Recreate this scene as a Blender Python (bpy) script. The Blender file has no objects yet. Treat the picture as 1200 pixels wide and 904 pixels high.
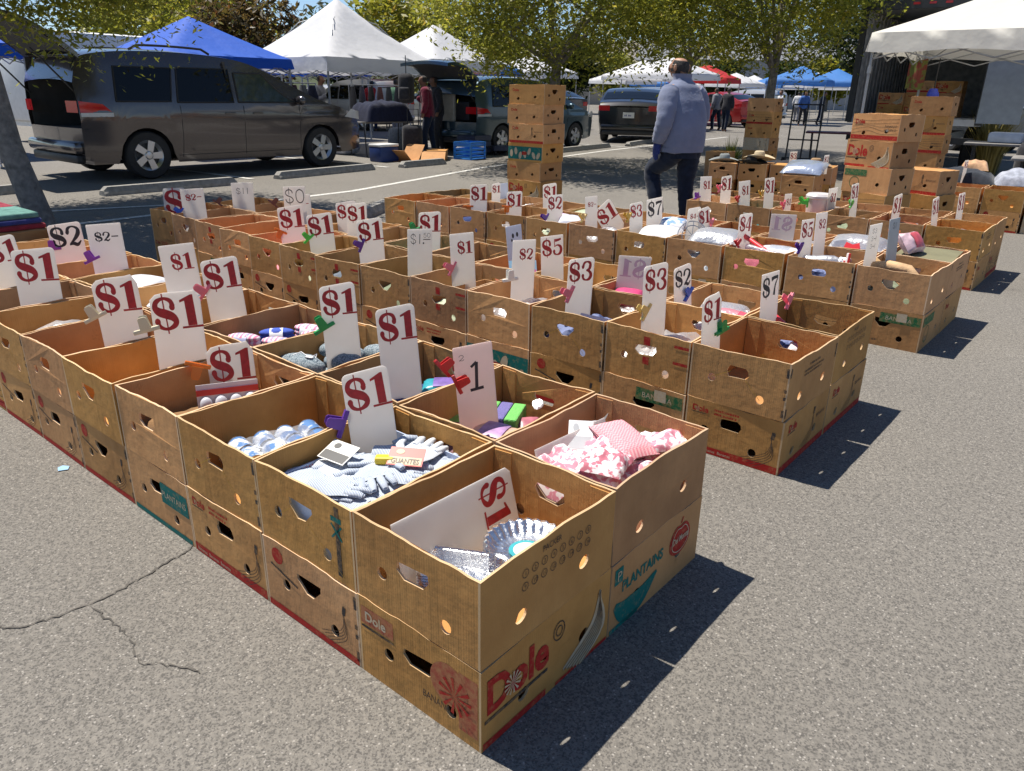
import bpy, bmesh, math, random
from mathutils import Vector, Matrix, noise, geometry
sc = bpy.context.scene
PI = math.pi
rad = math.radians

# ------------------------------------------------------------------ camera
RIGHT = Vector((0.7656012585, 0.6431202461, 0.0158449374))
UP = Vector((-0.2442124885, 0.2677595029, 0.9320220540))
FWD = Vector((-0.5951596201, 0.7174267891, -0.3620550081))
CAM = Vector((0.8507238956, -0.9398085582, 1.3728129886))
cam = bpy.data.objects.new('camera', bpy.data.cameras.new('camera'))
sc.collection.objects.link(cam)
m = Matrix.Identity(4)
for i in range(3):
    m[i][0], m[i][1], m[i][2], m[i][3] = RIGHT[i], UP[i], -FWD[i], CAM[i]
cam.matrix_world = m
cam.data.sensor_fit = 'HORIZONTAL'; cam.data.sensor_width = 36
cam.data.lens = 883.204 / 1200 * 36
cam.data.clip_start = 0.05; cam.data.clip_end = 2000
sc.camera = cam

# ------------------------------------------------------------------ sky, sun, exposure
SUN_EL, SUN_AZ = 66.5, 8.0          # sun stands over -X, a little towards -Y
sund = Vector((-math.cos(rad(SUN_EL)) * math.cos(rad(SUN_AZ)), -math.cos(rad(SUN_EL)) * math.sin(rad(SUN_AZ)), math.sin(rad(SUN_EL))))
w = bpy.data.worlds.new('World'); sc.world = w; w.use_nodes = True
nt = w.node_tree
bg = nt.nodes['Background']
sky = nt.nodes.new('ShaderNodeTexSky'); sky.sky_type = 'NISHITA'; sky.sun_disc = False
sky.sun_elevation = rad(SUN_EL); sky.sun_rotation = math.atan2(sund.x, sund.y)
sky.air_density = 1.0; sky.dust_density = 0.15; sky.ozone_density = 4.0; sky.altitude = 1800
nt.links.new(sky.outputs[0], bg.inputs[0]); bg.inputs[1].default_value = 0.085
sl = bpy.data.lights.new('sun', 'SUN'); sl.energy = 5.0; sl.angle = rad(0.5); sl.color = (1.0, 0.935, 0.835)
sun = bpy.data.objects.new('sun', sl); sc.collection.objects.link(sun)
sun.rotation_euler = (-sund).to_track_quat('-Z', 'Y').to_euler()
sc.view_settings.view_transform = 'Standard'; sc.view_settings.look = 'None'
sc.view_settings.exposure = 0.55; sc.view_settings.gamma = 1
sc.render.engine = 'CYCLES'
sc.cycles.max_bounces = 8; sc.cycles.transparent_max_bounces = 12

# ------------------------------------------------------------------ materials
MATS = {}
def new_mat(name):
    mm = bpy.data.materials.new(name); mm.use_nodes = True
    return mm, mm.node_tree, mm.node_tree.nodes['Principled BSDF']
def node(nt, t, **kw):
    n = nt.nodes.new(t)
    for k, v in kw.items():
        if k in n.inputs: n.inputs[k].default_value = v
        else: setattr(n, k, v)
    return n
def ramp(nt, fac, stops):
    r = nt.nodes.new('ShaderNodeValToRGB')
    e = r.color_ramp.elements
    while len(e) < len(stops): e.new(0.5)
    for el, (p, c) in zip(e, stops):
        el.position = p; el.color = (*c, 1) if len(c) == 3 else c
    nt.links.new(fac, r.inputs[0]); return r
def col4(c): return (c[0], c[1], c[2], 1)
def plain(name, c, rough=0.6, metal=0.0, var=0.15, scale=8.0, bump=0.0, bscale=60.0, spec=0.5, sheen=0.0):
    """one base colour broken up by noise"""
    if name in MATS: return MATS[name]
    mm, t, b = new_mat(name)
    tc = node(t, 'ShaderNodeTexCoord')
    n = node(t, 'ShaderNodeTexNoise', Scale=scale, Detail=6.0)
    t.links.new(tc.outputs['Object'], n.inputs['Vector'])
    lo = [max(0, x * (1 - var)) for x in c]; hi = [min(1, x * (1 + var)) for x in c]
    r = ramp(t, n.outputs[0], [(0.3, lo), (0.7, hi)])
    t.links.new(r.outputs[0], b.inputs['Base Color'])
    b.inputs['Roughness'].default_value = rough; b.inputs['Metallic'].default_value = metal
    b.inputs['Specular IOR Level'].default_value = spec
    if sheen: b.inputs['Sheen Weight'].default_value = sheen
    if bump:
        n2 = node(t, 'ShaderNodeTexNoise', Scale=bscale, Detail=5.0)
        t.links.new(tc.outputs['Object'], n2.inputs['Vector'])
        bp = node(t, 'ShaderNodeBump', Strength=bump, Distance=0.01)
        t.links.new(n2.outputs[0], bp.inputs['Height']); t.links.new(bp.outputs[0], b.inputs['Normal'])
    MATS[name] = mm; return mm
def cardboard(name, c1, c2, flute=True):
    mm, t, b = new_mat(name)
    tc = node(t, 'ShaderNodeTexCoord'); oi = node(t, 'ShaderNodeObjectInfo')
    ad = node(t, 'ShaderNodeVectorMath', operation='ADD')
    t.links.new(tc.outputs['Object'], ad.inputs[0])
    sc_ = node(t, 'ShaderNodeVectorMath', operation='SCALE'); sc_.inputs[0].default_value = (37, 19, 53)
    t.links.new(oi.outputs['Random'], sc_.inputs['Scale']); t.links.new(sc_.outputs[0], ad.inputs[1])
    n = node(t, 'ShaderNodeTexNoise', Scale=4.0, Detail=8.0, Roughness=0.65)
    t.links.new(ad.outputs[0], n.inputs['Vector'])
    r = ramp(t, n.outputs[0], [(0.32, c1), (0.68, c2)])
    # scuffs and damp stains
    n2 = node(t, 'ShaderNodeTexNoise', Scale=13.0, Detail=9.0, Roughness=0.8)
    t.links.new(ad.outputs[0], n2.inputs['Vector'])
    r2 = ramp(t, n2.outputs[0], [(0.60, (0, 0, 0)), (0.75, (1, 1, 1))])
    mx = node(t, 'ShaderNodeMix', data_type='RGBA'); t.links.new(r2.outputs[0], mx.inputs[0])
    t.links.new(r.outputs[0], mx.inputs[6]); mx.inputs[7].default_value = col4([x * 0.72 for x in c1])
    n5 = node(t, 'ShaderNodeTexNoise', Scale=1.7, Detail=5.0, Roughness=0.6); t.links.new(ad.outputs[0], n5.inputs['Vector'])
    r5 = ramp(t, n5.outputs[0], [(0.36, (0.80, 0.78, 0.76)), (0.48, (1, 1, 1)), (0.60, (1.0, 1.0, 1.0)), (0.72, (1.16, 1.2, 1.28))])
    m5 = node(t, 'ShaderNodeMix', data_type='RGBA', blend_type='MULTIPLY'); m5.inputs[0].default_value = 1
    t.links.new(mx.outputs[2], m5.inputs[6]); t.links.new(r5.outputs[0], m5.inputs[7])
    hs = node(t, 'ShaderNodeHueSaturation')
    mr = node(t, 'ShaderNodeMapRange'); mr.inputs[3].default_value = 0.84; mr.inputs[4].default_value = 1.12
    t.links.new(oi.outputs['Random'], mr.inputs[0]); t.links.new(mr.outputs[0], hs.inputs['Value'])
    mul = node(t, 'ShaderNodeMath', operation='MULTIPLY'); mul.inputs[1].default_value = 7.31
    t.links.new(oi.outputs['Random'], mul.inputs[0])
    fr = node(t, 'ShaderNodeMath', operation='FRACT'); t.links.new(mul.outputs[0], fr.inputs[0])
    mr2 = node(t, 'ShaderNodeMapRange'); mr2.inputs[3].default_value = 0.490; mr2.inputs[4].default_value = 0.4995
    t.links.new(fr.outputs[0], mr2.inputs[0]); t.links.new(mr2.outputs[0], hs.inputs['Hue'])
    mr3 = node(t, 'ShaderNodeMapRange'); mr3.inputs[3].default_value = 0.95; mr3.inputs[4].default_value = 1.08
    t.links.new(fr.outputs[0], mr3.inputs[0]); t.links.new(mr3.outputs[0], hs.inputs['Saturation'])
    t.links.new(m5.outputs[2], hs.inputs['Color']); t.links.new(hs.outputs[0], b.inputs['Base Color'])
    b.inputs['Roughness'].default_value = 0.72; b.inputs['Specular IOR Level'].default_value = 0.22
    if flute:
        d = node(t, 'ShaderNodeVectorMath', operation='DOT_PRODUCT'); d.inputs[1].default_value = (820, 820, 6)
        t.links.new(tc.outputs['Object'], d.inputs[0])
        s = node(t, 'ShaderNodeMath', operation='SINE'); t.links.new(d.outputs['Value'], s.inputs[0])
        n3 = node(t, 'ShaderNodeTexNoise', Scale=26.0, Detail=6.0); t.links.new(ad.outputs[0], n3.inputs['Vector'])
        # long vertical creases where the flutes have buckled
        d2 = node(t, 'ShaderNodeVectorMath', operation='MULTIPLY'); d2.inputs[1].default_value = (34, 34, 1.5)
        t.links.new(ad.outputs[0], d2.inputs[0])
        n4 = node(t, 'ShaderNodeTexNoise', Scale=1.0, Detail=3.0); t.links.new(d2.outputs[0], n4.inputs['Vector'])
        m1 = node(t, 'ShaderNodeMath', operation='MULTIPLY_ADD'); m1.inputs[1].default_value = 0.035
        t.links.new(s.outputs[0], m1.inputs[0]); t.links.new(n3.outputs[0], m1.inputs[2])
        m2 = node(t, 'ShaderNodeMath', operation='MULTIPLY_ADD'); m2.inputs[1].default_value = 1.1
        t.links.new(n4.outputs[0], m2.inputs[0]); t.links.new(m1.outputs[0], m2.inputs[2])
        bp = node(t, 'ShaderNodeBump', Strength=0.5, Distance=0.004)
        t.links.new(m2.outputs[0], bp.inputs['Height']); t.links.new(bp.outputs[0], b.inputs['Normal'])
    MATS[name] = mm; return mm
CARD = cardboard('cardboard', (0.47, 0.248, 0.090), (0.60, 0.335, 0.125))
EDGE = cardboard('cardboard_cut_edge', (0.58, 0.40, 0.22), (0.72, 0.52, 0.31), False)
def ink(name, c, wear=0.45):
    """worn print on cardboard: where the ink has rubbed off, bare board shows"""
    if name in MATS: return MATS[name]
    mm, t, b = new_mat(name)
    tc = node(t, 'ShaderNodeTexCoord')
    n = node(t, 'ShaderNodeTexNoise', Scale=45.0, Detail=8.0, Roughness=0.75)
    t.links.new(tc.outputs['Object'], n.inputs['Vector'])
    r = ramp(t, n.outputs[0], [(wear, (0, 0, 0)), (wear + 0.2, (1, 1, 1))])
    mx = node(t, 'ShaderNodeMix', data_type='RGBA'); t.links.new(r.outputs[0], mx.inputs[0])
    mx.inputs[6].default_value = col4(c)
    mx.inputs[7].default_value = col4([0.5 * a + 0.5 * bb for a, bb in zip(c, (0.50, 0.29, 0.12))])
    t.links.new(mx.outputs[2], b.inputs['Base Color'])
    b.inputs['Roughness'].default_value = 0.7; b.inputs['Specular IOR Level'].default_value = 0.2
    MATS[name] = mm; return mm
INK = {'fadedred': ink('faded_red_ink', (0.36, 0.075, 0.045), 0.36), 'red': ink('red_ink', (0.40, 0.022, 0.018), 0.5), 'dark': ink('dark_ink', (0.05, 0.043, 0.04), 0.46), 'teal': ink('teal_ink', (0.008, 0.150, 0.130), 0.52),
       'white': ink('white_ink', (0.55, 0.47, 0.34), 0.40), 'green': ink('green_ink', (0.02, 0.13, 0.05)), 'yellow': ink('yellow_ink', (0.55, 0.33, 0.05)), 'brown': ink('brown_ink', (0.13, 0.065, 0.03))}
def board(name, c, tr=.55):
    """thin fluted plastic sheet: some of the light falling on its back comes through"""
    mm = plain(name, c, 0.42, var=0.07, scale=9, bump=0.05, bscale=30); t = mm.node_tree; out = t.nodes['Material Output']; b = t.nodes['Principled BSDF']
    tl = node(t, 'ShaderNodeBsdfTranslucent'); tl.inputs[0].default_value = col4([min(1, x * 1.22) for x in c])
    mx = node(t, 'ShaderNodeMixShader'); mx.inputs[0].default_value = tr
    t.links.new(b.outputs[0], mx.inputs[1]); t.links.new(tl.outputs[0], mx.inputs[2]); t.links.new(mx.outputs[0], out.inputs[0]); return mm
SIGN = board('white_plastic_board', (0.80, 0.775, 0.74))
SIGNBLUE = board('pale_board', (0.62, 0.66, 0.74), .4)
SIGNGREY = plain('grey_board', (0.42, 0.45, 0.47), 0.5, var=0.1)
SIGNPINK = board('pinkish_board', (0.80, 0.68, 0.64))
PAINT = {'red': plain('red_sign_paint', (0.40, 0.014, 0.020), 0.5, var=0.2, scale=60), 'black': plain('black_sign_paint', (0.022, 0.02, 0.026), 0.5, var=0.2, scale=60),
         'faint': plain('show_through_pink', (0.58, 0.44, 0.50), 0.5, var=0.1)}
PLC = {'purple': (0.13, 0.035, 0.30), 'orange': (0.80, 0.20, 0.015), 'beige': (0.62, 0.56, 0.40), 'red': (0.62, 0.03, 0.03), 'green': (0.02, 0.34, 0.09),
       'pink': (0.80, 0.20, 0.25), 'violet': (0.26, 0.05, 0.38), 'yellow': (0.72, 0.52, 0.18), 'gold': (0.60, 0.36, 0.05), 'white': (0.74, 0.72, 0.66),
       'lime': (0.10, 0.58, 0.07), 'blue': (0.03, 0.12, 0.55), 'brown': (0.13, 0.045, 0.035), 'black': (0.02, 0.02, 0.022), 'teal': (0.02, 0.27, 0.33)}
def plastic(k): return plain('plastic_' + k, PLC[k], 0.38, var=0.06)
def cloth(name, c, bump=0.35, var=0.25, scale=20): return plain('cloth_' + name, c, 0.9, var=var, scale=scale, bump=bump, bscale=160, spec=0.15, sheen=0.15)
def patterned(name, c1, c2, kind='check', scale=40.0, rough=0.85):
    if name in MATS: return MATS[name]
    mm, t, b = new_mat(name)
    tc = node(t, 'ShaderNodeTexCoord')
    if kind == 'check':
        x = node(t, 'ShaderNodeTexChecker', Scale=scale); x.inputs[1].default_value = col4(c1); x.inputs[2].default_value = col4(c2); o = x.outputs[0]
        t.links.new(tc.outputs['Object'], x.inputs['Vector'])
    elif kind == 'stripe':
        x = node(t, 'ShaderNodeTexWave', Scale=scale, Distortion=1.2); t.links.new(tc.outputs['Object'], x.inputs['Vector'])
        o = ramp(t, x.outputs[0], [(0.42, c1), (0.58, c2)]).outputs[0]
    elif kind == 'blot':
        x = node(t, 'ShaderNodeTexNoise', Scale=scale, Detail=3.0); t.links.new(tc.outputs['Object'], x.inputs['Vector'])
        o = ramp(t, x.outputs[0], [(0.46, c1), (0.52, c2)]).outputs[0]
    else:
        x = node(t, 'ShaderNodeTexVoronoi', Scale=scale); t.links.new(tc.outputs['Object'], x.inputs['Vector'])
        o = ramp(t, x.outputs[0], [(0.38, c1), (0.5, c2)]).outputs[0]
    t.links.new(o, b.inputs['Base Color']); b.inputs['Roughness'].default_value = rough
    MATS[name] = mm; return mm
def clear_film(name, tint=(0.95, 0.96, 1.0), alpha=0.35, rough=0.3):
    if name in MATS: return MATS[name]
    mm, t, b = new_mat(name)
    out = t.nodes['Material Output']
    tr = node(t, 'ShaderNodeBsdfTransparent'); tr.inputs[0].default_value = col4(tint)
    gl = node(t, 'ShaderNodeBsdfGlossy', Roughness=rough); gl.inputs[0].default_value = (0.9, 0.92, 0.95, 1)
    df = node(t, 'ShaderNodeBsdfDiffuse'); df.inputs[0].default_value = (0.62, 0.64, 0.67, 1)
    tc = node(t, 'ShaderNodeTexCoord'); n = node(t, 'ShaderNodeTexNoise', Scale=35.0, Detail=3.0)
    t.links.new(tc.outputs['Object'], n.inputs['Vector'])
    bp = node(t, 'ShaderNodeBump', Strength=0.6, Distance=0.01); t.links.new(n.outputs[0], bp.inputs['Height']); t.links.new(bp.outputs[0], gl.inputs['Normal'])
    m1 = node(t, 'ShaderNodeMixShader'); m1.inputs[0].default_value = 0.5
    t.links.new(df.outputs[0], m1.inputs[1]); t.links.new(gl.outputs[0], m1.inputs[2])
    m2 = node(t, 'ShaderNodeMixShader'); m2.inputs[0].default_value = alpha
    t.links.new(tr.outputs[0], m2.inputs[1]); t.links.new(m1.outputs[0], m2.inputs[2]); t.links.new(m2.outputs[0], out.inputs[0])
    MATS[name] = mm; return mm
FOIL = plain('aluminium_foil', (0.86, 0.87, 0.88), 0.27, metal=1.0, var=0.05, bump=0.45, bscale=55)
FILM = clear_film('clear_film')
BAG = clear_film('clear_bag', alpha=0.5, rough=0.33)
BLACKRUB = plain('black_rubber', (0.018, 0.018, 0.02), 0.75, var=0.3)
DARK = plain('dark_plastic', (0.022, 0.022, 0.025), 0.5, var=0.2)
STEEL = plain('grey_steel', (0.42, 0.43, 0.45), 0.4, metal=0.8, var=0.1)
WHITEP = plain('white_paint', (0.72, 0.72, 0.71), 0.4, var=0.06)

# ------------------------------------------------------------------ mesh helpers
col = sc.collection
class MB:
    def __init__(s): s.bm = bmesh.new(); s.mi = 0
    def _v(s, p): return s.bm.verts.new(p)
    def face(s, vs, mi=None):
        try:
            f = s.bm.faces.new(vs); f.material_index = s.mi if mi is None else mi; return f
        except ValueError: return None
    def poly(s, pts, mi=None): return s.face([s._v(p) for p in pts], mi)
    def box(s, c, d, M=None, bevel=0.0, mi=None):
        x, y, z = d[0] / 2, d[1] / 2, d[2] / 2
        ps = [Vector((a * x, b * y, e * z)) + Vector(c) for e in (-1, 1) for a, b in ((-1, -1), (1, -1), (1, 1), (-1, 1))]
        if M: ps = [M @ p for p in ps]
        v = [s._v(p) for p in ps]
        fs = [s.face([v[i] for i in q], mi) for q in ((3, 2, 1, 0), (4, 5, 6, 7), (0, 1, 5, 4), (1, 2, 6, 5), (2, 3, 7, 6), (3, 0, 4, 7))]
        if bevel:
            es = list({e for f in fs for e in f.edges})
            bmesh.ops.bevel(s.bm, geom=es, offset=bevel, segments=2, affect='EDGES', profile=0.5, material=-1)
    def tube(s, pts, rs, n=8, mi=None, caps=True):
        pts = [Vector(p) for p in pts]
        if not isinstance(rs, (list, tuple)): rs = [rs] * len(pts)
        rings = []; up = None
        for i, p in enumerate(pts):
            d = (pts[min(i + 1, len(pts) - 1)] - pts[max(i - 1, 0)]).normalized()
            if up is None: up = Vector((0, 0, 1)) if abs(d.z) < 0.9 else Vector((1, 0, 0))
            a = d.cross(up).normalized(); b = a.cross(d).normalized(); up = b
            rings.append([s._v(p + (a * math.cos(2 * PI * k / n) + b * math.sin(2 * PI * k / n)) * rs[i]) for k in range(n)])
        for r0, r1 in zip(rings, rings[1:]):
            for k in range(n): s.face([r0[k], r0[(k + 1) % n], r1[(k + 1) % n], r1[k]], mi)
        if caps: s.face(rings[0][::-1], mi); s.face(rings[-1], mi)
    def lathe(s, prof, M=None, n=24, mi=None, wob=None):
        rings = []
        for r, z in prof:
            ring = []
            for k in range(n):
                a = 2 * PI * k / n; rr = r * (wob(a, r, z) if wob else 1)
                p = Vector((rr * math.cos(a), rr * math.sin(a), z)); ring.append(s._v(M @ p if M else p))
            rings.append(ring)
        for r0, r1 in zip(rings, rings[1:]):
            for k in range(n): s.face([r0[k], r0[(k + 1) % n], r1[(k + 1) % n], r1[k]], mi)
    def prism(s, pts, t, M=None, mi=None):
        """2D outline in local xy, extruded 0..t along local z"""
        M = M or Matrix.Identity(4)
        a = [s._v(M @ Vector((x, y, 0))) for x, y in pts]; b = [s._v(M @ Vector((x, y, t))) for x, y in pts]
        n = len(pts); s.face(a[::-1], mi); s.face(b, mi)
        for k in range(n): s.face([a[k], a[(k + 1) % n], b[(k + 1) % n], b[k]], mi)
    def grid(s, nu, nv, fn, mi=None, closed=False):
        g = [[s._v(fn(i / nu, j / nv)) for j in range(nv + 1)] for i in range(nu + 1)]
        for i in range(nu):
            for j in range(nv): s.face([g[i][j], g[i + 1][j], g[i + 1][j + 1], g[i][j + 1]], mi)
        return g
    def ball(s, c, r, M=None, nu=12, nv=8, mi=None, fn=None):
        c = Vector(c)
        if not isinstance(r, (tuple, list)): r = (r, r, r)
        def P(u, v):
            th = PI * v; ph = 2 * PI * u
            d = Vector((math.sin(th) * math.cos(ph), math.sin(th) * math.sin(ph), math.cos(th)))
            k = fn(d) if fn else 1
            p = Vector((d.x * r[0] * k, d.y * r[1] * k, d.z * r[2] * k))
            return (M @ p if M else p) + c
        s.grid(nu, nv, P, mi)
    def glyphs(s, polys, M, mi=None, step=0.00012, base=0.0006):
        for k, pl in enumerate(polys):
            if isinstance(pl, tuple):
                vs = [s._v(M @ Vector((x, y, base + step * (k % 12)))) for x, y in pl[0]]
                for f in pl[1]: s.face([vs[i] for i in f], mi)
            else: s.poly([M @ Vector((x, y, base + step * (k % 12))) for x, y in pl], mi)
    def mesh(s, name, mats, smooth=False, weld=1e-5):
        if weld: bmesh.ops.remove_doubles(s.bm, verts=s.bm.verts, dist=weld)
        bmesh.ops.recalc_face_normals(s.bm, faces=s.bm.faces)
        me = bpy.data.meshes.new(name); s.bm.to_mesh(me); s.bm.free()
        for q in (mats if isinstance(mats, (list, tuple)) else [mats]): me.materials.append(q)
        if smooth:
            me.polygons.foreach_set('use_smooth', [True] * len(me.polygons))
            if smooth is not True: me.set_sharp_from_angle(angle=rad(smooth))
        return me
    def build(s, name, mats, parent=None, smooth=False, loc=None, rz=0.0, weld=1e-5):
        o = bpy.data.objects.new(name, s.mesh(name, mats, smooth, weld)); col.objects.link(o)
        if parent: o.parent = parent
        if loc is not None: o.location = loc
        if rz: o.rotation_euler = (0, 0, rz)
        return o
def tag(o, label, cat, group=None):
    o['label'] = label; o['category'] = cat
    if group: o['group'] = group
    return o
def struct(o): o['kind'] = 'structure'; return o
def empty(name, label, cat, loc=(0, 0, 0), rz=0.0, group=None):
    o = bpy.data.objects.new(name, None); col.objects.link(o); o.location = loc; o.rotation_euler = (0, 0, rz); o.empty_display_size = 0.1
    return tag(o, label, cat, group)
def children(o, pool): return [c for c in pool if c.parent == o]
def dup(o, parent=None, kids=None):
    c = o.copy(); col.objects.link(c)
    if parent: c.parent = parent
    for ch in list(o.children): dup(ch, c)
    return c
def T(x, y, z): return Matrix.Translation((x, y, z))
def RX(a): return Matrix.Rotation(a, 4, 'X')
def RY(a): return Matrix.Rotation(a, 4, 'Y')
def RZ(a): return Matrix.Rotation(a, 4, 'Z')
def frame(e, u, n, o):
    M = Matrix.Identity(4)
    for i in range(3): M[i][0], M[i][1], M[i][2], M[i][3] = e[i], u[i], n[i], o[i]
    return M
def polar(off, D):
    """a point on the ground at `off` degrees right of the view's heading, D metres from where the photographer stands"""
    a = rad(39.678 - off); return Vector((CAM.x - D * math.sin(a), CAM.y + D * math.cos(a), 0))

def scribble(x, y, w_, h, seed=1):
    """print too small to read: a row of short strokes"""
    g = random.Random(seed); o = []; q = x
    while q < x + w_:
        k = h * g.uniform(.35, .8); o.append([(q, y), (q + k, y), (q + k, y + h * g.uniform(.6, 1)), (q, y + h * g.uniform(.6, 1))]); q += k + h * (.25 if g.random() < .8 else .8)
    return o
# ------------------------------------------------------------------ lettering (brush-cut stencil figures)
def catmull(p, n=5):
    out = []
    for i in range(len(p) - 1):
        p0, p1, p2, p3 = p[max(i - 1, 0)], p[i], p[i + 1], p[min(i + 2, len(p) - 1)]
        for k in range(n):
            t = k / n
            out.append(tuple(0.5 * (2 * b + (c - a) * t + (2 * a - 5 * b + 4 * c - d) * t * t + (3 * b - a - 3 * c + d) * t ** 3) for a, b, c, d in zip(p0, p1, p2, p3)))
    out.append(tuple(p[-1])); return out
def stroke(pts, ws, n=5):
    if not isinstance(ws, (list, tuple)): ws = [ws] * len(pts)
    q = catmull([(x, y, w_) for (x, y), w_ in zip(pts, ws)], n)
    L, Rr = [], []
    for i, (x, y, w_) in enumerate(q):
        a, b = q[max(i - 1, 0)], q[min(i + 1, len(q) - 1)]
        dx, dy = b[0] - a[0], b[1] - a[1]; l = math.hypot(dx, dy) or 1
        L.append((x - dy / l * w_ / 2, y + dx / l * w_ / 2)); Rr.append((x + dy / l * w_ / 2, y - dx / l * w_ / 2))
    v = L + Rr; k = len(q)
    return (v, [(i, k + i, k + i + 1, i + 1) for i in range(k - 1)])
def disc(x, y, r, n=14): return [(x + r * math.cos(2 * PI * k / n), y + r * math.sin(2 * PI * k / n)) for k in range(n)]
def rect(x0, y0, x1, y1): return [(x0, y0), (x1, y0), (x1, y1), (x0, y1)]
GL = {
 'S': [('s', [(.80, .70), (.74, .87), (.50, .955), (.24, .87), (.17, .70), (.28, .57), (.50, .49), (.74, .39), (.84, .24), (.74, .11), (.48, .035), (.24, .12), (.15, .30)], [.17, .13, .08, .14, .19, .23, .25, .23, .19, .14, .08, .12, .17])],
 '1': [('p', [(.28, .07), (.62, .07), (.62, 1.0), (.52, 1.0), (.10, .86), (.10, .79), (.28, .83)]), ('p', rect(.06, 0, .84, .065))],
 '2': [('s', [(.15, .70), (.22, .88), (.48, .965), (.76, .86), (.80, .68), (.66, .48), (.38, .25), (.16, .10)], [.19, .14, .07, .14, .22, .19, .11, .08]), ('s', [(.12, .06), (.36, .13), (.62, .05), (.88, .24)], [.05, .16, .15, .05])],
 '3': [('s', [(.18, .74), (.26, .90), (.48, .965), (.72, .88), (.74, .70), (.62, .57), (.42, .53)], [.17, .13, .07, .16, .20, .13, .05]), ('s', [(.44, .52), (.68, .46), (.82, .28), (.70, .10), (.44, .035), (.22, .12), (.15, .28)], [.05, .14, .22, .17, .07, .13, .17])],
 '4': [('p', rect(.52, 0, .78, 1.0)), ('s', [(.5, .96), (.12, .32)], [.09, .09]), ('p', rect(.04, .23, .50, .32)), ('p', rect(.80, .23, .96, .32))],
 '5': [('p', rect(.20, .50, .27, .98)), ('s', [(.28, .90), (.52, .91), (.84, .97)], [.15, .14, .10]), ('s', [(.25, .54), (.5, .61), (.76, .5), (.82, .29), (.68, .09), (.42, .035), (.2, .12), (.15, .27)], [.05, .08, .18, .22, .16, .07, .13, .17])],
 '6': [('s', [(.78, .82), (.55, .96), (.32, .85), (.20, .5), (.26, .16), (.5, .035), (.76, .14), (.81, .34), (.68, .52), (.48, .57), (.32, .48)], [.15, .07, .15, .22, .18, .07, .17, .19, .12, .06, .05])],
 '7': [('s', [(.10, .84), (.4, .91), (.88, .93)], [.20, .15, .14]), ('s', [(.84, .86), (.56, .52), (.44, .03)], [.07, .13, .22])],
 '0': [('s', [(.5, .965), (.22, .82), (.14, .5), (.22, .18), (.5, .035), (.78, .18), (.86, .5), (.78, .82), (.5, .965)], [.06, .14, .2, .14, .06, .14, .2, .14, .06])],
 '-': [('p', rect(.1, .42, .9, .54))], '.': [('p', rect(.1, 0, .28, .16))],
}
GL['$'] = GL['S'] + [('p', rect(.455, .62, .505, 1.10)), ('p', rect(.475, -.11, .525, .36))]
def figures(txt, thin=False, mirror=False):
    """polys of a line of figures, height 1, starting at x = 0; returns polys, width"""
    out = []; x = 0
    for ch in txt:
        wd = {'1': .78, '-': .6, '.': .35}.get(ch, .98)
        for g in GL[ch]:
            if g[0] == 's':
                st = stroke([(x + a, b) for a, b in g[1]], [.07] * len(g[1]) if thin else [q * 1.14 for q in g[2]]); out.append(st)
                if not thin and g[2][0] > .15 and ch != '7': out.append(disc(x + g[1][0][0] - .02, g[1][0][1] - .02, .105))
                if not thin and g[2][-1] > .15 and ch in 'S$35': out.append(disc(x + g[1][-1][0] + .02, g[1][-1][1] - .02, .105))
            elif thin and ch in '1':
                out.append(stroke([(x + .42, 0), (x + .46, 1)], .09)); break
            elif thin and ch == '4': out += [stroke([(x + .7, 0), (x + .7, 1)], .08), stroke([(x + .6, .96), (x + .08, .32), (x + .95, .34)], .07, 1)]; break
            else: out.append([(x + a, b) for a, b in g[1]])
        x += wd
    if mirror:
        f = lambda v: [(x - a, b) for a, b in v]
        out = [(f(p[0]), p[1]) if isinstance(p, tuple) else f(p) for p in out]
    return out, x
TXT = {}
def words(s, bold=0.0, shear=0.0):
    """polys of a word in Blender's built-in face, cap height 1"""
    key = (s, bold, shear)
    if key not in TXT:
        cu = bpy.data.curves.new('t', 'FONT'); cu.body = s; cu.offset = bold; cu.shear = shear; cu.resolution_u = 3
        ob = bpy.data.objects.new('t', cu); me = bpy.data.meshes.new_from_object(ob)
        v = [(p.co.x / 0.69, p.co.y / 0.69) for p in me.vertices]; f = [tuple(p.vertices) for p in me.polygons]
        bpy.data.objects.remove(ob); bpy.data.meshes.remove(me); bpy.data.curves.remove(cu)
        TXT[key] = (v, f, max((a for a, b in v), default=1))
    return TXT[key]
def xf(polys, sx, sy, dx, dy, rot=0.0):
    c, s_ = math.cos(rot), math.sin(rot)
    g = lambda v: [(dx + c * a * sx - s_ * b * sy, dy + s_ * a * sx + c * b * sy) for a, b in v]
    return [(g(p[0]), p[1]) if isinstance(p, tuple) else g(p) for p in polys]
def word_at(s, h, x, y, wmax=None, bold=0.0, rot=0.0, shear=0.0):
    v, f, wd = words(s, bold, shear); sx = h
    if wmax and wd * h > wmax: sx = wmax / wd
    return xf([(v, f)], sx, h, x, y, rot)

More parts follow.
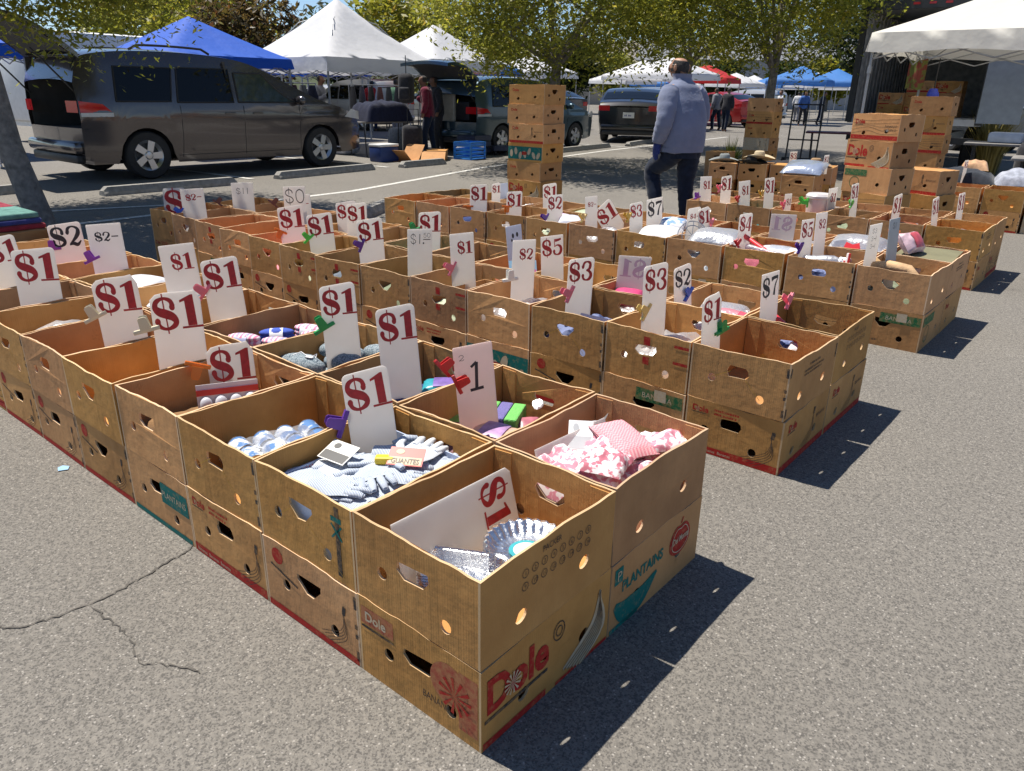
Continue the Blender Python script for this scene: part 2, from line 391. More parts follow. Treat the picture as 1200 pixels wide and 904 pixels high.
# ================================================================== setting: ground
def asphalt():
    mm, t, b = new_mat('asphalt')
    tc = node(t, 'ShaderNodeTexCoord')
    O = tc.outputs['Object']
    def nz(s, d=8.0, r=0.6):
        n = node(t, 'ShaderNodeTexNoise', Scale=s, Detail=d, Roughness=r); t.links.new(O, n.inputs['Vector']); return n.outputs[0]
    big = ramp(t, nz(0.35, 5), [(0.3, (0.166, 0.154, 0.136)), (0.7, (0.214, 0.200, 0.178))])
    mid = ramp(t, nz(60, 6, 0.8), [(0.30, (0.50, 0.50, 0.50)), (0.50, (1.0, 1.0, 1.0)), (0.70, (1.4, 1.38, 1.35))])
    mul = node(t, 'ShaderNodeMix', data_type='RGBA', blend_type='MULTIPLY'); mul.inputs[0].default_value = 1
    t.links.new(big.outputs[0], mul.inputs[6]); t.links.new(mid.outputs[0], mul.inputs[7])
    v = node(t, 'ShaderNodeTexVoronoi', Scale=125.0); t.links.new(O, v.inputs['Vector'])
    # pale stones showing in the worn surface: only some cells
    sep = node(t, 'ShaderNodeSeparateColor'); t.links.new(v.outputs['Color'], sep.inputs[0])
    g1 = node(t, 'ShaderNodeMath', operation='GREATER_THAN'); g1.inputs[1].default_value = 0.88; t.links.new(sep.outputs[0], g1.inputs[0])
    g2 = node(t, 'ShaderNodeMath', operation='LESS_THAN'); g2.inputs[1].default_value = 0.36; t.links.new(v.outputs['Distance'], g2.inputs[0])
    ml = node(t, 'ShaderNodeMath', operation='MULTIPLY'); t.links.new(g1.outputs[0], ml.inputs[0]); t.links.new(g2.outputs[0], ml.inputs[1])
    m2 = node(t, 'ShaderNodeMath', operation='MULTIPLY'); m2.inputs[1].default_value = 0.65; t.links.new(ml.outputs[0], m2.inputs[0])
    st = node(t, 'ShaderNodeMix', data_type='RGBA'); t.links.new(m2.outputs[0], st.inputs[0]); t.links.new(mul.outputs[2], st.inputs[6])
    st.inputs[7].default_value = (0.40, 0.375, 0.34, 1)
    v2 = node(t, 'ShaderNodeTexVoronoi', Scale=230.0); t.links.new(O, v2.inputs['Vector'])
    sep2 = node(t, 'ShaderNodeSeparateColor'); t.links.new(v2.outputs['Color'], sep2.inputs[0])
    g3 = node(t, 'ShaderNodeMath', operation='GREATER_THAN'); g3.inputs[1].default_value = 0.72; t.links.new(sep2.outputs[1], g3.inputs[0])
    g4 = node(t, 'ShaderNodeMath', operation='MULTIPLY'); g4.inputs[1].default_value = 0.55; t.links.new(g3.outputs[0], g4.inputs[0])
    dk = node(t, 'ShaderNodeMix', data_type='RGBA'); t.links.new(g4.outputs[0], dk.inputs[0]); t.links.new(st.outputs[2], dk.inputs[6])
    dk.inputs[7].default_value = (0.055, 0.052, 0.05, 1)
    # oil drips and tar spots
    ol = ramp(t, nz(1.3, 7, 0.7), [(0.60, (1, 1, 1)), (0.74, (0.72, 0.72, 0.73))])
    mo = node(t, 'ShaderNodeMix', data_type='RGBA', blend_type='MULTIPLY'); mo.inputs[0].default_value = 1
    t.links.new(dk.outputs[2], mo.inputs[6]); t.links.new(ol.outputs[0], mo.inputs[7])
    t.links.new(mo.outputs[2], b.inputs['Base Color'])
    b.inputs['Roughness'].default_value = 0.88; b.inputs['Specular IOR Level'].default_value = 0.25
    ad = node(t, 'ShaderNodeMath', operation='MULTIPLY_ADD'); ad.inputs[1].default_value = 0.5
    t.links.new(v.outputs['Distance'], ad.inputs[0]); t.links.new(nz(140, 4, 0.7), ad.inputs[2])
    bp = node(t, 'ShaderNodeBump', Strength=0.55, Distance=0.006); t.links.new(ad.outputs[0], bp.inputs['Height']); t.links.new(bp.outputs[0], b.inputs['Normal'])
    return mm
ASPH = asphalt()
g = MB(); g.grid(20, 20, lambda u, v: Vector((-300 + 500 * u, -60 + 460 * v, 0)))
struct(g.build('ground', ASPH))
LINE = plain('worn_line_paint', (0.50, 0.49, 0.46), 0.8, var=0.35, scale=25)
def ribbon(name, pts, w_, mat, z=0.004, jit=0.0, seed=1):
    r = random.Random(seed); b = MB(); q = [Vector((p[0], p[1], 0)) for p in pts]
    if jit:
        q2 = []
        for a, c in zip(q, q[1:]):
            n = max(2, int((c - a).length / 0.012))
            for k in range(n): q2.append(a.lerp(c, k / n) + Vector((r.uniform(-jit, jit), r.uniform(-jit, jit), 0)))
        q = q2 + [q[-1]]
    L, R_ = [], []
    for i, p in enumerate(q):
        d = (q[min(i + 1, len(q) - 1)] - q[max(i - 1, 0)]).normalized(); nn = Vector((-d.y, d.x, 0)); ww = w_ * (r.uniform(0.25, 1.3) if jit else 1) / 2
        L.append(b._v((p.x + nn.x * ww, p.y + nn.y * ww, z))); R_.append(b._v((p.x - nn.x * ww, p.y - nn.y * ww, z)))
    for i in range(len(q) - 1): b.face([L[i], R_[i], R_[i + 1], L[i + 1]])
    return b.build(name, mat)
struct(ribbon('parking_line', [(-7.3, -8), (-7.9, 3), (-8.15, 6.2), (-9.4, 10.5), (-10.5, 16.5), (-11.6, 26)], 0.11, LINE))
for yy in (0.4, 6.0, 9.0, 14.6, 18.1): struct(ribbon('parking_line', [(-10.2 - yy * 0.04, yy), (-15.6 - yy * 0.04, yy - 0.3)], 0.10, LINE, z=0.008))
struct(ribbon('parking_line', [(-9.5, 1.0), (-8.55, 3.6)], 0.10, LINE, z=0.006))
CRACK = plain('dark_crack', (0.085, 0.078, 0.068), 0.95, var=0.3)  # one dark tone for the flat strips that mark the cracks
struct(ribbon('asphalt_crack', [(-1.35, -0.62), (-1.22, -0.50), (-1.20, -0.42), (-1.19, -0.34), (-1.19, -0.26), (-1.21, -0.15), (-1.23, -0.04), (-1.30, 0.1)], 0.007, CRACK, 0.003, 0.0065, 3))
struct(ribbon('asphalt_crack', [(-1.17, -0.34), (-1.09, -0.34), (-0.98, -0.33), (-0.85, -0.36), (-0.78, -0.31), (-0.70, -0.28)], 0.005, CRACK, 0.003, 0.0065, 4))
SCR = plain('chalky_scrape', (0.33, 0.32, 0.30), 0.9, var=0.4, scale=50)
for q_ in range(0): struct(ribbon('scraped_patch', [(-1.20 + .035 * q_, -0.53 + .012 * math.sin(q_ * 2.1)), (-1.185 + .035 * q_, -.525 + .012 * math.sin(q_ * 2.1 + .8))], 0.008 + .006 * (q_ % 3), SCR, 0.003, 0.004, 8 + q_))
b = MB(); b.poly([(-2.13 + x, -0.07 + y, 0.004) for x, y in ((0, 0), (0.03, -0.01), (0.045, 0.02), (0.02, 0.035), (-0.005, 0.02))])
tag(b.build('paper_scrap', plain('pale_blue_paper', (0.25, 0.42, 0.62), 0.7)), 'small blue scrap of paper lying flat on the open asphalt', 'litter')
r = random.Random(5)

# ================================================================== banana boxes
BW, BD, BH, TH = 0.404, 0.5, 0.2274, 0.0065
def holed(mb, wd, h, t, holes, M, rg, mi=0, edge=1, jit=0.0015):
    out = [(-wd / 2, 0)] + [(-wd / 2 + wd * k / 4, 0) for k in range(1, 4)] + [(wd / 2, 0), (wd / 2, h * 0.5)]
    out += [(wd / 2 - wd * k / 14, h + (rg.uniform(-jit, jit) if 0 < k < 14 else 0)) for k in range(15)] + [(-wd / 2, h * 0.5)]
    loops = [out] + holes
    flat = [p for l in loops for p in l]
    tris = geometry.tessellate_polygon([[Vector((x, y, 0)) for x, y in l] for l in loops])
    A = [mb._v(M @ Vector((x, y, 0))) for x, y in flat]; B = [mb._v(M @ Vector((x, y, -t))) for x, y in flat]
    for q in tris: mb.face([A[i] for i in q], mi); mb.face([B[i] for i in reversed(q)], mi)
    k = 0
    for l in loops:
        n = len(l)
        for i in range(n): mb.face([A[k + i], A[k + (i + 1) % n], B[k + (i + 1) % n], B[k + i]], edge)
        k += n
def oval(x, y, rx, ry, n=14, rot=0.0):
    return [(x + rx * math.cos(a) * math.cos(rot) - ry * math.sin(a) * math.sin(rot), y + rx * math.cos(a) * math.sin(rot) + ry * math.sin(a) * math.cos(rot)) for a in [-2 * PI * k / n for k in range(n)]]
def handle(x, y, s=1.0, kind=0):
    if kind == 0: q = [(-.048, .022), (.048, .022), (.05, .008), (.018, -.026), (-.016, -.026), (-.05, .006)]
    elif kind == 1: q = [(-.042, .018), (-.03, .024), (.03, .024), (.042, .018), (.045, 0), (.036, -.018), (-.036, -.018), (-.045, 0)]
    else: q = [(-.05, .018), (.046, .024), (.05, .002), (.03, -.022), (-.03, -.024), (-.052, -.004)]
    return [(x + a * s, y + c * s) for a, c in q][::-1]
# outer-face frames: local x runs left to right as seen from outside
def face_frame(side, h=0.0, off=0.0):
    if side == 'front': return frame((1, 0, 0), (0, 0, 1), (0, -1, 0), (0, -BD / 2 - off, h))
    if side == 'back': return frame((-1, 0, 0), (0, 0, 1), (0, 1, 0), (0, BD / 2 + off, h))
    if side == 'right': return frame((0, 1, 0), (0, 0, 1), (1, 0, 0), (BW / 2 + off, 0, h))
    return frame((0, -1, 0), (0, 0, 1), (-1, 0, 0), (-BW / 2 - off, 0, h))
def make_shell(seed, kind=0, lid=False):
    rg = random.Random(seed); mb = MB()
    dx = rg.uniform(-.012, .012)
    hs = [handle(dx, 0.145 + rg.uniform(-.006, .006), 1, kind), oval(-0.105 + dx, 0.105, .017, .017), oval(0.10 + dx, 0.062, .017, .018)]
    long_ = [oval(-0.115 + dx, 0.062 + rg.uniform(-.01, .01), .021, .016, rot=.5), oval(0.125 + dx, 0.085, .021, .016, rot=.5)]
    jt = lambda l: [(x + rg.uniform(-.003, .003), y + rg.uniform(-.003, .003)) for x, y in l]
    hs = [jt(hs[0]), hs[1], hs[2]]; hs_b = [jt(hs[0]), hs[1], hs[2]]
    holed(mb, BW - 2 * TH - .0004, BH, TH, hs, face_frame('front'), rg)
    holed(mb, BW - 2 * TH - .0004, BH, TH, hs_b, face_frame('back'), rg)
    holed(mb, BD, BH, TH, long_, face_frame('right'), rg)
    holed(mb, BD, BH, TH, long_, face_frame('left'), rg)
    # bottom with the long breathing slot
    mb.box((0, 0, 0.004), (BW - 2 * TH - .002, BD - 2 * TH - .002, 0.006))
    if lid: mb.box((0, 0, BH - 0.006), (BW - 2 * TH - .002, BD - 2 * TH - .002, 0.006))
    # vertical glue flaps inside the corners
    for sx in (-1, 1):
        for sy in (-1, 1): mb.box((sx * (BW / 2 - TH - .035), sy * (BD / 2 - TH - .0026), BH * 0.5 + .004), (.06, .004, BH - .02))
    a1, a2, ln, l2 = [rg.uniform(-.0012, .0002) if seed < 16 else rg.uniform(-.0065, .0055) for _ in range(4)]
    ph = rg.uniform(0, 6)
    for v in mb.bm.verts:
        hz = v.co.z / BH; x, y = v.co.x, v.co.y
        fx = math.cos(PI * min(1, abs(y) / (BD / 2)) / 2); fy = math.cos(PI * min(1, abs(x) / (BW / 2)) / 2)
        v.co.x += (a1 * fx * hz if abs(x) > BW / 2 - .012 else 0) * (1 if x > 0 else -0.6) + ln * hz * 0.5
        v.co.y += (a2 * fy * hz if abs(y) > BD / 2 - .012 else 0) * (1 if y > 0 else -1) + l2 * hz * 0.4
        v.co.z += (0.0034 * math.sin(11 * x + 9 * y + ph) + .0015 * math.sin(37 * x + 31 * y + 2 * ph)) * hz * hz if v.co.z > BH * .9 else 0
    return mb.mesh('banana_box', [CARD, EDGE], smooth=False, weld=0)
def bananas(x, y, s, flip=1, fill=False, n=5):
    out = []; f = []
    for k in range(n):
        a = k / (n - 1)
        p0 = (x + flip * s * (.42 - .03 * a), y + s * (.78 - .05 * a)); p1 = (x + flip * s * (.30 + .18 * a), y + s * (.30 - .12 * a)); p2 = (x + flip * s * (-.35 + .36 * a), y + s * (-.02 - .16 * a))
        if fill: f.append(stroke([p0, p1, p2], [s * .04, s * .17, s * .05]))
        out.append(stroke([p0, p1, p2], s * .013))
    out.append(stroke([(x + flip * s * .42, y + s * .72), (x + flip * s * .45, y + s * .92)], s * .10))
    return out, f
def starburst(x, y, s, n=11):
    return [[(x, y), (x + s * math.cos(2 * PI * k / n - .1), y + s * math.sin(2 * PI * k / n - .1)), (x + s * math.cos(2 * PI * k / n + .1), y + s * math.sin(2 * PI * k / n + .1))] for k in range(n)]
def slots(rg):
    """dark tab slots up the corner edges"""
    o = []
    for z0, z1 in ((.015, .045), (.085, .098), (.115, .128), (.175, .212)): o.append(rect(BW / 2 - .014, z0, BW / 2 - .004, z1))
    return o
def dole(mb, M, x, y, h, big=False):
    mb.glyphs(word_at('Dole', h, x, y, bold=.035), M, 0)
    mb.glyphs([rect(x - .004, y - h * .34, x + h * 2.45, y - h * .22)], M, 1)
    mb.glyphs(starburst(x + h * .98, y + h * .38, h * .42, 9), M, 2, base=.0022)
PM = [INK['red'], INK['dark'], INK['white'], INK['teal'], INK['green'], INK['yellow'], INK['fadedred']]
OFF = .0085          # print stands clear of the slight bulge in the board
def make_print(kind, seed=0):
    rg = random.Random(seed); mb = MB()
    F, R_ = face_frame('front'), face_frame('right')
    if kind == 'none': return None
    if kind == 'banana':
        dole(mb, F, -.175, .178, .024)
        mb.glyphs(scribble(-.08, .194, .1, .010) + scribble(-.08, .178, .1, .009, 2), F, 0)
        o, f = bananas(.10, .035, .15); mb.glyphs(o, F, 1)
        mb.glyphs([rect(-.196, .002, .196, .032)], F, 0)
        mb.glyphs(word_at('Bananas  Bananas  Bananas', .012, -.18, .011, .34), F, 2, base=.0022)
        dole(mb, R_, -.20, .165, .03); o, f = bananas(.02, .05, .15); mb.glyphs(o, R_, 1)
        mb.glyphs([rect(-.245, .002, .245, .032)], R_, 0); mb.glyphs(word_at('BANANAS', .016, .12, .13, .1), R_, 1)
    elif kind == 'dole_big':
        # faded red field with a star on the short side, large name and a bunch on the long side
        mb.glyphs([rect(-.19, .155, -.075, .205)], F, 6); mb.glyphs(word_at('Dole', .026, -.175, .168, bold=.03), F, 2, base=.0022)
        mb.glyphs([rect(-.19, .143, -.075, .149)], F, 1)
        mb.glyphs([disc(.105, .135, .058, 22)], F, 6, base=.0006); mb.glyphs([rect(.135, .03, .192, .19)], F, 6, base=.0002); mb.glyphs(starburst(.125, .115, .05), F, 0, base=.0022)
        mb.glyphs(word_at('BANANAS', .02, .02, .055, .1), F, 1)
        mb.glyphs(word_at('Dole', .088, -.236, .098, .225, bold=.035), R_, 0)
        mb.glyphs([rect(-.240, .074, -.015, .083)], R_, 1); mb.glyphs(starburst(-.148, .132, .030, 13), R_, 2, base=.0030)
        o, f = bananas(.120, .034, .195, 1, True, 6); mb.glyphs(f, R_, 2); mb.glyphs(o[:6], R_, 1, base=.0024)
        mb.glyphs([stroke([(.028 + .022 * math.cos(a), .165 + .026 * math.sin(a)) for a in [k * .7 for k in range(10)]], .003), stroke([(.028 + .012 * math.cos(a), .165 + .014 * math.sin(a)) for a in [k * .7 for k in range(10)]], .003)], R_, 1)
        mb.glyphs([rect(-.245, .002, -.02, .022), rect(.02, .002, .245, .012)], R_, 0)
    elif kind == 'plantain':
        mb.glyphs(word_at('PLANTAINS', .033, -.195, .118, .22, bold=.03), R_, 3)
        mb.glyphs([rect(-.235, .155, -.195, .205)], R_, 3); mb.glyphs(word_at('P', .03, -.226, .166), R_, 2, base=.0022)
        mb.glyphs([stroke([(-.225, .085), (-.17, .045), (-.09, .045), (-.005, .088)], [.02, .075, .07, .012])], R_, 3)
        mb.glyphs([rect(-.245, .002, -.10, .016)], R_, 3)
        a = [(.125 + .062 * math.cos(t) * (1 - .12 * math.sin(t)), .135 + .055 * math.sin(t) - .012 * math.exp(-((t - PI / 2) / .35) ** 2)) for t in [2 * PI * k / 28 for k in range(28)]]
        mb.glyphs([a], R_, 0); b_ = [(.125 + (x - .125) * .8, .135 + (y - .135) * .8) for x, y in a]
        mb.glyphs([stroke(b_ + [b_[0]], .003, 2)], R_, 2, base=.0022); mb.glyphs(word_at('Del Monte', .021, .079, .126, .094, bold=.02), R_, 2, base=.0026)
        mb.glyphs([stroke([(.125, .185), (.135, .205)], .006)], R_, 0)
        mb.glyphs([rect(.02, .10, .19, .175)], F, 3); mb.glyphs(word_at('PLANTAINS', .022, .03, .127, .15), F, 2, base=.0022)
        mb.glyphs([rect(-.19, .002, .19, .02)], F, 3)
    elif kind == 'green':
        mb.glyphs([rect(-.03, .150, .19, .205)], F, 4); mb.glyphs(word_at('BANANA', .024, .0, .166, .16), F, 2, base=.0022)
        mb.glyphs([rect(.06, .165, .115, .215)], F, 2, base=.0040)
        mb.glyphs(scribble(-.17, .03, .14, .013, 3), F, 1); mb.glyphs([rect(-.24, .15, .0, .205)], R_, 4)
        mb.glyphs([stroke([(-.12 + .05 * math.cos(t), .09 + .05 * math.sin(t)) for t in [k * .5 for k in range(14)]], .006)], R_, 4)
    elif kind == 'wood':
        for F_, L in ((F, .19), (R_, .24)):
            for k in range(6):
                mb.glyphs([stroke([(-L, .03 + .03 * k), (-L * .3, .04 + .03 * k + .02 * math.sin(k)), (L * .3, .03 + .03 * k), (L, .04 + .03 * k)], .0025)], F_, 1)
        dole(mb, R_, -.22, .145, .036); dole(mb, F, -.17, .15, .028)
        mb.glyphs(word_at('BANANAS', .018, .10, .12, .12) + word_at('BANANAS', .018, .10, .09, .12), R_, 1)
        for F_, L in ((F, .197), (R_, .246)): mb.glyphs([rect(-L, .012, L, .048)], F_, 0)
    elif kind == 'faded':
        mb.glyphs([disc(-.135, .185, .025, 16)], F, 0); mb.glyphs([stroke([(-.17, .15), (-.05, .12)], .006)], F, 1)
        o, f = bananas(.09, .04, .13); mb.glyphs(o, F, 1); mb.glyphs([rect(-.195, .002, .195, .022)], F, 0)
        mb.glyphs(word_at('Dole', .03, -.2, .15, bold=.03), R_, 0); mb.glyphs(slots(rg), F, 1)
    elif kind == 'packer':
        mb.glyphs(word_at('PACKER', .0155, -.045, .196, .07), R_, 1)
        for rr in range(2):
            for k in range(8):
                cx, cy = -.105 + .034 * k, .172 - .034 * rr
                ring = disc(cx, cy, .0105, 14); mb.glyphs([stroke(ring + [ring[0]], .0017, 1)], R_, 1)
                mb.glyphs(word_at(str(1 + k + 8 * rr), .010, cx - (.003 if k + 8 * rr < 9 else .0055), cy - .005), R_, 1)
    elif kind == 'cross':
        mb.glyphs([rect(.135, .02, .152, .215), rect(.168, .045, .182, .205)][:1], F, 1)
        mb.glyphs([stroke([(.12, .125), (.16, .165)], .006), stroke([(.16, .125), (.12, .165)], .006), stroke([(.12, .18), (.16, .18)], .014)], F, 3)
        mb.glyphs([stroke([(-.10, .105), (-.05, .14)], .0012, 1), stroke([(.02, .12), (.16, .02)], .0012, 1)], F, 5)
    elif kind == 'tabs':
        mb.glyphs(slots(rg), F, 1); mb.glyphs([stroke([(-.11, .105), (-.03, .15)], .0016, 1), stroke([(.03, .13), (.1, .06)], .0016, 1)], F, 5)
        mb.glyphs([rect(-.246, .175, -.236, .212), rect(-.246, .012, -.236, .05), rect(.236, .14, .246, .2)], R_, 1)
        mb.glyphs(scribble(-.05, .18, .1, .010, 5) + scribble(-.10, .160, .2, .009, 6) + scribble(-.10, .145, .18, .009, 7), R_, 1)
    elif kind == 'redmark':
        mb.glyphs([rect(-.012, .168, .018, .205), rect(-.012, .085, .018, .118)], F, 0); mb.glyphs([rect(.13, .185, .196, .197), rect(.13, .115, .196, .127)], F, 0)
    elif kind == 'tealband':
        for F_, L in ((F, .199), (R_, .248)):
            mb.glyphs([rect(-L, .03, L, .185)], F_, 3)
            for k in range(7):
                x = -L + .05 + k * (2 * L - .1) / 6; mb.glyphs([oval(x, .10 + .03 * math.sin(k * 2), .022, .045, rot=.6 * math.sin(k * 3))], F_, 2, base=.0022)
            mb.glyphs([rect(-.04, .085, .03, .125)], F_, 0, base=.0036)
    elif kind == 'whitebox':
        for F_, L in ((F, .200), (R_, .2485)):
            mb.glyphs([rect(-L, .002, L, .2225)], F_, 2); o, f = bananas(.02, .04, .14); mb.glyphs(o, F_, 1, base=.0024)
            mb.glyphs(slots(rg), F_, 1, base=.0024)
    # lift the print off the board by its bulge
    for v in mb.bm.verts:
        hz = v.co.z / BH
        if v.co.y < -BD / 2 + .001: v.co.y -= .0006
        elif v.co.x > BW / 2 - .001: v.co.x += .0006
    return mb.mesh('printing', PM, weld=0)
SHELLS = [make_shell(10 + k, k % 3) for k in range(12)]
def print_for(shell_i): pass
PRINTS = {k: make_print(k, 3) for k in ('banana', 'dole_big', 'plantain', 'green', 'wood', 'faded', 'packer', 'cross', 'tabs', 'redmark', 'tealband', 'whitebox')}
BOXES = {}
def put_box(label, x, y, z, rz, shell, pr, group, cat='cardboard box', name='banana_box'):
    o = bpy.data.objects.new(name, SHELLS[shell % 6 if pr and pr != 'none' else 6 + shell % 6]); col.objects.link(o)
    o.location = (x, y, z); o.rotation_euler = (0, 0, rz); tag(o, label, cat, group)
    if pr and pr != 'none':
        p = bpy.data.objects.new('printing', PRINTS[pr]); col.objects.link(p); p.parent = o
    return o
ORD = ['first', 'second', 'third', 'fourth', 'fifth', 'sixth', 'seventh', 'eighth', 'ninth', 'tenth', 'eleventh', 'twelfth', 'thirteenth', 'fourteenth', 'fifteenth']
BLK = {1: 'nearest', 2: 'second', 3: 'third', 4: 'fourth'}
ROWN = {0: 'front', 1: 'back'}
PX = .41
def corner(B, r_, k):
    if B == 1: return (-PX * k, .51 * r_)
    if B == 2: return (-.02 - .4135 * k, 1.73 + .51 * r_ + max(0, k - 6) * .035)
    if B == 3: return (-.421 * k, 3.76 + .51 * r_)
    return (-.08 - .415 * k, 5.72 + .52 * r_)
NB = {(1, 0): 10, (1, 1): 14, (2, 0): 13, (2, 1): 13, (3, 0): 11, (3, 1): 11, (4, 0): 6, (4, 1): 6}
UP_OVR = {(1, 0, 0): 'packer', (1, 0, 1): 'cross', (1, 0, 2): 'tabs', (1, 0, 3): 'none', (1, 0, 4): 'none', (1, 0, 5): 'none', (1, 1, 0): 'none', (2, 0, 0): 'tabs', (2, 0, 1): 'redmark', (2, 0, 2): 'tabs', (2, 0, 3): 'none', (2, 1, 0): 'packer', (3, 0, 0): 'none'}
LO_OVR = {(1, 0, 0): 'dole_big', (1, 0, 1): 'faded', (1, 0, 2): 'banana', (1, 0, 3): 'plantain', (1, 0, 4): 'faded', (1, 0, 5): 'faded', (1, 1, 0): 'plantain', (2, 0, 0): 'banana', (2, 0, 1): 'green', (2, 0, 2): 'faded', (2, 0, 3): 'tealband', (2, 1, 0): 'banana', (3, 0, 0): 'green', (3, 1, 0): 'faded', (4, 0, 0): 'faded'}
LOOK_U = {(1, 0, 0): 'open brown carton with PACKER number circles, at the nearest corner of all', (1, 0, 1): 'open carton with a teal X mark by its corner, full of work gloves', (1, 0, 2): 'open carton with dark corner tabs holding a shrink-wrapped pack of cans',
          (1, 1, 0): 'open carton holding pink bandana cloth, above the PLANTAINS carton', (2, 0, 0): 'nearly empty carton with dark corner tabs at the right end of second block', (2, 0, 1): 'carton with red marks around its handle hole, holding a $3 card'}
LOOK_L = {(1, 0, 0): 'lower carton printed with big red name and pale bananas, nearest of all', (1, 1, 0): 'lower carton printed PLANTAINS with a red apple badge', (2, 0, 0): 'lower carton with banana drawing and red base band, right end of second block',
          (1, 0, 2): 'lower carton with banana drawing and red band beneath the canned goods carton', (1, 0, 3): 'lower carton with teal patch beneath the carton holding the egg-shaped pack'}
rb = random.Random(77)
for (B, rr), n in NB.items():
    for k in range(n):
        x1, y1 = corner(B, rr, k); key = (B, rr, k)
        cx, cy = x1 - .2045, y1 + .252
        wh = f'{ORD[k]} from right in {ROWN[rr]} row of {BLK[B]} block'
        near = B == 1 and k < 4
        j = .35 if near else 1.0
        rz1, rz2 = rb.uniform(-.008, .008) * j, rb.uniform(-.014, .014) * j
        sl_ = (B * 5 + rr * 3 + k * 7) % 12
        lo = LO_OVR.get(key, rb.choice(['banana', 'faded', 'green', 'faded', 'wood']))
        up = UP_OVR.get(key, rb.choice(['none', 'none', 'tabs', 'none', 'redmark'] if B < 3 else ['none', 'none', 'tabs']))
        o = put_box(LOOK_L.get(key, f'lower brown carton, {wh}'), cx, cy, 0, rz1, sl_, lo, 'cartons in the lower layer of the blocks')
        o.scale = (1.010, 1.008, .997)
        jx, jy = rb.uniform(-.002, .002) * j, rb.uniform(-.006, .006) * j
        put_box(LOOK_U.get(key, f'open brown carton, {wh}'), cx + jx, cy + jy, BH, rz2, sl_ + 3 + (1 if rr else 0), up, 'open cartons in the upper layer of the blocks')
        BOXES[key] = (cx + jx, cy + jy)
FL = BH + .007           # inner floor of an upper box

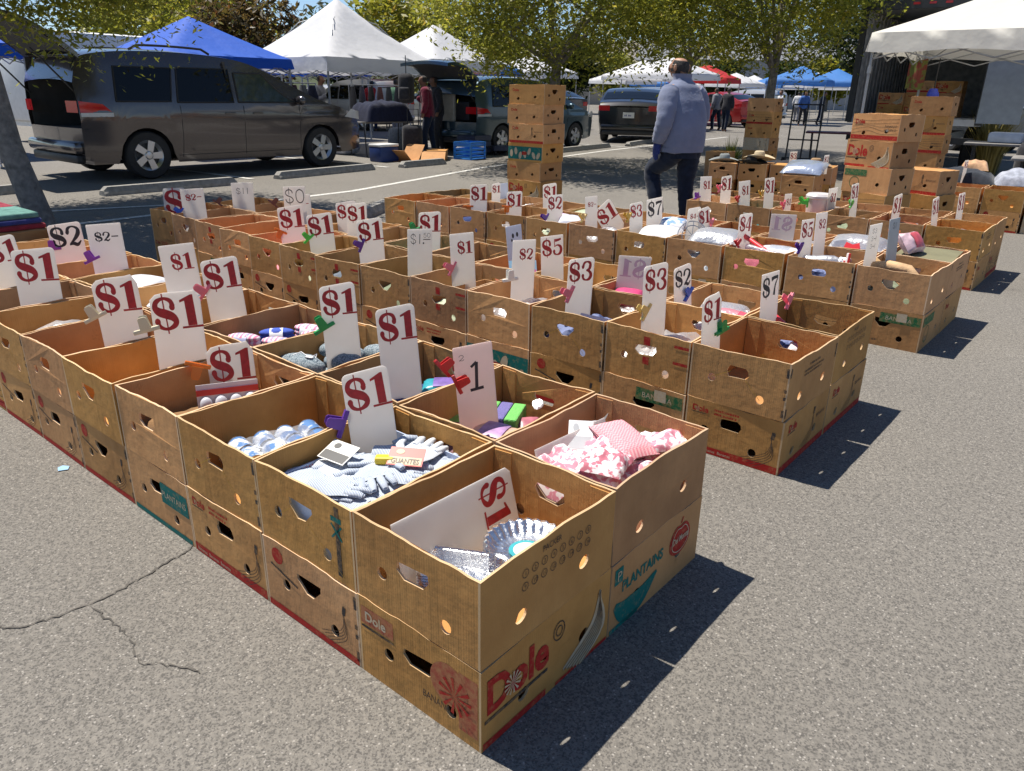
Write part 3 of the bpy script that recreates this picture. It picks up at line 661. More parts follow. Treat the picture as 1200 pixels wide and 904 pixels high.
# ================================================================== price cards and clips
SIGNS = [
    (1, 0, 1, '$1', 'red', 62, -0.77, 0.366, 0.626, 0.136, ('purple', -0.8, 0.284, 0.469)),
    (1, 0, 3, '$1', 'red', 62, -1.548, 0.373, 0.53, 0.157, ('orange', -1.589, 0.27, 0.463)),
    (1, 0, 4, '$1', 'red', 60, -1.69, 0.276, 0.709, 0.164, ('beige', -1.733, 0.177, 0.582)),
    (1, 0, 5, '$1', 'red', 60, -2.1, 0.264, 0.696, 0.158, ('beige', -2.14, 0.171, 0.549)),
    (1, 0, 7, '$1', 'red', 60, -2.92, 0.261, 0.691, 0.172, None),
    (1, 0, 8, '$1', 'red', 60, -3.33, 0.273, 0.695, 0.141, None),
    (1, 1, 1, '1', 'black', 62, -0.716, 0.76, 0.618, 0.134, ('red', -0.76, 0.652, 0.552)),
    (1, 1, 2, '$1', 'red', 62, -1.087, 0.76, 0.677, 0.139, None),
    (1, 1, 3, '$1', 'red', 62, -1.411, 0.76, 0.701, 0.132, ('green', -1.43, 0.698, 0.536)),
    (1, 1, 5, '$1', 'red', 62, -2.229, 0.76, 0.68, 0.155, ('pink', -2.258, 0.68, 0.532)),
    (1, 1, 6, '$1s', 'red', 50, -2.59, 0.76, 0.692, 0.158, None),
    (1, 1, 8, '$2-', 'black', 50, -3.33, 0.761, 0.696, 0.172, ('violet', -3.39, 0.672, 0.512)),
    (1, 1, 9, '$2', 'black', 60, -3.907, 0.76, 0.639, 0.172, ('violet', -3.939, 0.681, 0.494)),
    (2, 0, 0, '$1', 'red', 80, -0.398, 1.77, 0.647, 0.121, ('green', -0.37, 1.859, 0.486)),
    (2, 0, 1, '$3', 'red', 75, -0.738, 1.936, 0.696, 0.144, ('yellow', -0.739, 1.885, 0.489)),
    (2, 0, 2, '$3', 'red', 68, -1.136, 1.936, 0.664, 0.141, ('pink', -1.145, 1.88, 0.498)),
    (2, 0, 3, '$2s', 'red', 66, -1.516, 1.98, 0.693, 0.128, ('white', -1.535, 1.908, 0.499)),
    (2, 0, 4, '$1s', 'red', 66, -1.937, 1.98, 0.675, 0.137, ('pink', -1.951, 1.919, 0.489)),
    (2, 0, 5, '$1.50', 'black', 60, -2.272, 1.98, 0.657, 0.141, None),
    (2, 0, 6, '$1', 'red', 62, -2.68, 1.98, 0.669, 0.152, ('purple', -2.699, 1.92, 0.513)),
    (2, 0, 7, '$1', 'red', 62, -3.215, 2.015, 0.638, 0.16, ('lime', -3.244, 1.936, 0.481)),
    (2, 0, 8, '$1', 'red', 62, -3.578, 2.05, 0.646, 0.166, ('orange', -3.606, 1.972, 0.482)),
    (2, 0, 11, '$2-', 'red', 55, -4.932, 2.083, 0.638, 0.172, ('blue', -4.985, 1.987, 0.459)),
    (2, 0, 12, '$', 'red', 60, -5.345, 2.132, 0.605, 0.167, None),
    (2, 1, 0, '$7', 'black', 80, -0.383, 2.34, 0.648, 0.136, ('pink', -0.342, 2.505, 0.492)),
    (2, 1, 1, '$2', 'black', 78, -0.797, 2.299, 0.623, 0.123, ('blue', -0.775, 2.347, 0.477)),
    (2, 1, 2, 'mir', 'red', 30, -1.178, 2.49, 0.586, 0.168, None),
    (2, 1, 3, '$5', 'red', 64, -1.624, 2.371, 0.652, 0.136, None),
    (2, 1, 4, 'mirk', 'black', 75, -1.959, 2.446, 0.66, 0.109, None),
    (2, 1, 6, '$1', 'red', 62, -2.695, 2.468, 0.658, 0.147, ('green', -2.732, 2.372, 0.546)),
    (2, 1, 7, '$1', 'red', 60, -3.278, 2.342, 0.666, 0.136, None),
    (2, 1, 8, '$4', 'red', 60, -3.692, 2.601, 0.613, 0.148, None),
    (2, 1, 9, '$6-', 'red', 55, -4.105, 2.497, 0.633, 0.149, None),
    (2, 1, 9, '$0', 'black', 55, -4.105, 2.391, 0.698, 0.159, ('brown', -4.161, 2.291, 0.578)),
    (2, 1, 11, '$11', 'black', 55, -4.976, 2.455, 0.653, 0.171, ('brown', -5.041, 2.342, 0.493)),
    (3, 0, 0, 'grey', 'black', 82, -0.3, 3.944, 0.722, 0.141, None),
    (3, 0, 0, 'txt', 'black', 80, -0.371, 3.826, 0.692, 0.147, None),
    (3, 0, 1, '$5', 'red', 80, -0.792, 3.915, 0.665, 0.141, ('purple', -0.791, 3.853, 0.492)),
    (3, 0, 1, '$2s', 'red', 80, -0.789, 4.142, 0.684, 0.138, None),
    (3, 0, 2, '$4', 'red', 80, -1.213, 3.942, 0.654, 0.146, ('red', -1.216, 3.859, 0.462)),
    (3, 0, 3, '$1', 'red', 78, -1.585, 4.098, 0.64, 0.123, ('pink', -1.556, 4.175, 0.521)),
    (3, 0, 3, '$4-', 'red', 75, -1.62, 4.01, 0.645, 0.13, None),
    (3, 0, 4, '$3', 'red', 76, -2.055, 3.952, 0.643, 0.13, ('gold', -2.062, 3.872, 0.54)),
    (3, 0, 4, '$7', 'black', 76, -2.021, 4.186, 0.657, 0.164, None),
    (3, 0, 5, '$2-', 'red', 76, -2.464, 3.966, 0.647, 0.122, ('yellow', -2.471, 3.888, 0.487)),
    (3, 0, 5, '$1t', 'red', 60, -2.397, 4.142, 0.599, 0.172, None),
    (3, 0, 6, '$2', 'red', 70, -2.813, 3.966, 0.628, 0.145, ('purple', -2.83, 3.886, 0.448)),
    (3, 0, 7, '$1', 'red', 66, -3.273, 4.01, 0.61, 0.143, ('orange', -3.289, 3.944, 0.489)),
    (3, 0, 8, '$1', 'red', 64, -3.677, 4.01, 0.632, 0.159, ('orange', -3.707, 3.922, 0.449)),
    (3, 1, 7, '$1', 'red', 68, -3.245, 4.476, 0.641, 0.139, None),
    (3, 1, 9, 'blank', 'red', 60, -3.844, 4.52, 0.588, 0.143, None),
    (3, 1, 8, '$1', 'red', 68, -3.805, 4.31, 0.614, 0.086, None),
    (3, 1, 2, 'mir', 'red', 20, -1.155, 4.476, 0.6, 0.172, None),
    (4, 0, 0, '$1', 'red', 86, -0.472, 5.76, 0.665, 0.146, None),
    (4, 1, 0, '$1', 'red', 86, -0.419, 6.49, 0.649, 0.172, None),
    (4, 0, 1, '$1', 'red', 85, -0.771, 5.926, 0.65, 0.172, None),
    (4, 0, 2, '$1', 'red', 85, -1.149, 6.014, 0.7, 0.143, ('lime', -1.141, 5.971, 0.527)),
    (4, 0, 3, '$1s', 'red', 82, -1.341, 6.18, 0.636, 0.161, None),
    (4, 0, 3, '$1s', 'red', 82, -1.664, 5.882, 0.579, 0.118, ('pink', -1.661, 5.812, 0.49)),
    (4, 0, 4, '$1', 'red', 80, -1.888, 5.97, 0.695, 0.153, ('gold', -1.895, 5.862, 0.553)),
    (4, 0, 4, '$1s', 'red', 78, -2.061, 5.838, 0.661, 0.167, ('red', -2.072, 5.728, 0.502)),
    (4, 0, 5, '$1', 'red', 78, -2.299, 5.97, 0.679, 0.154, ('pink', -2.308, 5.872, 0.569)),
    (4, 0, 5, '$1s', 'red', 76, -2.446, 5.794, 0.672, 0.155, ('violet', -2.454, 5.714, 0.483)),
]

def card_outline(w_, h, style, rg):
    c = .018 if style else .004
    if style == 2: return [(-w_ / 2, 0), (w_ / 2, 0), (w_ / 2, h - c * 2), (w_ / 2 - c, h), (w_ / 2 - c * 2.2, h - .004), (-w_ / 2 + c * 2.6, h - .006), (-w_ / 2 + c, h - .012), (-w_ / 2, h - .03)]
    if style == 0: return [(-w_ / 2, 0), (w_ / 2, 0), (w_ / 2, h - .003), (w_ / 2 - .003, h), (-w_ / 2 + .003, h - .004), (-w_ / 2, h - .008)]
    o = [(-w_ / 2, 0), (w_ / 2, 0)]
    for k in range(5): a = PI / 2 * k / 4; o.append((w_ / 2 - c + c * math.cos(a), h - c + c * math.sin(a)))
    for k in range(5): a = PI / 2 + PI / 2 * k / 4; o.append((-w_ / 2 + c + c * math.cos(a), h - .008 - c + c * math.sin(a)))
    return o
def price_card(label, M, w_, h, txt, colour, style, mat, seed, group='price cards standing in the cartons'):
    """M: card frame, origin at the bottom middle, x along the card, y up, z out of its face"""
    rg = random.Random(seed); mb = MB(); mb.prism(card_outline(w_, h, style, rg), -.004)
    o = mb.build('price_card', mat); o.matrix_world = M; tag(o, label, 'price card', group); o.rotation_mode = 'QUATERNION'; o.matrix_world = M
    mb = MB(); mm = PAINT[colour]
    if txt in ('mir',):
        pl, wd = figures('$1', mirror=True); s = w_ * .78 / wd; mb.glyphs(xf(pl, s, s * 1.25, -s * wd / 2, h - s * 1.5), Matrix.Identity(4)); mm = PAINT['faint']
    elif txt == 'mirk': mb.glyphs([oval(-.01, h - .06, .008, .014), oval(.02, h - .055, .008, .014), oval(-.02, h - .085, .006, .008)], Matrix.Identity(4))
    elif txt == 'grey': mb.glyphs(xf(figures('$1', thin=True)[0], .03, .035, -.025, h - .06), Matrix.Identity(4))
    elif txt == 'blank': mb.free if False else None; mb.bm.free(); return o
    elif txt == 'txt':
        for k in range(3): mb.glyphs(xf(figures('3-1' if k else '$3', thin=True)[0], .03, .028, -.04, h - .055 - .045 * k), Matrix.Identity(4))
    elif txt == '1': mb.glyphs([stroke([(.002, h - .15), (.008, h - .06)], .011, 1), stroke([(.008, h - .06), (-.012, h - .075)], .009, 1), stroke([(-.02, h - .152), (.026, h - .148)], .010, 1)] + xf(figures('2', thin=True)[0], .022, .02, -.052, h - .05), Matrix.Identity(4)); mm = PAINT['black']
    elif txt == '$1.50':
        mb.glyphs(xf(figures('$1.', thin=True)[0], .04, .055, -.058, h - .085) + xf(figures('50', thin=True)[0], .022, .026, .018, h - .05) + [rect(.018, h - .062, .06, h - .058)], Matrix.Identity(4))
    else:
        t = txt.rstrip('st'); small = txt.endswith('s') or len(t) > 2
        thin = t in ('$11', '$0')
        pl, wd = figures(t, thin=thin); s = w_ * (.62 if small else .95) / wd
        asp = 1.36 if len(t) == 2 else 1.15
        mb.glyphs(xf(pl, s, s * asp, -s * wd / 2 + (.012 if small and len(t) == 2 else 0), h - s * asp * 1.0 - (.045 if small else .022), rad(rg.uniform(-1.5, 3))), Matrix.Identity(4))
    p = mb.build('lettering', mm, weld=0); p.parent = o
    return o
def clip(label, colour, M, roll):
    root = empty('bag_clip', label, 'clip', group='plastic clips holding the price cards')
    root.matrix_world = M @ RZ(roll) @ Matrix.Scale(.74 if colour == 'red' else .88, 4)
    mt = plastic(colour)
    mb = MB(); mb.box((0, 0, .002), (.098, .016, .0045), bevel=.002); mb.box((0, 0, -.0105), (.098, .016, .0045), bevel=.002); mb.box((.0, .004, -.004), (.09, .006, .012)); mb.build('jaw', mt, root, smooth=30)
    mb = MB()
    for z, tl in ((.007, .10), (-.015, -.10)):
        mb.prism([(-.021, .004), (.021, .004), (.016, .052), (.010, .058), (-.010, .058), (-.016, .052)], .004, T(0, 0, z) @ RX(tl))
    mb.build('grip', mt, root, smooth=30)
    return root
NAMEC = {'lime': 'lime green', 'gold': 'golden', 'beige': 'cream'}
ROLLS = {'orange': 2.9, 'purple': 1.05, 'beige': .25, 'red': -.7, 'green': .45, 'pink': 1.0, 'violet': .2, 'yellow': .9, 'lime': .8, 'blue': .6, 'brown': -.7, 'white': .3, 'gold': .8}
seen = {}
for i, (B, rr, k, txt, pc, th, px_, py_, pz_, w_, cl) in enumerate(SIGNS):
    rg = random.Random(i * 13 + 5)
    a = rad(th); e = Vector((math.cos(a), math.sin(a), 0)); n = Vector((math.sin(a), -math.cos(a), 0))
    tilt = rad(rg.uniform(-7, 8)); lean = rad(rg.uniform(0, 7))
    u = (Vector((0, 0, 1)) * math.cos(lean) - n * math.sin(lean)).normalized()
    nn = e.cross(u)
    h = (pz_ - FL - .002) / math.cos(lean)
    base = Vector((px_, py_, pz_)) - u * h
    bcx, bcy = BOXES[(B, rr, k)]; hx_, hy_ = BW / 2 - .014 - w_ / 2 * abs(e.x), BD / 2 - .016 - w_ / 2 * abs(e.y)
    for q_ in range(2):
        mid = base + u * .06
        base.x += min(0, bcx + hx_ - mid.x) + max(0, bcx - hx_ - mid.x); base.y += min(0, bcy + hy_ - mid.y) + max(0, bcy - hy_ - mid.y)
    M = frame(e, u, nn, base)
    if txt == '$1t': M = M @ T(0, h * .6, 0) @ RZ(.62) @ T(0, -h * .6, 0)
    else: M = M @ T(0, h * .5, 0) @ RZ(tilt * .5 + (.05 if B == 1 else .0)) @ T(0, -h * .5, 0)
    t = txt.rstrip('st') if txt[0] == '$' else ''
    wh = f'{ORD[k]} from right, {ROWN[rr]} row, {BLK[B]} block'
    look = {'mir': 'pale square card with reversed pink show-through $1', 'mirk': 'blue-white card showing faint dark smudges', 'grey': 'grey card with a small dark price', 'txt': 'white card with handwritten dark lines', 'blank': 'blank pale card',
            '1': 'pinkish card with a handwritten black 1'}.get(txt, ('white card with a ' + ('small ' if txt.endswith('s') else '') + {'red': 'red', 'black': 'black'}[pc] + ' ' + t))
    if txt == '$1t': look = 'slanted white card with a red $1'
    lab = f'{look}, carton {wh}' if txt != '1' else 'pinkish card with handwritten black 1, held by red clips'
    if txt == '$1.50': lab = 'white card with handwritten $1.50 leaning in a second block carton'
    if lab in seen: lab = lab.replace('white card', (NAMEC.get(cl[0], cl[0]) + '-clipped card') if cl else 'unclipped card')
    assert lab not in seen, lab
    seen[lab] = 1
    style = 1 if (t and not txt.endswith('s') and txt not in ('$2-', '$6-', '$1.50', '$11', '$0', '$5') and pc == 'red') or txt == '$2' else 0
    if (B, rr, k) in ((1, 0, 5), (1, 0, 4), (2, 0, 0), (1, 0, 3)): style = 2
    mat = SIGNPINK if txt == '1' else SIGNGREY if txt == 'grey' else SIGNBLUE if txt in ('mirk', 'blank') else SIGN
    price_card(lab, M, w_, h, txt, pc, style, mat, i)
    if cl:
        cn, cx, cy, cz = cl
        Mc = frame(e, u, nn, Vector((cx, cy, cz)) + nn * .004)
        clip(f'{NAMEC.get(cn, cn)} clip on the {t or "1"} card, carton {wh}', cn, Mc, ROLLS[cn] + rg.uniform(-.25, .25))
# the card that has slid down inside the nearest carton lies on its side
bx, by = BOXES[(1, 0, 0)]
u = Vector((-math.sin(rad(15)), 0, math.cos(rad(15)))); e = Vector((0, 1, 0)); nn = e.cross(u)
lo_ = Vector((bx - .075, by - .0, FL + .034))
M = frame(e, u, nn, lo_)
mb = MB(); mb.prism([(-.205, -.036), (.2, -.036), (.215, .01), (.215, .15), (.20, .165), (-.205, .172)], -.004); o = mb.build('price_card', SIGN); o.matrix_world = M
tag(o, 'white card with red $1 lying sideways inside the nearest carton beside foil pans', 'price card', 'price cards standing in the cartons')
pl, wd = figures('$1'); s = .075
mb = MB(); mb.glyphs(xf(pl, s, s * 1.3, .09, .158, -PI / 2), Matrix.Identity(4)); p = mb.build('lettering', PAINT['red'], weld=0); p.parent = o
# second red clip on the handwritten 1 card
for (B, rr, k, txt, pc, th, px_, py_, pz_, w_, cl) in SIGNS:
    if txt == '1':
        a = rad(th); e = Vector((math.cos(a), math.sin(a), 0)); n = Vector((math.sin(a), -math.cos(a), 0))
        clip('red clip lower on the edge of the handwritten 1 card', 'red', frame(e, Vector((0, 0, 1)), n, Vector((cl[1], cl[2], cl[3])) + e * .04 - Vector((0, 0, .05)) + n * .03), -1.15)

# ================================================================== goods in the cartons
def heap_mesh(mb, w_, d, h, seed, amp=.03, n=22, rough=9.0, mi=0, edge=.8):
    """a rumpled pile filling w_ x d, standing on z = 0"""
    sv = Vector((seed * 3.1, seed * 1.7, seed * .9))
    def P(u, v):
        x, y = (u - .5) * w_, (v - .5) * d
        e = min(1, min(u, 1 - u) * 9) * min(1, min(v, 1 - v) * 9)
        z = h * (edge + (1 - edge) * math.sin(PI * u) * math.sin(PI * v)) + amp * (noise.noise(Vector((x, y, 0)) * rough + sv) + .6 * noise.noise(Vector((x, y, 0)) * rough * 2.3 + sv) - .25 * abs(noise.noise(Vector((x, y, 0)) * rough * 4 + sv)))
        k = .006 * noise.noise(Vector((x, y, 5)) * 22 + sv)
        return Vector((x + k, y + k, max(.001, z * e ** .5)))
    mb.grid(n, n, P, mi)
def box_heap(key, label, cat, mat, h, amp=.03, rough=9.0, w_=.36, d=.455, dx=0, dy=0, name='cloth_pile', group=None, n=22, seed=None):
    bx, by = BOXES[key]; mb = MB(); heap_mesh(mb, w_, d, h, seed or (key[0] * 31 + key[1] * 17 + key[2]), amp, n, rough)
    o = mb.build(name, mat, loc=(bx + dx, by + dy, FL), smooth=60); tag(o, label, cat, group); return o
def packet(label, x, y, z, size, rz, tilt, mats, name='packet', cat='packet', group=None, puff=.25, band=None):
    """a soft bag of goods: pillow shape with crimped ends and a printed panel"""
    mb = MB(); L, W, H = size
    for s in (1, -1):
        mb.grid(14, 10, lambda u, v: Vector(((u - .5) * L, (v - .5) * W * (1 - .06 * math.sin(PI * u)), s * (H / 2) * (max(0, math.sin(PI * u) * math.sin(PI * v)) ** (puff)) * (1 + .10 * noise.noise(Vector((u * 5, v * 5, L * 90)))) + .001 * s)), 0 if not band else 0)
    o = mb.build(name, mats[0], smooth=50); o.matrix_world = T(x, y, z) @ RZ(rz) @ RX(tilt); tag(o, label, cat, group)
    if len(mats) > 1:
        mb = MB(); mb.grid(10, 8, lambda u, v: Vector(((u * .5 - .25 + (band or 0)) * L, (v - .5) * W * .72, (H / 2) * (max(0, math.sin(PI * (u * .5 + .25 + (band or 0))) * math.sin(PI * (v * .72 + .14))) ** puff) * 1.06 + .003)))
        mb.build('label', mats[1], o, smooth=50)
    return o
# --- foil pans, stacked to the height they show at
t = empty('foil_pan_stack', 'stack of round fluted foil pie pans in the nearest carton', 'foil pan', (-.135, .315, FL), 0, 'foil pans')
mb = MB()
for k in range(12):
    z = .0072 * k; f_ = lambda a, r_, z_: 1 + (.035 * math.sin(a * 26) if r_ > .075 else 0)
    mb.lathe([(.001, z), (.07, z), (.078, z + .002), (.098, z + .026), (.101, z + .027), (.103, z + .0315), (.106, z + .027)], n=104, wob=f_)
mb.build('pan', FOIL, t, smooth=40)
mb = MB(); mb.lathe([(.0005, .0820), (.044, .0820)], n=28); mb.build('paper_label', plain('teal_label', (.03, .33, .38), .5), t)
mb = MB(); mb.lathe([(.0005, .0826), (.033, .0826)], n=28); mb.build('paper_label', plain('white_label', (.75, .75, .74), .5), t)
t = empty('foil_pan_stack', 'stack of oblong foil loaf pans beside the round pans in nearest carton', 'foil pan', (-.195, .150, FL), .5, 'foil pans')
mb = MB()
def rrect(hx, hy, rr, n=6, flute=0.0):
    o = []
    for cx, cy, a0 in ((hx - rr, hy - rr, 0), (-hx + rr, hy - rr, PI / 2), (-hx + rr, -hy + rr, PI), (hx - rr, -hy + rr, 3 * PI / 2)):
        for k in range(n + 1): a = a0 + PI / 2 * k / n; o.append((cx + rr * math.cos(a) * (1 + flute * (k % 2)), cy + rr * math.sin(a) * (1 + flute * (k % 2))))
    return o
for k in range(9):
    rings = [(.085, .045, .0), (.094, .054, .035), (.097, .057, .036), (.099, .059, .040), (.102, .062, .036)]
    vs = [[mb._v((x, y, .0075 * k + z)) for x, y in rrect(a, b_, .022)] for a, b_, z in rings]
    for r0, r1 in zip(vs, vs[1:]):
        for i in range(len(r0)): mb.face([r0[i], r0[(i + 1) % len(r0)], r1[(i + 1) % len(r0)], r1[i]])
    mb.face(vs[0])
mb.build('pan', FOIL, t, smooth=40)
# --- inner tray with work gloves
bx, by = BOXES[(1, 0, 1)]
TRAY = plain('pale_blue_tray_board', (.42, .50, .66), .6)
t = empty('inner_tray', 'pale blue-white cardboard tray inside the glove carton', 'tray', (bx + .005, by - .01, FL))
mb = MB(); tw, td, th = .365, .44, .158
mb.box((0, 0, .002), (tw, td, .004))
for sx in (-1, 1): mb.box((sx * (tw / 2 - .002), 0, th / 2 + .004), (.004, td, th))
for sy in (-1, 1): mb.box((0, sy * (td / 2 - .002), th / 2 + .004), (tw - .0085, .004, th))
mb.build('tray_walls', TRAY, t)
mb = MB()
for k in range(44):
    for sx in (-1, 1): mb.box((sx * (tw / 2 - .0046), (k / 43 - .5) * (td - .03), th - .008), (.001, .0045, .012))
mb.build('trim_pattern', plain('pink_trim', (.55, .18, .22), .6), t)
GLV = patterned('glove_knit', (.62, .66, .72), (.20, .26, .36), 'stripe', 75, .95)
GLW = patterned('white_knit', (.70, .71, .72), (.46, .52, .60), 'stripe', 60, .95)
o = box_heap((1, 0, 1), 'lower layers of grey and white knitted gloves filling the tray', 'glove', GLV, .115, .02, 8, .34, .41, .005, -.01, 'glove_pile')
def glove(label, x, y, z, rz, tilt, s=1.0, mat=None, lab=None):
    mb = MB()
    def P(u, v):
        a = 2 * PI * v; q = u
        wd = .030 + .020 * min(1, max(0, (q - .25) / .3)); 
        return Vector((q * .125 - .06, wd * math.cos(a), .011 * math.sin(a) * (1 - .2 * q)))
    mb.grid(10, 14, P)
    mb.tube([(-.06, 0, 0), (-.061, 0, 0)], [.001, .001], 6)
    for i, (yy, L, ang) in enumerate(((.034, .062, .16), (.012, .074, .04), (-.012, .070, -.05), (-.034, .054, -.17))):
        d = Vector((math.cos(ang), math.sin(ang), -.1)); p = Vector((.050, yy, 0))
        mb.tube([p, p + d * L * .35, p + d * L * .7 + Vector((0, 0, .004)), p + d * L * .95, p + d * L], [.0115, .012, .0105, .009, .003], 8)
    p = Vector((-.005, .042, 0)); mb.tube([p, p + Vector((.03, .028, .004)), p + Vector((.062, .036, .002)), p + Vector((.066, .037, 0))], [.013, .0125, .010, .003], 8)
    for v in mb.bm.verts: v.co.z += .010 * noise.noise(v.co * 18 + Vector((x * 50, y * 50, 0)))
    o = mb.build('work_glove', mat or GLV, smooth=60); o.matrix_world = T(x, y, z) @ RZ(rz) @ RX(tilt) @ Matrix.Diagonal((s, s, s * .7, 1))
    tag(o, label, 'glove', 'knitted work gloves')
    if lab:
        mb = MB(); mb.box((-.05, 0, .002), (.05, .088, .027), bevel=.004); mb.build('card_band', lab, o)
    return o
YB = plain('yellow_band', (.72, .52, .03), .5); RB = plain('red_band', (.60, .045, .02), .5); WB = plain('white_band', (.72, .70, .62), .5)
gl = [(-.78, .14, .335, .35, .1, 'white-striped glove fanned at the left front of the tray', None), (-.765, .165, .348, .30, .05, 'striped glove lying on the fanned left pair', None), (-.75, .19, .360, .28, .0, 'third striped glove in the fanned left bunch', None),
      (-.72, .15, .340, .2, .1, 'striped glove with orange cuff at the bottom of the fan', RB), (-.62, .14, .345, .1, .1, 'glove with white band near the tray front', WB), (-.70, .30, .365, -2.6, .2, 'grey glove crossing the middle of the tray', None),
      (-.62, .37, .375, 1.8, .1, 'white glove standing up behind the red band', None), (-.57, .22, .350, 2.8, -.1, 'grey glove near the right wall of the tray', None), (-.66, .24, .372, -.5, .15, 'grey glove laid across the white ones', None), (-.53, .40, .35, 2.2, .1, 'pale glove in the far corner of the tray', None)]
for i_, (x, y, z) in enumerate(((-.80, .10, .345), (-.79, .13, .352), (-.775, .11, .359), (-.70, .11, .350), (-.69, .14, .357), (-.68, .12, .364), (-.60, .26, .372), (-.70, .36, .366))):
    gl.append((x, y, z, .32 + .05 * i_, .03 * i_ - .1, ['bottom', 'lower', 'upper', 'right-hand bottom', 'right-hand lower', 'right-hand upper', 'middle', 'rear'][i_] + ' glove of the flat striped bundle in the tray', None))
for i, (x, y, z, rz, tl, lb, band) in enumerate(gl): glove(lb, x + .03, y + .0, z + .028, rz, tl, 1.0, GLW if i in (6, 0, 2) else GLV, band)
def tagcard(label, x, y, z, rz, rx, wd, h, c1, c2, text, tc, name='header_card'):
    mb = MB(); mb.box((0, 0, 0), (wd, h, .002)); o = mb.build(name, plain('card_' + label[:12], c1, .45)); o.matrix_world = T(x, y, z) @ RZ(rz) @ RX(rx)
    tag(o, label, 'product card', 'product cards among the goods')
    mb = MB(); mb.glyphs([rect(-wd / 2 + .004, -h / 2 + .003, wd / 2 - .004, -h * .05)], T(0, 0, .0012), 0)
    if text: mb.glyphs(word_at(text, h * .26, -wd * .40, -h * .40, wd * .8, bold=.02), T(0, 0, .0022), 1)
    mb.glyphs([oval(-wd * .2, h * .25, wd * .12, h * .14)], T(0, 0, .0012), 0)
    mb.build('printing', [plain('cardink_' + label[:12], c2, .5), plain('cardtext_' + label[:12], tc, .5)], o, weld=0)
    return o
tagcard('red and tan glove card reading GUANTES', -.565, .315, .430, .55, .45, .10, .062, (.55, .03, .02), (.58, .44, .26), 'GUANTES', (.05, .03, .02))
tagcard('white glove card with yellow patch and black print', -.735, .215, .425, .10, .35, .10, .075, (.72, .70, .64), (.05, .05, .05), '', (.75, .74, .70))
mb = MB(); mb.box((0, 0, 0), (.055, .03, .022), bevel=.006); o = mb.build('glove_cuff', YB); o.matrix_world = T(-.615, .28, .418) @ RZ(.7); tag(o, 'yellow knitted cuff beside the red and tan glove card', 'glove')
# --- shrink-wrapped cans
bx, by = BOXES[(1, 0, 2)]
CANL = patterned('can_label', (.10, .22, .46), (.66, .69, .72), 'blot', 22, .35)
CANR = plain('tin_rim', (.62, .64, .66), .25, metal=1.0)
t = empty('can_multipack', 'clear shrink-wrapped pack of blue and white cans in the third carton', 'multipack', (bx - .035, by - .01, FL + .058), 1.35)
mb = MB(); mb.box((0, 0, -.031), (.32, .19, .052)); mb.build('pack_tray', CARD, t)
for i in range(4):
    for j in range(2):
        Mx = T(-.112 + .075 * i, -.042 + .085 * j, .034) @ RZ(.1 * math.sin(i * 3 + j)) @ RX(PI / 2)
        mb = MB(); mb.lathe([(.001, -.041), (.029, -.041), (.034, -.038), (.034, .038), (.029, .041), (.001, .041)], Mx, 20)
        cn = mb.build('can', CANL, t, smooth=40)
        mb = MB()
        for s in (-1, 1): mb.lathe([(.030, .0405 * s), (.0352, .0405 * s), (.0352, .0365 * s), (.030, .0365 * s)], Mx, 20)
        mb.build('can_rim', CANR, cn, smooth=40)
mb = MB(); mb.grid(26, 18, lambda u, v: Vector(((u - .5) * .345, (v - .5) * .205, .078 * (max(0, math.sin(PI * u) * math.sin(PI * v)) ** .25) - .004 + .006 * noise.noise(Vector((u * 12, v * 8, 1))) + .004 * math.cos(u * 8 * PI))))
mb.build('shrink_film', FILM, t, smooth=True)
# --- blister pack of plastic eggs
bx, by = BOXES[(1, 0, 3)]
o = box_heap((1, 0, 3), 'brown paper filling the bottom of the fourth carton', 'paper', cloth('brown_paper', (.25, .14, .06)), .10, .02, 8, name='packing_paper')
t = empty('blister_pack', 'blister pack of four white and silver balls standing under the orange-clipped card', 'blister pack', (-1.415, .275, FL + .075))
t.rotation_euler = (rad(-8), 0, rad(62))
mb = MB(); mb.box((0, 0, .055), (.20, .003, .145)); mb.build('backing_card', plain('blister_card', (.70, .68, .68), .4), t)
mb = MB(); mb.box((0, -.004, .100), (.20, .004, .02)); mb.box((0, -.004, .03), (.20, .004, .006)); mb.build('red_band', plain('blister_red', (.55, .04, .04), .4), t)
for i in range(4):
    mb = MB(); mb.ball((-.072 + .048 * i, -.014, .060), (.021, .017, .027), nu=14, nv=10); mb.build('ball', plain('silver_white', (.62, .63, .68), .25), t, smooth=True)
# --- bandanas
PINKB = patterned('pink_bandana', (.62, .24, .31), (.78, .72, .72), 'blot', 48)
PINKC = patterned('pink_gingham', (.66, .22, .26), (.74, .42, .44), 'check', 170)
o = box_heap((1, 1, 0), 'pile of white and pink printed bandanas in a near carton', 'bandana', PINKB, .165, .045, 10, w_=.345, d=.43, name='bandana_pile', n=44)
packet('folded pink checked bandana on top of the printed ones', -.195, .845, .412, (.12, .21, .05), 1.15, .12, [PINKC], 'folded_bandana', 'bandana')
mb = MB(); heap_mesh(mb, .15, .11, .03, 91, .02, 22, 20, edge=.6); o = mb.build('folded_bandana', PINKB, smooth=60); o.matrix_world = T(-.10, .93, .402) @ RZ(.9); tag(o, 'white and pink bandana folded over at the right of the pile', 'bandana')
mb = MB(); heap_mesh(mb, .13, .15, .03, 77, .02, 22, 22, edge=.6); o = mb.build('folded_bandana', patterned('red_blot', (.52, .16, .21), (.76, .73, .73), 'blot', 45), smooth=60); o.matrix_world = T(-.16, .70, .400) @ RZ(.2); tag(o, 'crumpled white bandana at the front of the pile', 'bandana')
tagcard('white scissors card with grey dots and bar code', -.318, .80, .405, .6, .5, .075, .11, (.70, .70, .70), (.35, .36, .38), '', (.04, .04, .04))
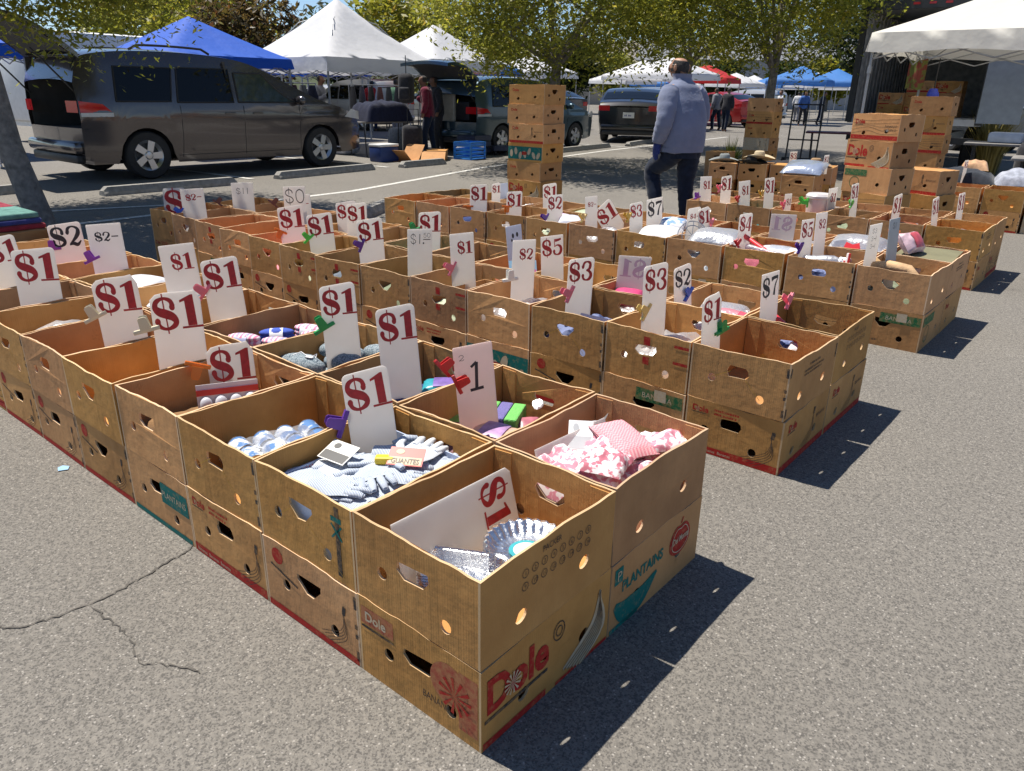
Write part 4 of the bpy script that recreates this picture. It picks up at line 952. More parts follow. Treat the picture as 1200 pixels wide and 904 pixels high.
t = empty('scissors', 'scissors with pale grey loop handles beside the bandanas', 'scissors', (-.315, .90, .402), 1.9)
mb = MB()
for s in (-1, 1): mb.tube([(.0 + .026 * math.cos(a) + .0, s * .017 + .015 * math.sin(a), 0) for a in [k * PI / 8 for k in range(17)]], .0055, 7, caps=False)
mb.build('handle', plain('grey_handle', (.50, .48, .50), .4), t, smooth=True)
mb = MB(); mb.prism([(.02, -.006), (.12, 0), (.02, .008)], .002); mb.build('blade', STEEL, t)
# card leaning in the bandana carton
u = Vector((-.42, 0, .9)).normalized(); e = Vector((.18, .98, 0)).normalized(); nn = e.cross(u)
bx, by = BOXES[(1, 1, 0)]
mb = MB(); mb.prism([(-.16, 0), (.16, 0), (.165, .20), (-.14, .19)], -.004); o = mb.build('price_card', SIGN); o.matrix_world = frame(e, u, nn, Vector((bx - .055, by - .005, FL + .002)))
tag(o, 'blank side of a white card leaning on the left wall of the bandana carton', 'price card', 'price cards standing in the cartons')
# --- sponge packets etc. in the handwritten-1 carton
def MP(k, c, v=.3): return plain('pk_' + k, c, .35, var=v, scale=30)
box_heap((1, 1, 1), 'mixed dark packets lying under the sponge packets', 'packet', cloth('dusky', (.22, .12, .13)), .045, .02, 9, name='packet_pile')
t = empty('sponge_pack', 'pack of green and violet scrub sponges in the handwritten-1 carton', 'sponge pack', (-.70, .88, FL + .045), .45)
for i, (c_, nm) in enumerate((((.16, .50, .12), 'green'), ((.16, .14, .36), 'violet'), ((.20, .55, .14), 'green'))):
    mb = MB(); mb.box(((i - 1) * .046, 0, .05), (.045, .15, .05), bevel=.006); mb.build('sponge', plain('sponge_' + nm, c_, .9, bump=.6, bscale=120), t)
mb = MB(); mb.box((0, 0, .015), (.14, .15, .02), bevel=.004); mb.build('pack_base', MP('rose', (.50, .22, .25)), t)
packet('pink and green packet at the left of the handwritten-1 carton', -.80, .775, FL + .08, (.15, .11, .04), .5, .1, [MP('pinkg', (.66, .25, .34)), MP('green', (.25, .50, .12))])
packet('peach bag with a purple label at the front of the handwritten-1 carton', -.625, .755, FL + .085, (.17, .12, .06), .2, .15, [MP('peach', (.72, .46, .34)), MP('plab', (.42, .26, .48))], 'peach_bag', 'bag')
packet('plain pink packet at the right wall of the handwritten-1 carton', -.51, .86, FL + .085, (.13, .10, .05), 1.2, .15, [MP('ppink', (.68, .30, .30))])
packet('small maroon packet leaning beside the green sponges', -.60, .90, FL + .075, (.09, .09, .045), .9, .4, [MP('mar', (.42, .14, .18))])
mb = MB(); mb.lathe([(.001, 0), (.019, 0), (.019, .012), (.001, .012)], T(-.625, .985, FL + .125) @ RX(.5), 16); o = mb.build('bottle_cap', clear_film('cap_clear', alpha=.7)); tag(o, 'round clear cap beside the green sponge pack', 'cap')
# teal bags under the tall red $1 card
box_heap((1, 1, 2), 'navy and blue cloth bundle below the tall $1 card', 'cloth bundle', cloth('navy', (.03, .05, .16)), .10, .035, 9, name='cloth_bundle')
packet('teal packet on the navy bundle below the tall $1 card', -.985, .885, FL + .125, (.16, .10, .05), .7, .1, [MP('teal', (.03, .30, .36)), MP('tlab', (.20, .12, .38))])
mb = MB(); mb.lathe([(.001, 0), (.019, 0), (.019, .012), (.001, .012)], T(-.93, .95, FL + .135) @ RX(.4), 16); o = mb.build('bottle_cap', clear_film('cap_clear')); tag(o, 'round clear cap on the navy cloth bundle', 'cap')
# --- rolled grey slippers
SLIP = patterned('blue_grey_fleece', (.10, .14, .17), (.30, .35, .38), 'blot', 190, .98)
box_heap((1, 1, 3), 'bottom layer of blue-grey fleece slippers', 'slipper', SLIP, .10, .03, 8, name='slipper_pile')
for i, (x, y, rz) in enumerate(((-1.72, .66, .6), (-1.69, .76, .35), (-1.58, .73, .5), (-1.56, .93, .4), (-1.47, .90, .8), (-1.66, .89, .2), (-1.48, .76, .2), (-1.55, .83, 1.2))):
    x = min(max(x, -1.565), -1.31) if x < -1.565 else x
    x, y = (-1.565 + .085 * (i % 4) + .012 * math.sin(i * 5), .655 + .095 * (i // 2) + .01 * math.cos(i * 3))
    mb = MB(); mb.ball((0, 0, .042), (.085, .042, .038), nu=22, nv=14, fn=lambda d: 1 + .05 * noise.noise(d * 4 + Vector((i, 0, 0))) - .16 * max(0, 1 - abs(d.x - .25) * 5) * max(0, d.z))
    o = mb.build('slipper', SLIP, smooth=True); o.matrix_world = T(x, y, FL + .10 + .008 * (i % 3)) @ RZ(rz)
    tag(o, ['blue-grey fleece slipper nearest the front left corner of its carton', 'blue-grey fleece slipper with a white tag tie', 'blue-grey slipper beside the tagged one', 'blue-grey slipper against the right wall', 'blue-grey slipper in the middle of the second line', 'blue-grey slipper under the green-clipped card', 'blue-grey slipper at the back left', 'blue-grey slipper in the back right corner'][i], 'slipper', 'fleece slippers')
    if i in (1, 4, 7):
        mb = MB()
        for s in (-1, 1): mb.tube([(.02, 0, .078), (.035 * s + .01, .012, .092), (.05 * s, -.005, .082)], .0018, 5)
        mb.box((.02, .0, .081), (.03, .02, .003)); mb.build('white_tag', plain('tag_white', (.75, .75, .75), .5), o)
# --- sock packs
box_heap((1, 1, 4), 'bottom layer of mixed baby socks', 'sock', cloth('dark_mix', (.10, .08, .13)), .09, .02, 8, name='sock_pile')
SPK = patterned('pink_stripe_sock', (.70, .22, .36), (.74, .66, .70), 'stripe', 16); SBL = plain('blue_sock', (.05, .10, .45), .9, bump=.4)
for i, (x, y, rz, mt, lb) in enumerate(((-2.0 + .05, .665, .5, SPK, 'pink and white bundle of socks at the front left of its carton'), (-1.915, .80, .9, SBL, 'navy blue bundle of socks with white paper band'), (-1.80, .73, .5, SPK, 'pink bundle of socks in the middle of its carton'), (-1.86, .93, .4, SPK, 'pink and lilac bundle of socks at the back'), (-1.76, .90, .7, SPK, 'striped pink bundle of socks by the right wall'))):
    t = empty('sock_bundle', lb, 'sock bundle', (x, y, FL + .115), rz, 'bundled baby socks')
    mb = MB()
    for q in range(3): mb.ball((0, 0, .010 + .018 * q), (.075, .042 - .004 * q, .017), nu=16, nv=8)
    mb.build('sock', mt, t, smooth=True)
    mb = MB(); mb.grid(3, 16, lambda u, v: Vector(((u - .5) * .055, .0455 * math.cos(PI * v), .026 + .0405 * math.sin(PI * v) * .95 - .002))); mb.build('paper_band', plain('sock_band' + str(i % 2), (.70, .70, .72) if i % 2 else (.30, .32, .50), .5), t, smooth=True)
# --- yellow packs and white bottle
box_heap((1, 1, 5), 'bottom layer of yellow wrapped goods', 'packet', MP('ochre', (.40, .24, .05)), .07, .02, 8, name='packet_pile')
for i, (x, y, rz) in enumerate(((-2.36, .62, .8), (-2.30, .68, .5), (-2.27, .60, 1.0))):
    packet(['yellow sachet at the front left below the pink-clipped card', 'yellow sachet beside the white squeeze bottle', 'yellow sachet close to the carton front wall'][i], x, y, FL + .10 + .012 * i, (.14, .06, .03), rz, .1, [MP('yellow', (.74, .50, .03)), MP('ored', (.62, .20, .04))], group='yellow sachets')
t = empty('squeeze_bottle', 'white squeeze bottle lying on yellow sachets', 'bottle', (-2.235, .80, FL + .135)); t.rotation_euler = (0, rad(86), 1.1)
mb = MB(); mb.lathe([(.001, -.08), (.026, -.08), (.032, -.07), (.033, .02), (.028, .05), (.012, .065), (.012, .07)], n=20); mb.build('bottle_body', plain('bottle_white', (.76, .77, .78), .3), t, smooth=40)
mb = MB(); mb.lathe([(.015, .066), (.015, .085), (.006, .10), (.001, .10)], n=14); mb.build('cap', plain('bottle_cap_orange', (.65, .25, .05), .4), t, smooth=40)
# --- generic heaps for the other filled cartons
PAL = {'navy': (.03, .05, .14), 'rust': (.28, .08, .03), 'sage': (.20, .24, .16), 'cream': (.60, .54, .42), 'rose': (.55, .16, .22), 'slate': (.14, .17, .21), 'white': (.68, .68, .68), 'teal': (.03, .22, .24), 'mauve': (.30, .18, .34)}
rg = random.Random(41)
fill = {}
for key in BOXES:
    B, rr, k = key
    if B == 1 and k < 6: continue
    if key in ((1, 1, 12), (1, 1, 13)): continue
    if key in ((2, 0, 9), (2, 0, 10), (3, 0, 9), (3, 0, 10), (2, 0, 0), (4, 0, 0)): continue
    fill[key] = rg.choice(list(PAL))
for key, c_ in fill.items():
    B, rr, k = key
    hh = .08 + .06 * rg.random() + (.05 if B >= 3 and rg.random() < .5 else 0)
    kind = rg.choice(['cloth', 'bag', 'pk'])
    wh = f'carton {ORD[k]} from right, {ROWN[rr]} row, {BLK[B]} block'
    if kind == 'bag': box_heap(key, f'clear bags of small goods, {wh}', 'bag', BAG, hh + .03, .035, 10, name='clear_bag_pile', group='goods in the cartons', n=18)
    elif kind == 'cloth': box_heap(key, f'rumpled {c_} cloth goods, {wh}', 'cloth pile', cloth(c_, PAL[c_]), hh, .03, 9, group='goods in the cartons', n=16)
    else:
        box_heap(key, f'loose {c_} packets, {wh}', 'packet', patterned('mix_' + c_, PAL[c_], tuple(min(1, x * 1.8 + .12) for x in PAL[c_]), 'blot', 16), hh, .03, 12, name='packet_pile', group='goods in the cartons', n=18)
# --- the things that show in the right-hand blocks
def stick(label, p0, p1, r_, mat, name='toy_stick', cat='toy'):
    mb = MB(); p0, p1 = Vector(p0), Vector(p1); d = p1 - p0
    mb.tube([p0, p0 + d * .02, p0 + d * .5, p0 + d * .98, p1], [r_ * .6, r_, r_ * .95, r_, r_ * .6], 10)
    return tag(mb.build(name, mat, smooth=40), label, cat)
RTOY = plain('red_toy_plastic', (.72, .04, .05), .3); PTOY = plain('pink_toy_plastic', (.80, .12, .20), .35)
bx, by = BOXES[(2, 1, 0)]
stick('red plastic stick leaning on the front wall in second block end carton', (bx - .17, by - .05, FL + .20), (bx + .06, by - .20, FL + .13), .016, RTOY)
stick('second red stick lying flat in second block end carton', (bx - .02, by - .12, FL + .12), (bx + .17, by - .17, FL + .12), .014, PTOY)
packet('white and red packet in second block end carton', bx + .05, by - .12, FL + .09, (.18, .11, .05), .2, .1, [MP('whitish', (.66, .60, .62)), RTOY])
bx, by = BOXES[(2, 1, 1)]
packet('bright pink wrapped packet beside the $2 card of second block', bx + .06, by - .10, FL + .15, (.22, .10, .09), .1, .1, [plain('hot_pink_wrap', (.80, .10, .15), .3), clear_film('film2')])
packet('clear bag behind the bright pink packet', bx - .02, by + .02, FL + .14, (.24, .16, .09), .3, .1, [BAG], 'clear_bag', 'bag')
bx, by = BOXES[(2, 1, 2)]
packet('pink heart-coloured packet below the reversed show-through card', bx - .10, by - .08, FL + .15, (.16, .14, .08), .3, .1, [plain('magenta_wrap', (.58, .06, .18), .4)])
bx, by = BOXES[(2, 0, 1)]
mb = MB(); mb.prism([(-.09, 0), (.10, 0), (.03, .19), (-.05, .19)], .005); o = mb.build('cardboard_flap', CARD); o.matrix_world = frame(Vector((.1, .99, 0)), Vector((.25, 0, .97)).normalized(), Vector((.97, -.1, -.25)).normalized(), (bx + .12, by + .02, FL + .002)); tag(o, 'torn brown cardboard flap standing inside the $3 carton with yellow clip', 'cardboard flap')
bx, by = BOXES[(2, 0, 2)]
t = empty('spiral_pad', 'pale lilac pad leaning in the pink-clipped $3 carton', 'writing pad', (bx + .02, by - .06, FL + .09)); t.rotation_euler = (rad(35), rad(12), .7)
mb = MB(); mb.box((0, 0, .006), (.14, .19, .012)); mb.build('pages', plain('lilac_paper', (.66, .60, .66), .5), t)
mb = MB(); mb.box((.074, 0, .006), (.006, .19, .016)); mb.build('binding', DARK, t)
mb = MB(); mb.glyphs([rect(-.05, .0 + .02 * k, .05, .008 + .02 * k) for k in range(3)], T(0, 0, .0125)); mb.build('printing', plain('lilac_ink', (.48, .30, .42), .5), t)
bx, by = BOXES[(2, 0, 4)]
mb = MB(); wd, dp, hh = .20, .30, .16
mb.box((0, 0, .003), (wd, dp, .005))
for s in (-1, 1): mb.box((s * wd / 2, 0, hh / 2 + .006), (.005, dp, hh)); mb.box((0, s * (dp / 2 + .003), hh / 2 + .006), (wd + .005, .005, hh))
o = mb.build('small_carton', [CARD]); o.location = (bx + .07, by + .0, FL + .0005); tag(o, 'small open carton nested inside the pink-clipped $1 carton', 'cardboard box')
bx, by = BOXES[(2, 1, 4)]
tagcard('bright blue and pink lettered card in the back row of second block', bx + .05, by - .12, FL + .20, .9, 1.1, .16, .10, (.35, .62, .80), (.72, .20, .45), '', (.05, .05, .3))
bx, by = BOXES[(3, 0, 0)]
mb = MB(); mb.tube([(-.17, -.12, .20), (-.06, -.135, .225), (.05, -.15, .215), (.16, -.20, .15)], [.02, .03, .026, .012], 8)
for v in mb.bm.verts: v.co += Vector((0, 0, .02 * noise.noise(v.co * 25)))
o = mb.build('driftwood_stick', plain('bleached_wood', (.50, .32, .17), .8, var=.3, bump=.4), loc=(bx, by, FL), smooth=50); tag(o, 'knobbly tan wooden stick laid over the third block end carton', 'stick')
mb = MB(); mb.box((0, 0, 0), (.30, .05, .006)); o = mb.build('wooden_slat', plain('tan_slat', (.42, .26, .12), .7)); o.matrix_world = T(bx - .06, by - .10, FL + .175) @ RZ(-.5) @ RY(.42); tag(o, 'flat wooden slat leaning beside the knobbly stick', 'slat')
bx, by = BOXES[(3, 1, 0)]
mb = MB(); mb.box((0, 0, 0), (.34, .40, .006)); o = mb.build('cardboard_sheet', plain('olive_board', (.17, .16, .09), .8)); o.matrix_world = T(bx, by, FL + .20) @ RX(.08); tag(o, 'olive sheet lying just inside the back end carton of third block', 'cardboard sheet')
for s in ((-.15, -.15), (.15, .15)): pass
bx, by = BOXES[(3, 0, 1)]
t = empty('plastic_bottle', 'clear plastic bottle lying by the purple-clipped $5 card', 'bottle', (bx - .02, by - .13, FL + .19)); t.rotation_euler = (0, rad(84), .1)
mb = MB(); mb.lathe([(.001, -.12), (.038, -.12), (.04, -.10), (.036, -.04), (.04, 0), (.038, .06), (.014, .11), (.014, .12)], n=18); mb.build('bottle_body', BAG, t, smooth=True)
mb = MB(); mb.lathe([(.016, .118), (.016, .135), (.001, .135)], n=14); mb.build('cap', plain('red_cap', (.5, .05, .05), .4), t)
stick('red and white striped candy stick beside the clear bottle', (bx + .13, by - .16, FL + .12), (bx + .12, by - .12, FL + .26), .012, patterned('candy', (.7, .05, .05), (.75, .72, .7), 'stripe', 12), 'candy_stick', 'candy')
bx, by = BOXES[(3, 1, 1)]
packet('big clear bag of shiny goods on the back row of third block', bx + .0, by - .02, FL + .20, (.36, .24, .16), .1, .1, [BAG], 'clear_bag', 'bag')
mb = MB(); mb.prism([(0, -.05), (.05, .01), (.04, .045), (.0, .03), (-.04, .045), (-.05, .01)], .02); o = mb.build('heart_toy', RTOY); o.matrix_world = T(bx - .0, by - .17, FL + .20) @ RZ(.2) @ RX(1.0); tag(o, 'bright red heart-shaped toy against the clear bag', 'toy')
bx, by = BOXES[(3, 1, 0)]
packet('pink and white round packet at the right end of third block', bx - .10, by - .03, FL + .27, (.18, .15, .10), 1.3, .9, [MP('pkwhite', (.70, .50, .55)), MP('rd', (.6, .1, .12))])
bx, by = BOXES[(3, 0, 2)]
stick('long red stick slanting across the red-clipped $4 carton', (bx - .17, by - .05, FL + .27), (bx + .12, by - .20, FL + .185), .016, RTOY)
stick('clear tube lying along the long red stick', (bx - .12, by - .10, FL + .21), (bx + .18, by - .22, FL + .20), .02, BAG, 'clear_tube', 'tube')
packet('oval silver and white packet in the $4 carton', bx + .09, by - .06, FL + .20, (.26, .15, .06), .1, .05, [MP('silver', (.60, .62, .66)), BAG])
bx, by = BOXES[(3, 0, 3)]
packet('rumpled grey clear bag bulging over the third block front wall', bx + .06, by - .02, FL + .22, (.34, .30, .14), .2, .05, [clear_film('grey_bag', (.8, .82, .86), .6)], 'clear_bag', 'bag')
t = empty('wire_rack', 'round wire rack sticking out of the clear bag carton', 'wire rack', (bx - .12, by - .06, FL + .225)); t.rotation_euler = (rad(70), 0, .4)
mb = MB()
for rr_ in (.10, .07): mb.tube([(rr_ * math.cos(k * PI / 12), rr_ * math.sin(k * PI / 12), 0) for k in range(25)], .003, 6, caps=False)
for k in range(4): a = k * PI / 4; mb.tube([(-.1 * math.cos(a), -.1 * math.sin(a), 0), (.1 * math.cos(a), .1 * math.sin(a), 0)], .0022, 5)
mb.build('wires', STEEL, t)
bx, by = BOXES[(3, 0, 4)]
packet('white plastic bag heaped below the golden-clipped $3 card', bx + .04, by - .04, FL + .19, (.30, .30, .13), .3, .05, [plain('white_bag', (.72, .74, .78), .35, bump=.6, bscale=20)], 'white_bag', 'bag')
packet('blue and white bag at the far side of the third block', bx - .02, by + .24, FL + .22, (.2, .16, .1), .3, .4, [patterned('bluewhite', (.2, .35, .6), (.7, .72, .76), 'blot', 20)], 'printed_bag', 'bag')
bx, by = BOXES[(3, 0, 6)]
packet('grey and white cap-shaped bag beside the purple-clipped $2 card', bx + .10, by - .06, FL + .19, (.2, .18, .11), .4, .2, [plain('greywhite', (.55, .58, .66), .5)], 'white_bag', 'bag')
packet('patterned bag left of the purple-clipped $2 card', bx - .1, by + .05, FL + .18, (.18, .16, .10), .2, .2, [patterned('floral', (.70, .66, .68), (.45, .25, .50), 'blot', 30)], 'printed_bag', 'bag')
bx, by = BOXES[(3, 1, 6)]
mb = MB(); mb.lathe([(.001, .03), (.10, .03), (.15, .012), (.17, 0)], n=28); o = mb.build('plate', plain('pale_green_plate', (.45, .52, .36), .4), loc=(bx - .05, by - .08, FL + .19), smooth=True); tag(o, 'pale green round plate over a third block back row carton', 'plate')
bx, by = BOXES[(4, 0, 3)]
t = empty('storage_tub', 'cloudy white plastic tub upright in fourth block with green clips', 'tub', (bx + .06, by + .14, FL)); 
mb = MB(); mb.lathe([(.001, .0), (.08, .0), (.105, .30), (.112, .305), (.112, .325), (.095, .345), (.001, .35)], n=24); mb.build('tub_body', plain('cloudy_plastic', (.62, .58, .58), .35), t, smooth=40)
for i, dx_ in enumerate((-.10, -.05)):
    clip(f'lime green clip {"left of" if i == 0 else "touching"} the cloudy white tub', 'lime', frame((1, 0, 0), (0, 0, 1), (0, -1, 0), (bx + .06 + dx_, by + .03 - .02 * i, FL + .27)), .6 + i)
for key, dx_, lb in (((1, 1, 6), .05, 'white paper bags showing over the carton edge behind the small $1 card'), ((1, 1, 7), 0, 'white crumpled bags in the left-hand cartons below the $2 card')):
    bx, by = BOXES[key]; packet(lb, bx + dx_, by, FL + .17, (.26, .22, .10), .3, .05, [plain('white_bag', (.7, .7, .7))], 'white_bag', 'bag')
# dark blankets folded on the far left cartons
for key, cs, lb in (((1, 1, 12), ((.30, .03, .04), (.05, .06, .2), (.12, .26, .22)), 'stack of red, navy and green folded blankets on far left carton'), ((1, 1, 13), ((.35, .05, .04), (.04, .10, .24), (.3, .03, .05)), 'second stack of red and blue blankets beyond the first')):
    bx, by = BOXES[key]; t = empty('blanket_stack', lb, 'blanket', (bx, by, 2 * BH + .001))
    for i, c_ in enumerate(cs):
        mb = MB(); mb.box((0, 0, .02 + .038 * i), (.40, .48 - .03 * i, .036), bevel=.014)
        for v in mb.bm.verts: v.co += Vector((.01, .01, .006)) * noise.noise(v.co * 9)
        for v in mb.bm.verts: v.co.z = max(v.co.z, .001)
        mb.build('blanket', cloth('blk%d%s' % (i, key[2]), c_), t, smooth=50)

# ================================================================== wheel stops
CONC = plain('weathered_concrete', (.26, .25, .23), .9, var=.25, scale=14, bump=.5, bscale=70)
def wheel_stop(p0, p1, label):
    p0, p1 = Vector((*p0, 0)), Vector((*p1, 0)); d = p1 - p0; L = d.length; c = (p0 + p1) / 2; a = math.atan2(d.y, d.x)
    mb = MB(); pr = [(-.085, 0), (.085, 0), (.085, .045), (.055, .115), (-.055, .115), (-.085, .045)]
    xs = [-L / 2, -L / 2 + .06, -L / 4, 0, L / 4, L / 2 - .06, L / 2]
    rings = [[mb._v((x, y, z * (.55 if abs(x) > L / 2 - .01 else 1))) for y, z in pr] for x in xs]
    for r0, r1 in zip(rings, rings[1:]):
        for k in range(6): mb.face([r0[k], r0[(k + 1) % 6], r1[(k + 1) % 6], r1[k]])
    mb.face(rings[0]); mb.face(rings[-1])
    tag(mb.build('wheel_stop', CONC, loc=c, rz=a), label, 'wheel stop', 'concrete wheel stops')
wheel_stop((-9.97, 3.45), (-9.98, 5.42), 'grey concrete wheel stop below the rear wheel of the grey minivan')
wheel_stop((-10.2, 6.3), (-10.44, 8.5), 'grey concrete wheel stop below the front wheel of the grey minivan')
wheel_stop((-10.36, 9.15), (-10.42, 10.35), 'short concrete wheel stop beside the torn brown cartons')
wheel_stop((-10.6, .9), (-11.05, 2.95), 'concrete wheel stop behind the leaning tree trunk at the left')
wheel_stop((-10.75, 14.2), (-11.2, 17.6), 'concrete wheel stop behind the tall carton stack')
wheel_stop((-11.07, 18.4), (-11.9, 21.8), 'concrete wheel stop in front of the black car')
wheel_stop((-5.85, 4.3), (-6.6, 5.6), 'pale concrete wheel stop behind the left end of the third block')

# ================================================================== carton stacks
def stack(x, y, rz, kinds, where, seed, h=BH, last=None, name='banana_box', dz0=0.0):
    rg = random.Random(seed)
    n = len(kinds)
    for k, kd in enumerate(kinds):
        lv = 'bottom' if k == 0 else 'top' if k == n - 1 else ORD[k] + ' from the ground'
        if n == 2: lv = ('lower', 'upper')[k]
        o = put_box(f'brown printed carton, {lv} in {where}', x + rg.uniform(-.02, .02), y + rg.uniform(-.02, .02), dz0 + k * (h + .0005), rz + rg.uniform(-.05, .05), seed + k, kd, 'stacked cartons')
        o.scale = (1.0 + .004 * (k % 2), 1.0 + .004 * (k % 2), h / BH)
        if k == n - 1 or True:
            lid = MB(); lid.box((0, 0, BH - .004), (BW - .016, BD - .016, .006)); l = lid.build('top_flaps', CARD, o)
stack(-4.86, 6.30, -PI / 2, ['wood', 'dole_big', 'faded', 'tealband', 'banana', 'faded', 'faded'], 'the tall lone stack behind the blocks', 3, h=.2085)
stack(-1.36, 7.42, -PI / 2 - .32, ['faded', 'wood', 'green', 'dole_big', 'wood'], 'the stack right behind the fourth block', 22, h=.247)
stack(-1.05, 8.0, -PI / 2 - .2, ['wood', 'faded', 'banana'], 'the shorter stack behind the tall right stack', 31, h=.235)
stack(-1.72, 10.75, -PI / 2, ['faded', 'none', 'redmark', 'wood', 'banana', 'faded'], 'the stack by the awning post', 36, h=.235)
stack(-5.05, 13.3, -PI / 2, ['faded', 'none', 'whitebox', 'faded', 'wood', 'none'], 'the stack beside the slim tree', 43, h=.225)
stack(-5.35, 12.3, .2, ['none', 'none'], 'the low pair before the slim tree stack', 47)
stack(-2.72, 9.15, .1, ['faded', 'none'], 'the pair under the silver bag', 51)
for i in range(4): stack(-4.25 + .42 * i, 10.2 + .14 * i, .15, ['faded', 'none'], ['the hat row, left end', 'the hat row, second from left', 'the hat row, third from left', 'the hat row, right end'][i], 60 + i)
for i in range(6):
    x, y = -1.32 + .43 * i, 9.02 + .03 * i + .3
    wh = ['left end', 'second from left', 'third from left', 'fourth from left', 'fifth from left', 'right end'][i]
    put_box(f'lower carton of the far right row, {wh}', x, y, 0, 0, 70 + i, 'whitebox' if i == 3 else 'faded', 'stacked cartons')
    put_box(f'open upper carton of the far right row, {wh}', x, y, BH, 0, 76 + i, 'none', 'stacked cartons')
    put_box(f'carton under the clothes heap, {wh}', x + .02, y + .56, 0, 0, 80 + i, 'none', 'stacked cartons')
    put_box(f'upper carton under the clothes heap, {wh}', x + .02, y + .56, BH, 0, 86 + i, 'none', 'stacked cartons')
TOP2 = 2 * BH + .001
def pile(label, x, y, z, size, mat, rz=0, seed=1, amp=.04, name='clothes_pile', cat='clothes'):
    mb = MB(); heap_mesh(mb, size[0], size[1], size[2], seed, amp, 20, 7, edge=.5)
    o = mb.build(name, mat, loc=(x, y, z), rz=rz, smooth=60); return tag(o, label, cat, 'clothes and goods at the back')
pile('black and grey jackets heaped at the left of the clothes row', -1.05, 9.85, TOP2, (.75, .5, .16), cloth('charcoal', (.03, .035, .045)), .1, 5, .03)
pile('grey-white folded shirt heap in the clothes row', -.45, 9.9, TOP2, (.5, .45, .17), cloth('pale_grey', (.34, .36, .42)), .3, 6, .03)
pile('black and cream mixed clothes at the right of the clothes row', .12, 9.9, TOP2, (.7, .5, .15), patterned('black_cream', (.04, .04, .045), (.32, .29, .22), 'blot', 9), .1, 7, .03)
pile('lilac blanket at the right frame edge', .72, 9.9, TOP2, (.55, .5, .13), cloth('lilac', (.40, .33, .48)), .2, 8, .02)
pile('tan cloth bundle on top of the black jackets', -.95, 10.0, TOP2 + .13, (.3, .25, .12), cloth('tan', (.50, .30, .17)), .2, 9)
pile('maroon patterned bedding at the far right', .45, 10.9, .72, (1.1, .6, .30), patterned('maroon', (.22, .02, .06), (.35, .06, .12), 'blot', 14), .1, 11, .05)
pile('dark cloth covering the back of the hat row', -3.6, 10.75, TOP2 - .46, (1.6, .5, .50), cloth('blackish', (.03, .03, .035)), .15, 13, .04)
# silver bag
packet('shiny silver-blue plastic bag of goods on the carton pair', -2.70, 9.13, TOP2 + .075, (.50, .44, .17), .1, .25, [plain('silver_bag', (.50, .56, .68), .18, metal=.6, bump=.8, bscale=14)], 'silver_bag', 'bag', puff=.35)
# straw hats
STRAW = plain('straw', (.52, .42, .27), .85, bump=.5, bscale=90); BROWNH = plain('brown_felt', (.30, .19, .10), .9)
def hat(label, x, y, z, mat, rz, band=DARK):
    t = empty('hat', label, 'hat', (x, y, z), rz, 'hats on the cartons')
    mb = MB()
    def P(u, v):
        a = 2 * PI * v; r_ = .08 + .12 * u; return Vector((r_ * 1.15 * math.cos(a), r_ * math.sin(a), .012 + .05 * u * u * abs(math.sin(a)) ** 2))
    mb.grid(4, 28, P); mb.build('brim', mat, t, smooth=True)
    mb = MB(); mb.lathe([(.083, .012), (.08, .05), (.072, .10), (.055, .115), (.03, .105), (.001, .10)], n=20); mb.build('crown', mat, t, smooth=True)
    mb = MB(); mb.lathe([(.0845, .016), (.0832, .04)], n=20); mb.build('band', band, t)
hat('cream straw cowboy hat on the hat row', -3.82, 10.34, TOP2 + .06, STRAW, .3); hat('black felt hat below the cream straw hat', -3.88, 10.22, TOP2, plain('black_felt', (.02, .02, .02), .9), .1)
hat('brown flat hat at the right of the hat row', -3.02, 10.45, TOP2, BROWNH, .1); hat('grey hat at the left end of the hat row', -4.30, 10.2, TOP2, plain('grey_felt', (.22, .24, .24), .9), .5)
tl = polar(15.2, 12.4)
def loose_card(label, p, z, th, h, txt, col_, w_=.12):
    a = rad(th); e = Vector((math.cos(a), math.sin(a), 0)); n = Vector((math.sin(a), -math.cos(a), 0))
    price_card(label, frame(e, Vector((0, 0, 1)), n, Vector((p[0], p[1], z))), w_, h, txt, col_, 0, SIGN, hash(label) % 99 if False else len(label), 'price cards standing in the cartons')
loose_card('white card with red $8 mark standing on the hat row', (-3.28, 10.25), TOP2, 60, .20, '$3', 'red')
loose_card('white card on the silver bag carton pair seen edge-on', (-2.52, 9.36), TOP2, 75, .24, '$2', 'red', .1)
loose_card('narrow white card beside the tan cloth bundle', (-.98, 9.62), TOP2, 80, .26, '$5', 'red', .1)
loose_card('white card standing in the lilac blanket', (.48, 9.68), TOP2, 75, .28, '$4', 'red', .12)
loose_card('white card between the shirt heap and maroon bedding', (-.10, 9.72), TOP2, 78, .28, '$3', 'red', .1)

# ================================================================== canopies
def fabric(name, c, tr=.35):
    if name in MATS: return MATS[name]
    mm, t, b = new_mat(name); out = t.nodes['Material Output']
    b.inputs['Base Color'].default_value = col4(c); b.inputs['Roughness'].default_value = .7
    tl_ = node(t, 'ShaderNodeBsdfTranslucent'); tl_.inputs[0].default_value = col4(c)
    mx = node(t, 'ShaderNodeMixShader'); mx.inputs[0].default_value = tr
    tc = node(t, 'ShaderNodeTexCoord'); n = node(t, 'ShaderNodeTexNoise', Scale=3.0, Detail=3.0); t.links.new(tc.outputs['Object'], n.inputs['Vector'])
    bp = node(t, 'ShaderNodeBump', Strength=.35, Distance=.06); t.links.new(n.outputs[0], bp.inputs['Height']); t.links.new(bp.outputs[0], b.inputs['Normal'])
    t.links.new(b.outputs[0], mx.inputs[1]); t.links.new(tl_.outputs[0], mx.inputs[2]); t.links.new(mx.outputs[0], out.inputs[0])
    MATS[name] = mm; return mm
